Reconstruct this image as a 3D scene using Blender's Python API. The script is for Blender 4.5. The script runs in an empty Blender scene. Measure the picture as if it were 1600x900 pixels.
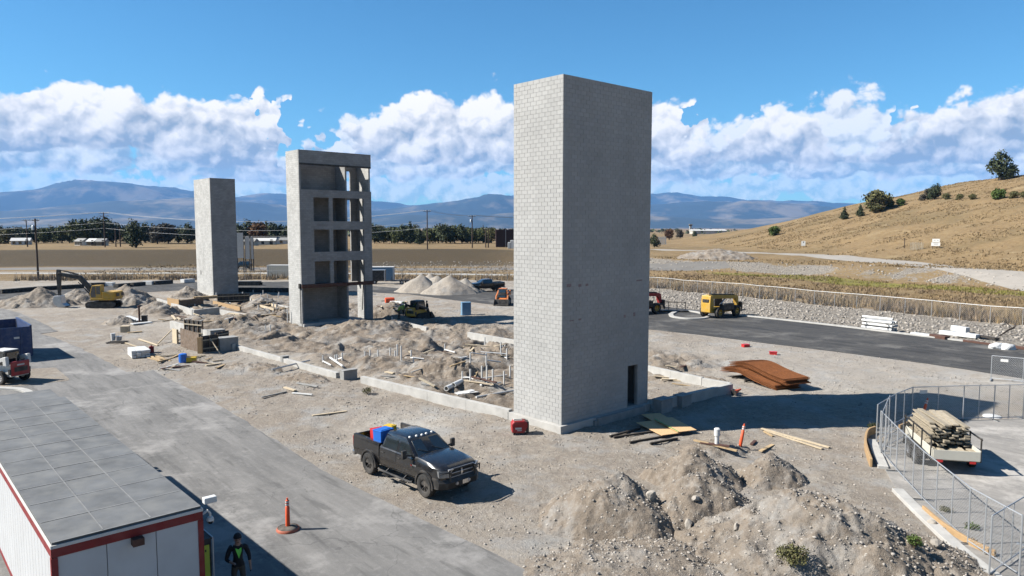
import bpy, bmesh, math, random
import numpy as np
from mathutils import Vector, Matrix, Euler, noise as mnoise

scene = bpy.context.scene
COL = scene.collection
rad = math.radians
random.seed(7)
RNG = np.random.default_rng(7)

# ------------------------------------------------------------------ camera
CAM_H, FPX, PITCH = 10.0, 1131.3, 0.0832
cd = bpy.data.cameras.new('camera'); cam = bpy.data.objects.new('camera', cd); COL.objects.link(cam)
cam.location = (0, 0, CAM_H); cam.rotation_euler = (math.pi/2-PITCH, 0, 0)
cd.sensor_width = 36; cd.lens = 36*FPX/1600; cd.clip_start = .1; cd.clip_end = 90000
scene.camera = cam
scene.render.resolution_x, scene.render.resolution_y = 1024, 576

# ------------------------------------------------------------------ light
SUN_EL, SUN_TRAVEL = rad(40.0), rad(4.0)        # light travels towards +X, a little towards +Y
sd = bpy.data.lights.new('sun', 'SUN'); sun = bpy.data.objects.new('sun', sd); COL.objects.link(sun)
sd.energy = 5.0; sd.angle = rad(.53); sd.color = (1, .955, .88)
ldir = Vector((math.cos(SUN_EL)*math.cos(SUN_TRAVEL), math.cos(SUN_EL)*math.sin(SUN_TRAVEL), -math.sin(SUN_EL)))
sun.rotation_euler = ldir.to_track_quat('-Z', 'Y').to_euler(); sun.location = (-60, -5, 60)
scene.view_settings.view_transform = 'Standard'; scene.view_settings.look = 'None'
scene.view_settings.gamma = 1; scene.view_settings.exposure = EXPOSURE = 1.45

# ------------------------------------------------------------------ sky with cumulus
world = bpy.data.worlds.new('World'); scene.world = world; world.use_nodes = True
def build_world():
    nt = world.node_tree; N = nt.nodes; L = nt.links; N.clear()
    def node(t, **k):
        n = N.new(t)
        for a, b in k.items(): setattr(n, a, b)
        return n
    def put(s, v):
        if isinstance(v, bpy.types.NodeSocket): L.new(v, s)
        else: s.default_value = v
    def math_(op, a, b=0.0, c=0.0, clamp=False):
        n = node('ShaderNodeMath', operation=op, use_clamp=clamp); put(n.inputs[0], a); put(n.inputs[1], b)
        if op in ('MULTIPLY_ADD', 'SMOOTH_MIN', 'SMOOTH_MAX'): put(n.inputs[2], c)
        return n.outputs[0]
    def vmath(op, a, b):
        n = node('ShaderNodeVectorMath', operation=op); put(n.inputs[0], a)
        if op == 'SCALE': put(n.inputs[3], b)
        else: put(n.inputs[1], b)
        return n.outputs[0]
    def mapr(v, a, b, c, d, smooth=True):
        n = node('ShaderNodeMapRange', interpolation_type='SMOOTHSTEP' if smooth else 'LINEAR')
        put(n.inputs[0], v)
        for i, q in enumerate((a, b, c, d)): put(n.inputs[i+1], q)
        return n.outputs[0]
    def mix(f, a, b):
        n = node('ShaderNodeMix', data_type='RGBA'); put(n.inputs[0], f); put(n.inputs[6], a); put(n.inputs[7], b); return n.outputs[2]
    sky = node('ShaderNodeTexSky', sky_type='NISHITA'); sky.sun_disc = False
    sky.sun_elevation = SUN_EL; sky.sun_rotation = rad(270)-SUN_TRAVEL
    sky.altitude = 900; sky.air_density = 1.0; sky.dust_density = .35; sky.ozone_density = 1.2
    hsv = node('ShaderNodeHueSaturation'); hsv.inputs['Saturation'].default_value = 1.18; hsv.inputs['Value'].default_value = 1.0
    L.new(sky.outputs[0], hsv.inputs['Color'])
    skyc = vmath('SCALE', vmath('MULTIPLY', hsv.outputs[0], (.58, .95, 1.04)), SKY_STRENGTH)
    tc = node('ShaderNodeTexCoord'); D = tc.outputs['Generated']
    sx = node('ShaderNodeSeparateXYZ'); L.new(D, sx.inputs[0])
    az = math_('ARCTAN2', sx.outputs[0], sx.outputs[1]); el = math_('ARCSINE', sx.outputs[2])
    def vec(x, y, z=0.0):
        n = node('ShaderNodeCombineXYZ')
        for i, q in enumerate((x, y, z)): put(n.inputs[i], q)
        return n.outputs[0]
    P0 = vec(az, math_('MULTIPLY', el, 1.15))
    warp = node('ShaderNodeTexNoise', noise_dimensions='2D'); warp.inputs['Scale'].default_value = 22; warp.inputs['Detail'].default_value = 3; warp.inputs['Roughness'].default_value = .6
    L.new(P0, warp.inputs['Vector'])
    PW = vmath('ADD', P0, vmath('SCALE', vmath('SUBTRACT', warp.outputs['Color'], (.5, .5, .5)), .020))
    def billow(P, scale, seed):
        """puffy cumulus relief: round cells in several octaves over a smooth noise"""
        Q = vmath('ADD', P, (seed, seed*.37, 0))
        v = node('ShaderNodeTexVoronoi', feature='F1', voronoi_dimensions='2D', normalize=True); v.inputs['Scale'].default_value = scale
        v.inputs['Detail'].default_value = 3.0; v.inputs['Roughness'].default_value = .5; v.inputs['Lacunarity'].default_value = 2.2
        L.new(Q, v.inputs['Vector'])
        n = node('ShaderNodeTexNoise', noise_dimensions='2D'); n.inputs['Scale'].default_value = scale*.42; n.inputs['Detail'].default_value = 8; n.inputs['Roughness'].default_value = .62
        L.new(Q, n.inputs['Vector'])
        return math_('ADD', math_('MULTIPLY', math_('SUBTRACT', .42, v.outputs['Distance']), 1.7), math_('MULTIPLY', math_('SUBTRACT', n.outputs['Fac'], .5), .62))
    wsep = node('ShaderNodeSeparateColor'); L.new(warp.outputs['Color'], wsep.inputs[0])
    az2 = math_('MULTIPLY_ADD', math_('SUBTRACT', wsep.outputs[1], .5), .15, az)
    tn = math_('TANGENT', math_('MINIMUM', math_('MAXIMUM', az2, -1.05), 1.05))
    u = mapr(tn, -1.75, 1.75, 0, 1, False)
    lown = node('ShaderNodeTexNoise', noise_dimensions='2D'); lown.inputs['Scale'].default_value = 7; lown.inputs['Detail'].default_value = 2
    L.new(P0, lown.inputs['Vector']); low = lown.outputs['Fac']
    low2n = node('ShaderNodeTexNoise', noise_dimensions='2D'); low2n.inputs['Scale'].default_value = 11; low2n.inputs['Detail'].default_value = 3; low2n.inputs['Roughness'].default_value = .6
    L.new(PW, low2n.inputs['Vector']); low2 = low2n.outputs['Fac']
    def layer(base_col, pts, base, scale, seed, thick, dark, light, haze, opacity=1.0, depth=.07, soft=.10):
        # pts: cloud-top elevation over tan(azimuth); base: elevation of the flat cloud base
        fc = node('ShaderNodeFloatCurve'); cv = fc.mapping.curves[0]
        fc.mapping.use_clip = False
        pp = [((x+1.75)/3.5, y*4) for x, y in pts]
        while len(cv.points) < len(pp): cv.points.new(.5, .5)
        for q, (x, y) in zip(cv.points, pp): q.location = (x, y); q.handle_type = 'AUTO'
        fc.mapping.update(); L.new(u, fc.inputs['Value'])
        top = math_('MULTIPLY', fc.outputs[0], .25)
        b0 = billow(PW, scale, seed)
        b1 = billow(vmath('ADD', PW, (-.0075, .0105, 0)), scale, seed)       # a step towards the sun
        up = math_('MULTIPLY', math_('SUBTRACT', top, el), 1/thick)
        dn = math_('MULTIPLY', math_('SUBTRACT', el, math_('MULTIPLY_ADD', low, .05, base-.025)), 1/.02)
        d = math_('ADD', math_('MULTIPLY_ADD', low2, .8, math_('SUBTRACT', b0, .40)), math_('MINIMUM', math_('MINIMUM', up, dn), .85))
        m = math_('MULTIPLY', mapr(d, 0, soft, 0, 1), opacity)
        hrel = mapr(math_('ADD', math_('SUBTRACT', el, base), math_('MULTIPLY', b0, .02)), -.01, depth, 0, 1, False)
        lit = math_('MULTIPLY_ADD', math_('SUBTRACT', b0, b1), 1.35, math_('MULTIPLY_ADD', hrel, .86, .0))
        edge = mapr(d, 0, .4, .20, 0)
        lit = math_('ADD', math_('MULTIPLY_ADD', low2, .9, math_('SUBTRACT', lit, .45)), edge)
        col = mix(mapr(lit, -.04, .86, 0, 1, False), dark, light)
        col = mix(haze, col, skyc)
        return mix(m, base_col, col)
    K = SKY_STRENGTH*10
    c = skyc
    W = (1.0*CLOUD, .93*CLOUD, .85*CLOUD, 1); G1 = (.29*CLOUD, .33*CLOUD, .37*CLOUD, 1); G2 = (.42*CLOUD, .50*CLOUD, .57*CLOUD, 1)
    px = lambda x, y: ((x-800)/FPX, (356-y)/math.hypot(FPX, x-800))
    # far low bank, then mid bank, then the big heaps
    c = layer(c, [(-1.75, .075)]+[px(*q) for q in ((0, 262), (110, 258), (250, 278), (400, 262), (560, 278), (690, 270), (800, 280), (1040, 268), (1140, 276), (1260, 262), (1400, 252), (1500, 258), (1600, 250))]+[(1.75, .08)],
              .036, 46, 3.1, .035, G2, W, .28, .85, .035, .28)
    c = layer(c, [(-1.75, .11)]+[px(*q) for q in ((0, 225), (150, 220), (300, 225), (430, 225), (470, 245), (520, 195), (640, 190), (800, 200), (1020, 210), (1150, 205), (1240, 178), (1330, 160), (1390, 165), (1420, 235), (1500, 215), (1600, 200))]+[(1.75, .12)],
              .066, 26, 8.7, .045, G1, W, .10, .92, .055, .28)
    c = layer(c, [(-1.75, .13)]+[px(*q) for q in ((-150, 160), (0, 160), (60, 135), (120, 130), (190, 150), (260, 160), (330, 165), (400, 168), (440, 190), (462, 290), (500, 290), (560, 215), (640, 170), (720, 155), (800, 162), (900, 170), (1020, 168), (1070, 180), (1100, 240), (1160, 192), (1240, 190), (1290, 225), (1345, 255), (1385, 200), (1450, 188), (1520, 166), (1600, 152), (1700, 160))]+[(1.75, .14)],
              .085, 19, 1.3, .042, G1, W, .02, 1.0, .080, .24)
    bg = node('ShaderNodeBackground'); bg.inputs['Strength'].default_value = 1.0
    L.new(c, bg.inputs['Color'])
    out = node('ShaderNodeOutputWorld'); L.new(bg.outputs[0], out.inputs[0])
SKY_STRENGTH, CLOUD = .050, .48
build_world()

# ------------------------------------------------------------------ helpers
def G(px, py, z=0.0):
    """point of the photograph -> place on the plane z"""
    u = (px-800)/FPX; v = -(py-450)/FPX; c, s = math.cos(PITCH), math.sin(PITCH)
    dx, dy, dz = u, c+v*s, -s+v*c; t = (z-CAM_H)/dz
    return Vector((dx*t, dy*t, z))
def pxm(p):  return FPX/(p[1]*math.cos(PITCH)+(CAM_H-p[2])*math.sin(PITCH))
YAW = .7356
AX = Vector((math.cos(YAW), math.sin(YAW), 0)); BX = Vector((-math.sin(YAW), math.cos(YAW), 0))

class MB:
    def __init__(s): s.v = []; s.f = []; s.m = []; s.cur = 0
    def mat(s, i): s.cur = i; return s
    def add(s, vs, fs):
        o = len(s.v); s.v += [tuple(p) for p in vs]
        for f in fs: s.f.append(tuple(o+i for i in f)); s.m.append(s.cur)
        return s
    def box(s, c, d, R=None, taper=1.0, taper_y=None):
        x, y, z = d[0]/2, d[1]/2, d[2]/2; ty = taper if taper_y is None else taper_y
        P = [(-x, -y, -z), (x, -y, -z), (x, y, -z), (-x, y, -z), (-x*taper, -y*ty, z), (x*taper, -y*ty, z), (x*taper, y*ty, z), (-x*taper, y*ty, z)]
        if R is not None:
            if not isinstance(R, Matrix): R = Matrix.Rotation(R, 3, 'Z')
            P = [R @ Vector(p) for p in P]
        P = [(p[0]+c[0], p[1]+c[1], p[2]+c[2]) for p in P]
        return s.add(P, [(3, 2, 1, 0), (4, 5, 6, 7), (0, 1, 5, 4), (1, 2, 6, 5), (2, 3, 7, 6), (3, 0, 4, 7)])
    def bar(s, p0, p1, w, h=None, up=(0, 0, 1)):
        p0, p1 = Vector(p0), Vector(p1); d = (p1-p0); l = d.length; d = d/l
        u = Vector(up)
        if abs(d.dot(u)) > .99: u = Vector((0, 1, 0))
        sdir = d.cross(u).normalized(); u2 = sdir.cross(d); R = Matrix((d, sdir, u2)).transposed()
        return s.box((p0+p1)/2, (l, w, h or w), R)
    def tube(s, pts, r, n=8, cap=True):
        pts = [Vector(p) for p in pts]; rs = r if isinstance(r, (list, tuple)) else [r]*len(pts)
        o = len(s.v); ref = None
        for i, p in enumerate(pts):
            d = (pts[min(i+1, len(pts)-1)]-pts[max(i-1, 0)]).normalized()
            if ref is None or abs(d.dot(ref)) > .95: ref = Vector((0, 0, 1)) if abs(d.z) < .9 else Vector((0, 1, 0))
            a = d.cross(ref).normalized(); b = a.cross(d)
            for k in range(n):
                t = 2*math.pi*k/n; s.v.append(tuple(p+(a*math.cos(t)+b*math.sin(t))*rs[i]))
        for i in range(len(pts)-1):
            for k in range(n):
                k2 = (k+1) % n
                s.f.append((o+i*n+k, o+i*n+k2, o+(i+1)*n+k2, o+(i+1)*n+k)); s.m.append(s.cur)
        if cap:
            s.f.append(tuple(o+k for k in reversed(range(n)))); s.m.append(s.cur)
            e = o+(len(pts)-1)*n; s.f.append(tuple(e+k for k in range(n))); s.m.append(s.cur)
        return s
    def lathe(s, prof, c=(0, 0, 0), axis='Z', n=16, close=False):
        """prof: (radius, height) pairs turned round an axis"""
        o = len(s.v); m = len(prof)
        for k in range(n):
            t = 2*math.pi*k/n; ct, st = math.cos(t), math.sin(t)
            for r, h in prof:
                p = (r*ct, r*st, h) if axis == 'Z' else ((r*ct, h, r*st) if axis == 'Y' else (h, r*ct, r*st))
                s.v.append((p[0]+c[0], p[1]+c[1], p[2]+c[2]))
        for k in range(n):
            k2 = (k+1) % n
            for i in range(m-1+(1 if close else 0)):
                j = (i+1) % m
                s.f.append((o+k*m+i, o+k2*m+i, o+k2*m+j, o+k*m+j)); s.m.append(s.cur)
        return s
    def prism(s, poly, z0, z1, frame=None):
        """polygon in a plane pushed from z0 to z1; frame = (origin, u, v, w)"""
        n = len(poly)
        if frame is None: f3 = lambda a, b, c: (a, b, c)
        else:
            O, U, V, Wv = [Vector(q) for q in frame]; f3 = lambda a, b, c: tuple(O+U*a+V*b+Wv*c)
        P = [f3(a, b, z0) for a, b in poly]+[f3(a, b, z1) for a, b in poly]
        return s.add(P, [tuple(reversed(range(n))), tuple(range(n, 2*n))]+[(i, (i+1) % n, n+(i+1) % n, n+i) for i in range(n)])
    def side(s, poly, y0, y1): # polygon in x-z pushed along y
        return s.prism(poly, y0, y1, ((0, 0, 0), (1, 0, 0), (0, 0, 1), (0, 1, 0)))
    def loft(s, rings, cap=True, closed=True):
        o = len(s.v); n = len(rings[0])
        for r in rings: s.v += [tuple(p) for p in r]
        for i in range(len(rings)-1):
            for k in range(n if closed else n-1):
                k2 = (k+1) % n; s.f.append((o+i*n+k, o+i*n+k2, o+(i+1)*n+k2, o+(i+1)*n+k)); s.m.append(s.cur)
        if cap:
            s.f.append(tuple(o+k for k in reversed(range(n)))); s.m.append(s.cur)
            e = o+(len(rings)-1)*n; s.f.append(tuple(e+k for k in range(n))); s.m.append(s.cur)
        return s
    def mesh(s, name, mats, smooth=None, fix=True):
        me = bpy.data.meshes.new(name); me.from_pydata(s.v, [], s.f)
        mats = mats if isinstance(mats, (list, tuple)) else [mats]
        for m in mats: me.materials.append(MAT[m] if isinstance(m, str) else m)
        if len(mats) > 1: me.polygons.foreach_set('material_index', s.m)
        if fix:
            bm = bmesh.new(); bm.from_mesh(me); bmesh.ops.recalc_face_normals(bm, faces=bm.faces); bm.to_mesh(me); bm.free()
        if smooth is not None:
            me.polygons.foreach_set('use_smooth', [True]*len(me.polygons)); me.set_sharp_from_angle(angle=rad(smooth))
        me.update(); return me
    def build(s, name, mats, parent=None, smooth=None, bevel=0, label=None, fix=True):
        o = bpy.data.objects.new(name, s.mesh(name, mats, smooth, fix)); COL.objects.link(o)
        if parent is not None: o.parent = parent
        if bevel:
            b = o.modifiers.new('bevel', 'BEVEL'); b.width = bevel; b.segments = 2; b.limit_method = 'ANGLE'; b.angle_limit = rad(40)
        if label: o['label'] = label
        return o
def tag(o, label, cat, group=None):
    o['label'] = label; o['category'] = cat
    if group: o['group'] = group
    return o
def thing(name, label, cat, loc=(0, 0, 0), rz=0, group=None):
    o = bpy.data.objects.new(name, None); COL.objects.link(o); o.empty_display_size = .2
    o.location = loc; o.rotation_euler = (0, 0, rz); return tag(o, label, cat, group)
def kind(o, k): o['kind'] = k; return o
def linked(name, me, parent=None, loc=(0, 0, 0), rz=0, scale=1):
    o = bpy.data.objects.new(name, me); COL.objects.link(o); o.location = loc; o.rotation_euler = (0, 0, rz)
    o.scale = (scale,)*3 if not isinstance(scale, (tuple, list)) else scale
    if parent is not None: o.parent = parent
    return o
def copy_tree(o, parent=None):
    c = o.copy(); COL.objects.link(c)
    if parent is not None: c.parent = parent
    for ch in list(o.children): copy_tree(ch, c)
    return c

# ------------------------------------------------------------------ materials
MAT = {}
ALB = .58          # real surfaces are darker than they look in a sunny picture
def M(name, col, rough=.7, metal=0, var=.12, scale=3., bump=0., bscale=30., dust=0., dustcol=(.36, .31, .26), spec=.4, coat=0, island=0., detail=6):
    m = bpy.data.materials.new(name); m.use_nodes = True; nt = m.node_tree; N = nt.nodes; L = nt.links
    b = N['Principled BSDF']; b.inputs['Roughness'].default_value = rough; b.inputs['Metallic'].default_value = metal
    b.inputs['Specular IOR Level'].default_value = spec
    if coat: b.inputs['Coat Weight'].default_value = coat; b.inputs['Coat Roughness'].default_value = .06
    tc = N.new('ShaderNodeTexCoord')
    n = N.new('ShaderNodeTexNoise'); n.inputs['Scale'].default_value = scale; n.inputs['Detail'].default_value = detail; n.inputs['Roughness'].default_value = .6
    L.new(tc.outputs['Object'], n.inputs['Vector'])
    mr = N.new('ShaderNodeMapRange'); mr.inputs[1].default_value = .3; mr.inputs[2].default_value = .7; mr.inputs[3].default_value = 1-var; mr.inputs[4].default_value = 1+var
    L.new(n.outputs['Fac'], mr.inputs[0])
    val = mr.outputs[0]
    if island:
        g = N.new('ShaderNodeNewGeometry'); oi = N.new('ShaderNodeObjectInfo')
        ad = N.new('ShaderNodeMath'); ad.operation = 'ADD'; L.new(g.outputs['Random Per Island'], ad.inputs[0]); L.new(oi.outputs['Random'], ad.inputs[1])
        fr = N.new('ShaderNodeMath'); fr.operation = 'FRACT'; L.new(ad.outputs[0], fr.inputs[0])
        m2 = N.new('ShaderNodeMapRange'); m2.inputs[3].default_value = 1-island; m2.inputs[4].default_value = 1+island; L.new(fr.outputs[0], m2.inputs[0])
        mu = N.new('ShaderNodeMath'); mu.operation = 'MULTIPLY'; L.new(val, mu.inputs[0]); L.new(m2.outputs[0], mu.inputs[1]); val = mu.outputs[0]
    vm = N.new('ShaderNodeVectorMath'); vm.operation = 'SCALE'; vm.inputs[0].default_value = [q*(1 if metal > .5 else ALB) for q in col[:3]]; L.new(val, vm.inputs[3])
    c = vm.outputs[0]
    if dust:
        n2 = N.new('ShaderNodeTexNoise'); n2.inputs['Scale'].default_value = scale*.6+1.3; n2.inputs['Detail'].default_value = 7; L.new(tc.outputs['Object'], n2.inputs['Vector'])
        m3 = N.new('ShaderNodeMapRange'); m3.inputs[1].default_value = .42; m3.inputs[2].default_value = .72; m3.inputs[4].default_value = dust; L.new(n2.outputs['Fac'], m3.inputs[0])
        mx = N.new('ShaderNodeMix'); mx.data_type = 'RGBA'; L.new(m3.outputs[0], mx.inputs[0]); L.new(c, mx.inputs[6]); mx.inputs[7].default_value = (*[q*ALB for q in dustcol], 1); c = mx.outputs[2]
        m4 = N.new('ShaderNodeMapRange'); m4.inputs[3].default_value = rough; m4.inputs[4].default_value = .9; L.new(m3.outputs[0], m4.inputs[0]); L.new(m4.outputs[0], b.inputs['Roughness'])
    L.new(c, b.inputs['Base Color'])
    if bump:
        n3 = N.new('ShaderNodeTexNoise'); n3.inputs['Scale'].default_value = bscale; n3.inputs['Detail'].default_value = 5; L.new(tc.outputs['Object'], n3.inputs['Vector'])
        bp = N.new('ShaderNodeBump'); bp.inputs['Strength'].default_value = bump; bp.inputs['Distance'].default_value = .03; L.new(n3.outputs['Fac'], bp.inputs['Height']); L.new(bp.outputs[0], b.inputs['Normal'])
    MAT[name] = m; return m
M('concrete', (.50, .485, .455), .88, var=.16, scale=1.6, bump=.25, bscale=22)
M('concrete_grey', (.34, .335, .32), .88, var=.18, scale=2.0, bump=.25, bscale=22)
M('white_paint', (.74, .73, .70), .5, var=.05, dust=.25)
M('white_plastic', (.78, .78, .76), .4, var=.05, dust=.18)
M('black_paint', (.012, .012, .014), .22, var=.2, coat=.6, dust=.10, spec=.5)
M('black_satin', (.02, .02, .021), .5, var=.2, dust=.2)
M('rubber', (.022, .022, .022), .85, var=.25, dust=.45, dustcol=(.16, .14, .12))
M('glass_dark', (.02, .027, .03), .04, var=.1, spec=.9, coat=.8)
M('chrome', (.55, .55, .56), .25, metal=1, var=.06)
M('steel', (.38, .38, .39), .42, metal=.85, var=.12)
M('galvanised', (.34, .35, .36), .5, metal=.6, var=.1, scale=6)
M('dark_steel', (.05, .048, .045), .55, metal=.4, var=.25, dust=.3)
M('rust', (.30, .105, .030), .85, var=.3, scale=6, bump=.3)
M('rust_dark', (.10, .045, .03), .8, var=.3, scale=5)
M('cat_yellow', (.62, .36, .03), .45, var=.1, dust=.35)
M('orange_paint', (.70, .20, .035), .45, var=.1, dust=.3)
M('orange_plastic', (.82, .10, .02), .5, var=.1, dust=.15)
M('red_paint', (.42, .016, .02), .42, var=.1, dust=.2)
M('red_trim', (.25, .012, .014), .6, var=.15, dust=.12)
M('blue_paint', (.015, .05, .16), .5, var=.15, dust=.2)
M('blue_light', (.16, .30, .44), .55, var=.1, dust=.1)
M('blue_plastic', (.02, .16, .62), .4, var=.08)
M('red_plastic', (.60, .03, .03), .4, var=.08)
M('yellow_plastic', (.75, .50, .03), .4, var=.08)
M('hi_vis', (.28, .95, .12), .7, var=.06)
M('hi_vis_yellow', (.55, .72, .12), .7, var=.06)
M('cloth_dark', (.018, .018, .020), .9, var=.2)
M('cloth_brown', (.09, .075, .06), .9, var=.2)
M('skin', (.42, .24, .17), .6, var=.05)
M('wood', (.50, .36, .20), .8, var=.22, scale=7, island=.18)
M('wood_pale', (.60, .49, .34), .8, var=.15, scale=7, island=.12)
M('wood_weathered', (.40, .34, .25), .88, var=.25, scale=6, island=.22)
M('wood_dark', (.055, .045, .036), .85, var=.3, scale=6, island=.2)
M('form_orange', (.46, .30, .15), .75, var=.12, scale=5)
M('osb', (.74, .48, .25), .85, var=.28, scale=26, detail=2)
M('form_black', (.018, .018, .018), .7, var=.3, dust=.3)
M('form_brown', (.15, .10, .065), .8, var=.35, scale=5, dust=.4)
M('pole_wood', (.075, .05, .036), .9, var=.3, scale=5)
M('wire', (.50, .52, .55), .5, metal=.3, var=.02)
M('sign_green', (.50, .60, .06), .6, var=.05)
M('black_print', (.015, .015, .015), .7, var=.05)
M('trailer_panel', (.62, .63, .64), .5, var=.05, scale=1.2, dust=.12)
M('container_cream', (.66, .63, .54), .6, var=.06, dust=.15)
M('brown_panel', (.055, .024, .018), .7, var=.2)
M('paint_red_mark', (.33, .245, .24), .9, var=.3, scale=10)
M('green_paint', (.10, .36, .08), .7, var=.1)
M('lamp_white', (.85, .85, .82), .2, var=.02)
M('bark', (.07, .052, .038), .95, var=.3, scale=6)
# ------------------------------------------------------------------ terrain
def hash2(ix, iy, seed):
    h = (ix.astype(np.int64)*374761393+iy.astype(np.int64)*668265263+seed*1442695041) & 0x7fffffff
    h = ((h ^ (h >> 13))*1274126177) & 0x7fffffff
    return ((h ^ (h >> 16)) & 0xffff)/65535.0
def vnoise(x, y, seed=0):
    ix, iy = np.floor(x), np.floor(y); fx, fy = x-ix, y-iy
    fx = fx*fx*fx*(fx*(fx*6-15)+10); fy = fy*fy*fy*(fy*(fy*6-15)+10)
    a = hash2(ix, iy, seed); b = hash2(ix+1, iy, seed); c = hash2(ix, iy+1, seed); d = hash2(ix+1, iy+1, seed)
    return (a+(b-a)*fx)+((c+(d-c)*fx)-(a+(b-a)*fx))*fy
def fbm(x, y, seed=0, octv=5, gain=.5, lac=2.03):
    t = 0; a = 1; n = 0
    for i in range(octv): t = t+a*(vnoise(x*lac**i+i*17.3, y*lac**i-i*9.1, seed+i)-.5); n += a; a *= gain
    return t/n*2
def ridged(x, y, seed=0, octv=5):
    t = 0; a = 1; n = 0
    for i in range(octv): t = t+a*(1-abs(2*vnoise(x*2.1**i+i*5.7, y*2.1**i+i*3.3, seed+i)-1)); n += a; a *= .5
    return t/n
def sstep(a, b, x): t = np.clip((x-a)/(b-a), 0, 1); return t*t*(3-2*t)
def seg_signed(x, y, pts):
    best = np.full(x.shape, 1e18); sign = np.ones(x.shape)
    for (x0, y0), (x1, y1) in zip(pts[:-1], pts[1:]):
        dx, dy = x1-x0, y1-y0; t = np.clip(((x-x0)*dx+(y-y0)*dy)/(dx*dx+dy*dy), 0, 1)
        d = (x-x0-t*dx)**2+(y-y0-t*dy)**2; c = dx*(y-y0)-dy*(x-x0); u = d < best-1e-9
        sign = np.where(u, np.sign(c), sign); best = np.where(u, d, best)
    return np.sqrt(best)*sign
def poly_sd(x, y, poly):
    """signed distance to a polygon, negative inside"""
    best = np.full(x.shape, 1e18); inside = np.zeros(x.shape, bool); n = len(poly)
    for i in range(n):
        (x0, y0), (x1, y1) = poly[i], poly[(i+1) % n]; dx, dy = x1-x0, y1-y0
        t = np.clip(((x-x0)*dx+(y-y0)*dy)/(dx*dx+dy*dy+1e-9), 0, 1)
        best = np.minimum(best, (x-x0-t*dx)**2+(y-y0-t*dy)**2)
        c = (y0 > y) != (y1 > y)
        inside ^= c & (x < (x1-x0)*(y-y0)/np.where(y1 == y0, 1e-9, y1-y0)+x0)
    return np.sqrt(best)*np.where(inside, -1, 1)
P2 = lambda pts: [tuple(G(*q)[:2]) for q in pts]
FENCE = [(-420, 120), (-150, 131), (-75, 137), (-24, 139), (2, 135), (24, 119), (41.2, 92), (52, 73.2), (64, 52), (90, 8), (140, -80)]
ROAD_SITE = P2([(-420, 530), (0, 481), (30, 489), (64, 504), (90, 518), (62, 522), (86, 528), (120, 542), (156, 560), (198, 582), (222, 582), (240, 579), (251, 586), (326, 624), (410, 676), (500, 734), (640, 803), (840, 900)])+[(4.2, 16.5), (9, 11), (12, 2), (-60, 2), (-80, 40)]
ROAD_LOOP = P2([(-420, 497), (-150, 470), (0, 457), (150, 449), (300, 442), (450, 440), (583, 447), (640, 452), (736, 456), (800, 452), (900, 457), (1015, 477), (1200, 497), (1400, 520), (1600, 545), (1760, 566)])+[(52, 40), (52, 30), (44, 30)]+P2([(1760, 618), (1600, 592), (1500, 576), (1400, 562), (1300, 549), (1200, 537), (1100, 524), (1015, 515), (900, 496), (804, 479), (760, 475), (692, 467), (640, 460), (583, 457), (440, 452), (300, 453), (100, 463), (0, 470), (-150, 488), (-420, 520)])
PAD = P2([(1378, 700), (1382, 688), (1400, 672), (1500, 658), (1600, 655), (1800, 655)])+[(60, 20), (40, 6), (16, 12)]+P2([(1640, 960), (1545, 893), (1500, 858), (1440, 803), (1400, 765), (1383, 735)])
HX = np.array([-1e5, 84, 92, 106, 132, 159, 212, 260, 330, 1e5]); HZ = np.array([0, 0, .6, 3.2, 9.6, 17.2, 28.6, 33, 36, 36])
F0 = np.array([2.4046, 34.5687])
def terrain(x, y):
    t = seg_signed(x, y, FENCE)
    n1 = fbm(x/7, y/7, 3, 4); n2 = fbm(x/1.7, y/1.7, 11, 5)
    s_ = (x-F0[0])*AX.x+(y-F0[1])*AX.y; t_ = (x-F0[0])*BX.x+(y-F0[1])*BX.y
    work = sstep(-1.2, 1.2, s_)*sstep(26, 20, s_)*sstep(3.0, 5.5, t_)*sstep(88, 78, t_)
    rd = np.minimum(np.minimum(poly_sd(x, y, ROAD_SITE), poly_sd(x, y, ROAD_LOOP)), poly_sd(x, y, PAD))
    free = sstep(.15, 2.0, rd)*(t < 30)
    tr = np.full(x.shape, 9.0)
    for q in (9, 15, 24, 31, 38, 52, 60, 70): tr = np.minimum(tr, abs(t_-q+.25*np.sin(s_*.7+q)))
    for q in (5.0, 11.5, 17.0): tr = np.minimum(tr, abs(s_-q+.25*np.sin(t_*.6+q)))
    trench = sstep(.75, .35, tr)*sstep(.42, .55, vnoise(x/4.5, y/4.5, 91))
    lump = ridged(x/3.1, y/3.1, 5, 5)
    h = free*(n1*.11+n2*.075+work*(n1*.22+(lump-.55)*.48+n2*.32+fbm(x/.45, y/.45, 33, 3)*.12+(ridged(x/1.2, y/1.2, 61, 4)-.55)*.30-trench*.55)+fbm(x/.5, y/.5, 31, 3)*.05)
    h = np.where(rd < .15, 0, h)
    # beyond the boundary fence
    right = sstep(-12, 30, x)
    fade_far = sstep(2500, 900, y)
    up_r = sstep(44, 60, t)*2.2
    up_l = sstep(50, 78, t)*3.6+sstep(1, 12, t)*.0
    h = h+(up_r*right+up_l*(1-right))*sstep(3000, 1500, np.hypot(x, y))
    hill = np.interp(x+fbm(x/60, y/60, 9, 3)*9+(y-200)*.03, HX, HZ)*sstep(520, 330, y)*sstep(1, 30, t)
    h = h+hill+np.where(t > 2, fbm(x/16, y/16, 21, 5)*.5*sstep(2, 30, t)*np.where(right > .4, 1, .35), 0)
    return h, t, work, rd
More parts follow.
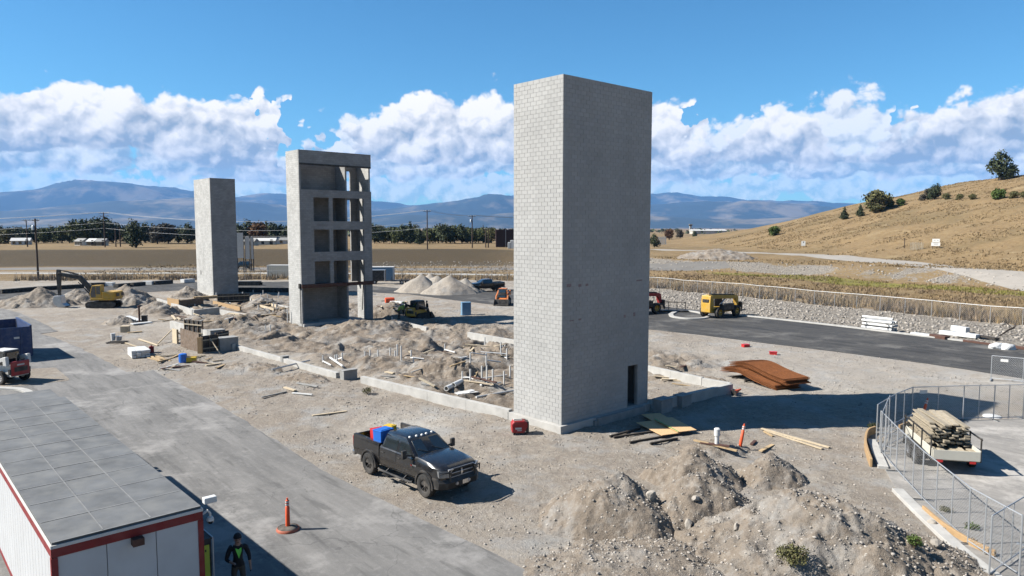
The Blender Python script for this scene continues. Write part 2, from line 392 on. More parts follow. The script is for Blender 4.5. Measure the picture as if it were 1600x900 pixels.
def axis_grid(core, lo, hi):
    """spacing that grows away from the core"""
    out = []
    for a, b, st in core:
        out += list(np.arange(a, b, st))
    v = core[-1][1]; st = core[-1][2]
    while v < hi: out.append(v); st *= 1.17; v += st
    out.append(hi); v = core[0][0]; st = core[0][2]; low = []
    while v > lo: st *= 1.25; v -= st; low.append(max(v, lo))
    return np.array(sorted(set(low+out)))
GX = axis_grid([(-100, -60, .55), (-60, -30, .3), (-30, 22, .17), (22, 60, .34), (60, 160, .9), (160, 260, 2.0)], -21800, 21800)
GY = axis_grid([(14, 34, .12), (34, 60, .18), (60, 100, .30), (100, 150, .6), (150, 320, 1.6)], -3000, 21800)
XX, YY = np.meshgrid(GX, GY)
ZZ, TT, WORK, RD = terrain(XX, YY)
def Hs(x, y):
    i = min(max(int(np.searchsorted(GX, x))-1, 0), len(GX)-2); j = min(max(int(np.searchsorted(GY, y))-1, 0), len(GY)-2)
    u = (x-GX[i])/(GX[i+1]-GX[i]); v = (y-GY[j])/(GY[j+1]-GY[j])
    return float((ZZ[j, i]*(1-u)+ZZ[j, i+1]*u)*(1-v)+(ZZ[j+1, i]*(1-u)+ZZ[j+1, i+1]*u)*v)
def on(px, py, dz=0.0):
    p = G(px, py)
    for _ in range(3):
        z = Hs(p.x, p.y); p = G(px, py, z)
    p.z = Hs(p.x, p.y)+dz
    return p
def ground_material():
    m = bpy.data.materials.new('ground'); m.use_nodes = True; nt = m.node_tree; N = nt.nodes; L = nt.links; b = N['Principled BSDF']
    b.inputs['Roughness'].default_value = .95; b.inputs['Specular IOR Level'].default_value = .15
    def nz(scale, det=6, rough=.6):
        n = N.new('ShaderNodeTexNoise'); n.inputs['Scale'].default_value = scale; n.inputs['Detail'].default_value = det; n.inputs['Roughness'].default_value = rough
        L.new(P, n.inputs['Vector']); return n.outputs['Fac']
    def mr(v, a, b_, c=0., d=1.):
        n = N.new('ShaderNodeMapRange'); L.new(v, n.inputs[0])
        for i, q in enumerate((a, b_, c, d)): n.inputs[i+1].default_value = q
        return n.outputs[0]
    def mix(f, a, b_, mode='MIX'):
        n = N.new('ShaderNodeMix'); n.data_type = 'RGBA'; n.blend_type = mode
        for i, q in ((0, f), (6, a), (7, b_)):
            if isinstance(q, bpy.types.NodeSocket): L.new(q, n.inputs[i])
            else: n.inputs[i].default_value = q if i == 0 else (*q, 1)
        return n.outputs[2]
    def mul(a, b_):
        n = N.new('ShaderNodeMath'); n.operation = 'MULTIPLY'
        for i, q in enumerate((a, b_)):
            if isinstance(q, bpy.types.NodeSocket): L.new(q, n.inputs[i])
            else: n.inputs[i].default_value = q
        return n.outputs[0]
    def add(a, b_):
        n = N.new('ShaderNodeMath'); n.operation = 'ADD'; L.new(a, n.inputs[0]); L.new(b_, n.inputs[1]); return n.outputs[0]
    g = N.new('ShaderNodeNewGeometry'); P = g.outputs['Position']
    a1 = N.new('ShaderNodeAttribute'); a1.attribute_name = 'surf'; s1 = N.new('ShaderNodeSeparateColor'); L.new(a1.outputs['Color'], s1.inputs[0])
    a2 = N.new('ShaderNodeAttribute'); a2.attribute_name = 'soil'; s2 = N.new('ShaderNodeSeparateColor'); L.new(a2.outputs['Color'], s2.inputs[0])
    big, med, fine, tiny = nz(.22, 6), nz(1.1, 7, .66), nz(5, 8, .72), nz(19, 5, .75)
    dirt = mix(mr(big, .35, .65), (0.229, 0.195, 0.158), (0.291, 0.260, 0.220))
    dirt = mix(mr(med, .42, .62, 0, .75), dirt, (0.205, 0.174, 0.146))
    dirt = mix(mr(fine, .50, .72, 0, .8), dirt, (0.329, 0.301, 0.260))
    dirt = mix(mr(tiny, .30, .52, .8, 0), dirt, (0.136, 0.115, 0.096))
    soil = mix(mr(med, .35, .65), (0.138, 0.108, 0.082), (0.198, 0.162, 0.126)); soil = mix(mr(fine, .5, .72, 0, .7), soil, (0.245, 0.208, 0.168))
    soil = mix(mr(tiny, .3, .5, .5, 0), soil, (0.093, 0.071, 0.056))
    dirt = mix(mul(s2.outputs[0], mr(big, .25, .6, .45, 1)), dirt, soil)
    dirt = mix(mul(s2.outputs[1], mr(med, .3, .6, .3, 1)), dirt, (0.384, 0.363, 0.329))
    # cobble and crushed rock
    v = N.new('ShaderNodeTexVoronoi'); v.inputs['Scale'].default_value = 4.2; L.new(P, v.inputs['Vector'])
    hs = N.new('ShaderNodeSeparateColor'); L.new(v.outputs['Color'], hs.inputs[0])
    rock = mix(hs.outputs[0], (0.155, 0.140, 0.121), (0.322, 0.298, 0.260)); rock = mix(mr(v.outputs['Distance'], .35, .75), rock, (0.081, 0.071, 0.062))
    rock = mix(mr(med, .4, .65, 0, .6), rock, (0.211, 0.180, 0.140))
    # dry grass in gold, straw and brown
    grass = mix(mr(big, .32, .66), (0.164, 0.108, 0.051), (0.110, 0.071, 0.035)); grass = mix(mr(med, .42, .66), grass, (0.205, 0.149, 0.080))
    grass = mix(mr(fine, .5, .75, 0, .7), grass, (0.069, 0.049, 0.026)); grass = mix(mr(tiny, .5, .7, 0, .6), grass, (0.238, 0.188, 0.115))
    green = mix(mr(med, .35, .65), (0.099, 0.102, 0.028), (0.186, 0.155, 0.043))
    dirt = mix(mr(fine, .30, .47, .65, 0), dirt, (.150, .128, .106))
    dirt = mix(mr(nz(2.3, 7, .7), .53, .70, 0, .6), dirt, (.345, .322, .29))
    dirt = mix(mr(nz(.35, 8, .7), .50, .64, 0, .75), dirt, (.272, .268, .258))
    dirt = mix(mr(nz(.75, 8, .72), .55, .68, 0, .6), dirt, (.165, .148, .13))
    dirt = mix(1.0, dirt, (.88, .875, .865), 'MULTIPLY')
    soil = mix(mr(fine, .30, .46, .7, 0), soil, (.075, .058, .045))
    c = mix(mr(add(s1.outputs[2], mr(fine, .3, .7, -.25, .25)), .4, .6), dirt, rock)
    c = mix(mr(add(s1.outputs[0], mr(med, .3, .7, -.35, .35)), .4, .6), c, grass)
    c = mix(mr(add(s1.outputs[1], mr(med, .3, .7, -.35, .35)), .4, .65), c, green)
    hv = nz(.045, 7, .65)
    c = mix(mul(s1.outputs[0], mr(hv, .48, .66, 0, .75)), c, (.105, .080, .042))
    c = mix(mul(s1.outputs[0], mr(nz(.11, 6, .7), .55, .72, 0, .7)), c, (.24, .185, .105))
    c = mix(mul(s2.outputs[2], mr(fine, .25, .6, .65, 1)), c, (.040, .031, .019))
    L.new(c, b.inputs['Base Color'])
    hgt = add(add(mul(fine, .55), mul(tiny, .30)), mul(mul(v.outputs['Distance'], s1.outputs[2]), -.8))
    bp = N.new('ShaderNodeBump'); bp.inputs['Strength'].default_value = 1.0; bp.inputs['Distance'].default_value = .16; L.new(hgt, bp.inputs['Height']); L.new(bp.outputs[0], b.inputs['Normal'])
    MAT['ground'] = m
ground_material()
def set_attr(me, name, arr):
    a = me.color_attributes.new(name, 'FLOAT_COLOR', 'POINT'); a.data.foreach_set('color', np.ascontiguousarray(arr, dtype=np.float32).ravel())
def grid_mesh(name, X, Y, Z, mat):
    r, c = X.shape; me = bpy.data.meshes.new(name)
    V = np.stack([X, Y, Z], -1).reshape(-1, 3).astype(np.float32)
    idx = np.arange(r*c).reshape(r, c); F = np.stack([idx[:-1, :-1], idx[:-1, 1:], idx[1:, 1:], idx[1:, :-1]], -1).reshape(-1, 4)
    me.vertices.add(len(V)); me.vertices.foreach_set('co', V.ravel())
    me.loops.add(F.size); me.loops.foreach_set('vertex_index', F.ravel().astype(np.int32))
    me.polygons.add(len(F)); me.polygons.foreach_set('loop_start', np.arange(0, F.size, 4, dtype=np.int32)); me.polygons.foreach_set('loop_total', np.full(len(F), 4, np.int32))
    me.polygons.foreach_set('use_smooth', np.ones(len(F), bool)); me.materials.append(MAT[mat]); me.update(); me.validate(); return me
def build_ground():
    me = grid_mesh('ground', XX, YY, ZZ, 'ground')
    x, y, t = XX, YY, TT; right = sstep(-12, 30, x)
    far = np.hypot(x, y)
    hillm = sstep(30, 42, t)
    rockstrip = sstep(-24, -20, t)*sstep(.6, -1.0, t)*sstep(6, 16, x)*sstep(.1, .4, RD)
    bank = sstep(45, 48, t)*sstep(61, 56, t)*sstep(-55, -30, x)*(.35+.65*sstep(.35, .6, fbm(x/9, y/9, 55, 4)*.5+.5))
    grass = sstep(0, 1.6, t)*(1-bank*.95)
    grass = np.maximum(grass*(1-rockstrip), 0)
    green = sstep(33, 37, t)*sstep(47, 43, t)*sstep(36, 50, x)*.85
    rock = np.maximum(rockstrip, bank)
    set_attr(me, 'surf', np.stack([grass, green, rock, np.ones_like(x)], -1))
    light = np.exp(-(((x+5.2)/2.6)**2+((y-36.5)/2.8)**2))*.9+sstep(.55, .75, fbm(x/9, y/9, 71, 4)*.5+.5)*.35+sstep(30, 10, RD)*sstep(0, 2, x-10)*sstep(72, 50, y)*sstep(38, 46, y)*.45
    scrub = sstep(46, 54, t)*sstep(84, 74, t)*(1-right)*sstep(900, 400, far)
    set_attr(me, 'soil', np.stack([np.clip(WORK*1.0, 0, 1), np.clip(light, 0, 1)*(1-WORK), scrub, np.ones_like(x)], -1))
    o = bpy.data.objects.new('ground', me); COL.objects.link(o); kind(o, 'structure')
build_ground()

def paved_material(name, base, dusty, dust_lo, dust_hi, patch=(.03, .03, .032)):
    m = bpy.data.materials.new(name); m.use_nodes = True; nt = m.node_tree; N = nt.nodes; L = nt.links; b = N['Principled BSDF']
    b.inputs['Roughness'].default_value = .88; b.inputs['Specular IOR Level'].default_value = .25
    g = N.new('ShaderNodeNewGeometry'); m0 = N.new('ShaderNodeMapping'); m0.inputs['Rotation'].default_value = (0, 0, -YAW-math.pi/2+.03); L.new(g.outputs['Position'], m0.inputs['Vector'])
    mp = N.new('ShaderNodeMapping'); mp.inputs['Scale'].default_value = (.13, 1, 1); L.new(m0.outputs[0], mp.inputs['Vector'])
    def nz(scale, det, rough, vec):
        n = N.new('ShaderNodeTexNoise'); n.inputs['Scale'].default_value = scale; n.inputs['Detail'].default_value = det; n.inputs['Roughness'].default_value = rough; L.new(vec, n.inputs['Vector']); return n.outputs['Fac']
    def mr(v, a, b_, c=0., d=1.):
        n = N.new('ShaderNodeMapRange'); L.new(v, n.inputs[0])
        for i, q in enumerate((a, b_, c, d)): n.inputs[i+1].default_value = q
        return n.outputs[0]
    def mix(f, a, b_):
        n = N.new('ShaderNodeMix'); n.data_type = 'RGBA'
        for i, q in ((0, f), (6, a), (7, b_)):
            if isinstance(q, bpy.types.NodeSocket): L.new(q, n.inputs[i])
            else: n.inputs[i].default_value = q if i == 0 else (*q, 1)
        return n.outputs[2]
    P = g.outputs['Position']; S = mp.outputs[0]
    c = mix(mr(nz(.9, 9, .72, S), .34, .66, dust_lo, dust_hi), base, dusty)
    c = mix(mr(nz(1.6, 6, .6, S), .56, .75, 0, .55), c, tuple(min(1, q*1.25) for q in dusty))
    c = mix(mr(nz(.28, 7, .68, P), .50, .68, 0, .5), c, patch)
    c = mix(mr(nz(3.2, 8, .75, P), .52, .72, 0, .5), c, tuple(min(1, q*1.3) for q in dusty))
    c = mix(mr(nz(40, 3, .7, P), .35, .62, .28, 0), c, tuple(q*.55 for q in base))
    # tyre tracks, worn dust and a few cracks
    c = mix(mr(nz(2.2, 4, .6, S), .56, .66, 0, .45), c, tuple(q*.62 for q in base))
    c = mix(mr(nz(.16, 8, .72, P), .52, .62, 0, .65), c, tuple(min(1, q*1.45) for q in dusty))
    vo = N.new('ShaderNodeTexVoronoi'); vo.feature = 'DISTANCE_TO_EDGE'; vo.inputs['Scale'].default_value = .16
    wn = N.new('ShaderNodeTexNoise'); wn.inputs['Scale'].default_value = .5; wn.inputs['Detail'].default_value = 5; L.new(P, wn.inputs['Vector'])
    va = N.new('ShaderNodeVectorMath'); va.operation = 'MULTIPLY_ADD'; va.inputs[1].default_value = (4, 4, 0); L.new(wn.outputs['Color'], va.inputs[0]); L.new(P, va.inputs[2]); L.new(va.outputs[0], vo.inputs['Vector'])
    c = mix(mr(vo.outputs['Distance'], .0008, .0035, .4, 0), c, tuple(q*.5 for q in base))
    L.new(c, b.inputs['Base Color'])
    bp = N.new('ShaderNodeBump'); bp.inputs['Strength'].default_value = .35; bp.inputs['Distance'].default_value = .02; L.new(nz(60, 4, .7, P), bp.inputs['Height']); L.new(bp.outputs[0], b.inputs['Normal'])
    MAT[name] = m
paved_material('asphalt_old', (.076, .074, .072), (.172, .165, .156), .28, 1.0, (.070, .069, .067))
paved_material('asphalt_new', (.021, .021, .022), (.085, .080, .073), .0, .75, (.016, .016, .017))
paved_material('asphalt_pad', (.150, .142, .132), (.250, .235, .215), .2, .9, (.115, .11, .103))
def sheet(name, poly, z, mat, skirt=.06, subdiv=None):
    bm = bmesh.new(); vs = [bm.verts.new((x, y, z)) for x, y in poly]; f = bm.faces.new(vs)
    if f.normal.z < 0: f.normal_flip()
    r = bmesh.ops.extrude_edge_only(bm, edges=list(bm.edges)); 
    for v in r['geom']:
        if isinstance(v, bmesh.types.BMVert): v.co.z -= skirt
    bmesh.ops.triangulate(bm, faces=[q for q in bm.faces if len(q.verts) > 4])
    me = bpy.data.meshes.new(name); bm.to_mesh(me); bm.free(); me.materials.append(MAT[mat])
    o = bpy.data.objects.new(name, me); COL.objects.link(o); kind(o, 'structure'); return o
def wobble(poly, amp=.12, step=.7, seed=0):
    """paving edges are never ruled lines"""
    out = []; n = len(poly); r = random.Random(seed)
    for i in range(n):
        a, b = Vector(poly[i]), Vector(poly[(i+1) % n]); k = max(1, min(60, int((b-a).length/step)))
        for j in range(k):
            p = a.lerp(b, j/k); q = 1 if j else 0
            out.append((p.x+q*amp*mnoise.noise((p.x*.8, p.y*.8, seed)), p.y+q*amp*mnoise.noise((p.x*.8, p.y*.8, seed+9))))
    return out
sheet('site_road', wobble(ROAD_SITE, .14, .8, 1), .030, 'asphalt_old')
sheet('loop_road', wobble(ROAD_LOOP, .16, 1.0, 2), .024, 'asphalt_new')
sheet('compound_pavement', wobble(PAD, .04, .8, 3), .036, 'asphalt_pad')
sheet('gravel_verge', wobble(P2([(-200, 600), (-60, 584), (37, 578), (84, 575), (98, 584), (108, 595), (60, 601), (0, 607), (-150, 622)]), .2, .5, 4), .040, 'ground')
def strip(name, pts, w, mat, dz=.03, step=2.0, seed=0):
    """a road that follows the lie of the land"""
    P = [Vector((p[0], p[1])) for p in pts]; S = []
    for a, b in zip(P[:-1], P[1:]):
        k = max(1, int((b-a).length/step))
        S += [a.lerp(b, j/k) for j in range(k)]
    S.append(P[-1]); rows = []
    for i, p in enumerate(S):
        d = (S[min(i+3, len(S)-1)]-S[max(i-3, 0)]).normalized(); nrm = Vector((-d.y, d.x)); row = []
        for k in range(7):
            q = p+nrm*(w*(k/6-.5)+(.25*mnoise.noise((i*.3, k, seed)) if k in (0, 6) else 0)); row.append((q.x, q.y, Hs(q.x, q.y)+dz*(0.2 if k in (0, 6) else 1)))
        rows.append(row)
    mb = MB(); mb.loft(rows, cap=False, closed=False); o = mb.build(name, mat, smooth=60); 
    for f in o.data.polygons: 
        if f.normal.z < 0: f.flip()
    return kind(o, 'structure')
M('gravel_road', (.38, .345, .30), .95, var=.12, scale=.5)
M('highway_asphalt', (.20, .185, .165), .9, var=.15, scale=.3)
M('pale_shoulder', (.46, .44, .40), .9, var=.12, scale=.4)
strip('hill_road', [(88, 90), (85, 115), (84.5, 160), (83, 205), (70, 240), (52, 262)], 9, 'gravel_road', .10, 1.5, 3)
strip('highway', [(-420, 160), (-200, 170), (-100, 176), (-60, 177), (0, 175), (50, 168)], 11, 'highway_asphalt', .06, 3, 4)
strip('frontage_track', [(-420, 150), (-200, 155), (-100, 158), (-62, 159), (-30, 158), (5, 153), (22, 143)], 4.5, 'pale_shoulder', .06, 3, 5)

# ------------------------------------------------------------------ mountains
def mountains():
    M('mountain', (.075, .085, .065), .95, var=.35, scale=.0011, detail=8)
    m = MAT['mountain']; nt = m.node_tree; N = nt.nodes; L = nt.links; b = N['Principled BSDF']
    g = N.new('ShaderNodeNewGeometry'); n = N.new('ShaderNodeTexNoise'); n.inputs['Scale'].default_value = .0013; n.inputs['Detail'].default_value = 9; n.inputs['Roughness'].default_value = .62; L.new(g.outputs['Position'], n.inputs['Vector'])
    mr = N.new('ShaderNodeMapRange'); mr.inputs[1].default_value = .50; mr.inputs[2].default_value = .62; L.new(n.outputs['Fac'], mr.inputs[0])
    mx = N.new('ShaderNodeMix'); mx.data_type = 'RGBA'; mx.inputs[6].default_value = (.016, .023, .020, 1); mx.inputs[7].default_value = (.12, .10, .072, 1); L.new(mr.outputs[0], mx.inputs[0]); L.new(mx.outputs[2], b.inputs['Base Color'])
    def rng(name, dist, depth, prof, seed, amp, na=420, nd=70, aspan=(-1.25, 1.25)):
        az = np.linspace(*aspan, na); dd = np.linspace(-1, 1, nd); A, Dn = np.meshgrid(az, dd)
        tn = np.array([p[0] for p in prof]); hh = np.array([p[1] for p in prof])
        H = np.interp(np.tan(A), tn, hh)*dist
        Rr = dist+Dn*depth
        X, Y = Rr*np.sin(A), Rr*np.cos(A)
        env = np.exp(-(Dn*1.55)**2)
        sp = ridged(X/2600, Y/2600, seed, 6)
        Z = 10+(H+30)*env*(1-amp*(1-env))-30-(H*.55)*(1-env)*env*2.2*(1-sp)+H*env*(sp-.72)*amp*1.5
        Z = np.maximum(Z, -25)-np.where(abs(Dn) > .96, 30, 0)
        me = grid_mesh(name, X, Y, Z, 'mountain'); o = bpy.data.objects.new(name, me); COL.objects.link(o); kind(o, 'structure')
    px = lambda x, y: ((x-800)/FPX, (356-y)/FPX*math.cos(math.atan((x-800)/FPX)))
    back = [(-3, .03)]+[px(*q) for q in ((-400, 300), (0, 297), (60, 294), (130, 283), (200, 276), (262, 276), (300, 283), (370, 300), (440, 300), (520, 306), (590, 310), (640, 318), (720, 316), (800, 306), (900, 300), (1020, 305), (1090, 307), (1135, 304), (1165, 308), (1215, 305), (1262, 302), (1300, 308), (1340, 314), (1500, 318), (1700, 312))]+[(3, .03)]
    mid = [(-3, .02)]+[px(*q) for q in ((-300, 322), (0, 330), (120, 322), (230, 318), (330, 312), (420, 322), (520, 330), (600, 326), (650, 318), (700, 308), (745, 296), (775, 290), (803, 296), (870, 310), (960, 326), (1040, 322), (1100, 316), (1180, 312), (1240, 318), (1320, 324), (1500, 330))]+[(3, .02)]
    low = [(-3, .012)]+[px(*q) for q in ((-300, 345), (0, 346), (200, 340), (380, 344), (560, 342), (700, 336), (830, 330), (1000, 334), (1100, 340), (1250, 336), (1400, 342))]+[(3, .012)]
    rng('mountain_range', 17000, 3600, back, 3, .35)
    rng('mountain_range', 12500, 2600, mid, 13, .40)
    rng('foothills', 9000, 1500, low, 23, .5)
mountains()

# ------------------------------------------------------------------ the air
def haze():
    mb = MB(); mb.box((0, 9400, 715), (44000, 25000, 1570))
    m = bpy.data.materials.new('haze'); m.use_nodes = True; nt = m.node_tree; nt.nodes.clear()
    v = nt.nodes.new('ShaderNodeVolumePrincipled'); o_ = nt.nodes.new('ShaderNodeOutputMaterial'); nt.links.new(v.outputs[0], o_.inputs['Volume'])
    v.inputs['Color'].default_value = (.145, .40, .87, 1); v.inputs['Density'].default_value = HAZE; v.inputs['Anisotropy'].default_value = .0
    MAT['haze'] = m; kind(mb.build('haze', 'haze'), 'stuff')
HAZE = 4.0e-5
haze()
# ------------------------------------------------------------------ towers of concrete block
M('block', (.44, .435, .42), .93, var=.10, scale=.35, bump=.2, bscale=60, island=.045)
M('mortar', (.365, .36, .35), .95, var=.1, scale=2)
def brick_material(name, col, mortar, bump=.35):
    """block bond for walls too far off to tell the blocks apart"""
    m = bpy.data.materials.new(name); m.use_nodes = True; nt = m.node_tree; N = nt.nodes; L = nt.links; b = N['Principled BSDF']; b.inputs['Roughness'].default_value = .93
    b.inputs['Specular IOR Level'].default_value = .2
    tc = N.new('ShaderNodeTexCoord'); sp = N.new('ShaderNodeSeparateXYZ'); L.new(tc.outputs['Object'], sp.inputs[0])
    ad = N.new('ShaderNodeMath'); ad.operation = 'ADD'; L.new(sp.outputs[0], ad.inputs[0]); L.new(sp.outputs[1], ad.inputs[1])
    cb = N.new('ShaderNodeCombineXYZ'); L.new(ad.outputs[0], cb.inputs[0]); L.new(sp.outputs[2], cb.inputs[1])
    br = N.new('ShaderNodeTexBrick'); br.inputs['Scale'].default_value = 1; br.inputs['Brick Width'].default_value = .4064; br.inputs['Row Height'].default_value = .2032; br.inputs['Mortar Size'].default_value = .007; br.inputs['Bias'].default_value = 0
    br.inputs['Color1'].default_value = (*[q*.90*ALB for q in col], 1); br.inputs['Color2'].default_value = (*[q*1.10*ALB for q in col], 1); br.inputs['Mortar'].default_value = (*[q*ALB for q in mortar], 1)
    L.new(cb.outputs[0], br.inputs['Vector'])
    n = N.new('ShaderNodeTexNoise'); n.inputs['Scale'].default_value = .7; n.inputs['Detail'].default_value = 7; L.new(tc.outputs['Object'], n.inputs['Vector'])
    mr = N.new('ShaderNodeMapRange'); mr.inputs[1].default_value = .3; mr.inputs[2].default_value = .7; mr.inputs[3].default_value = .85; mr.inputs[4].default_value = 1.1; L.new(n.outputs['Fac'], mr.inputs[0])
    vm = N.new('ShaderNodeVectorMath'); vm.operation = 'SCALE'; L.new(br.outputs['Color'], vm.inputs[0]); L.new(mr.outputs[0], vm.inputs[3]); L.new(vm.outputs[0], b.inputs['Base Color'])
    bp = N.new('ShaderNodeBump'); bp.inputs['Strength'].default_value = bump; bp.inputs['Distance'].default_value = .01; bp.invert = True; L.new(br.outputs['Fac'], bp.inputs['Height']); L.new(bp.outputs[0], b.inputs['Normal'])
    MAT[name] = m
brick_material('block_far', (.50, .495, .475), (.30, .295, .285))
brick_material('block_shaded', (.36, .355, .345), (.25, .245, .24))  # darker copy of block_far, paints shade into front and inner walls

def main_tower():
    W1, W2, ZS, NC = 3.45, 6.80, .42, 82            # left face, right face, first course, courses
    CH = (17.17-ZS)/NC; T = .19
    root = thing('block_tower', 'tallest nearest grey concrete block tower with a dark doorway at its foot', 'tower', (F0[0], F0[1], 0), YAW)
    # local x runs along the shaded face, local y along the sunlit face
    ztop = 17.17; d0, d1, dz1 = 5.02, 5.92, 2.72     # doorway
    core = MB()
    e = .012
    core.box((d0/2+e/2, T/2+e/2, (ZS+ztop)/2), (d0-e, T-e, ztop-ZS-.012)); core.box(((d1+W2)/2-e/2, T/2+e/2, (ZS+ztop)/2), (W2-d1-e, T-e, ztop-ZS-.012))
    core.box(((d0+d1)/2, T/2+e/2, (dz1+ztop)/2), (d1-d0, T-e, ztop-dz1-.012))
    core.box((T/2+e/2, W1/2+T/2, (ZS+ztop)/2), (T-e, W1-T-e, ztop-ZS-.012)); core.box((W2-T/2, W1/2+T/2, (ZS+ztop)/2), (T, W1-T-e, ztop-ZS-.012))
    core.box((W2/2, W1-T/2, (ZS+ztop)/2), (W2-2*T-.01, T, ztop-ZS-.012)); core.build('mortar_core', 'mortar', root)
    MB().box((W2/2, W1/2, ztop-.32), (W2-2*T, W1-2*T, .1)).build('roof_deck', 'concrete_grey', root)  # unseen slab added to block the sun so the hollow inside stays dark
    ft = MB(); ft.box((W2/2-.10, W1/2-.05, ZS/2-.5), (W2+.30, W1+.30, ZS+1-.004)); ft.build('footing', 'concrete', root, bevel=.01)
    MB().box(((d0+d1)/2, .42, ZS+.025), (d1-d0+.2, .8, .04)).build('door_sill', 'concrete_grey', root)
    fr = MB(); fr.box((d1-.03, .10, (ZS+dz1)/2), (.06, .17, dz1-ZS)); fr.box((d0+.03, .10, (ZS+dz1)/2), (.06, .17, dz1-ZS)); fr.box(((d0+d1)/2, .10, dz1-.03), (d1-d0-.13, .17, .06)); fr.build('door_frame', 'concrete_grey', root)
    # blocks, each proud of the joints
    jo = .010; protos = {}
    def proto(l, ax):
        k = (round(l, 3), ax)
        if k not in protos:
            mb = MB(); dx, dy = (l, .03) if ax == 'x' else (.03, l)
            z = CH-jo; c = .004
            # box with a small arris on the outer edges
            if ax == 'x': P = [(0, .03), (l, .03), (l, c), (l-c, 0), (c, 0), (0, c)]
            else: P = [(.03, 0), (c, 0), (0, c), (0, l-c), (c, l), (.03, l)]
            mb.prism(P, 0, z); protos[k] = mb.mesh('block', 'block')
        return protos[k]
    near = []; rest = MB()
    BL = .4064
    def row(ax, length, i):
        z = ZS+i*CH+jo/2; off = 0 if i % 2 == 0 else BL/2
        segs = []; p = 0.0 if (i % 2 == 0) == (ax == 'x') else -.0
        start = 0 if ((i % 2 == 0) == (ax == 'x')) else -BL/2
        q = start
        while q < length-.02:
            a, b = max(q, 0), min(q+BL, length); q += BL
            if b-a < .06: continue
            if ax == 'x' and z < dz1-.05:
                if a < d1 and b > d0:
                    if a < d0-.05: segs.append((a, d0))
                    if b > d1+.05: segs.append((d1, b))
                    continue
            segs.append((a, b))
        return z, segs
    for i in range(NC):
        for ax, ln in (('x', W2), ('y', W1)):
            z, segs = row(ax, ln, i)
            for a, b in segs:
                a2, b2 = a+jo/2, b-jo/2; pr = random.uniform(0, .0035)
                if a == 0: a2 = 0 if ax == 'x' else .031
                if b == ln: b2 = ln
                near.append((ax, a2, b2, z, pr))
    # the 300 that show largest are single parts
    def size(t):
        ax, a, b, z, pr = t; p = Vector((F0[0], F0[1], z))+(AX if ax == 'x' else BX)*a
        n = (-BX if ax == 'x' else -AX); v = (Vector((0, 0, 10))-p); return -(b-a)*abs(n.dot(v.normalized()))/v.length
    near.sort(key=size)
    for k, (ax, a, b, z, pr) in enumerate(near):
        me_loc = (a, -pr, z) if ax == 'x' else (-pr, a, z)
        if k < 300: linked('block', proto(b-a, ax), root, me_loc)
        else:
            l = b-a; c = .004
            P = [(0, .03), (l, .03), (l, c), (l-c, 0), (c, 0), (0, c)] if ax == 'x' else [(.03, 0), (c, 0), (0, c), (0, l-c), (c, l), (.03, l)]
            rest.prism([(x+me_loc[0], y+me_loc[1]) for x, y in P], z, z+CH-jo)
    kind(rest.build('blockwork', 'block', root), 'stuff')
    # red layout paint on the shaded face
    for (px, py, w, h) in ((889, 446, .32, .16), (906, 446, .22, .14), (917, 445, .2, .12), (999, 438, .5, .08), (893, 501, .3, .05), (906, 499, .2, .09), (976, 494, .16, .16), (991, 491, .18, .2)):
        u = (px-800)/FPX; v = -(py-450)/FPX; c, s = math.cos(PITCH), math.sin(PITCH); d = Vector((u, c+v*s, -s+v*c))
        t = (Vector((F0[0], F0[1], 0)).dot(BX))/d.dot(BX); p = d*t+Vector((0, 0, 10)); sx = (p-Vector((F0[0], F0[1], 0))).dot(AX)
        MB().box((sx, -.006, p.z), (w, .003, h)).build('paint_mark', 'paint_red_mark', root)
    return root
main_tower()

def stepped_footing():
    # pale ledge and stub walls along the foot of the near tower
    o = MB(); o.box((4.2, -.22, .18), (3.8, .30, .46)); o.box((2.35, -.20, .10), (.5, .26, .4)); q = o.build('concrete_ledge', 'concrete_grey', None, bevel=.01); q.location = (F0[0], F0[1], 0); q.rotation_euler.z = YAW
    tag(q, 'low grey concrete ledge along the shaded foot of the nearest tower', 'ledge')
stepped_footing()

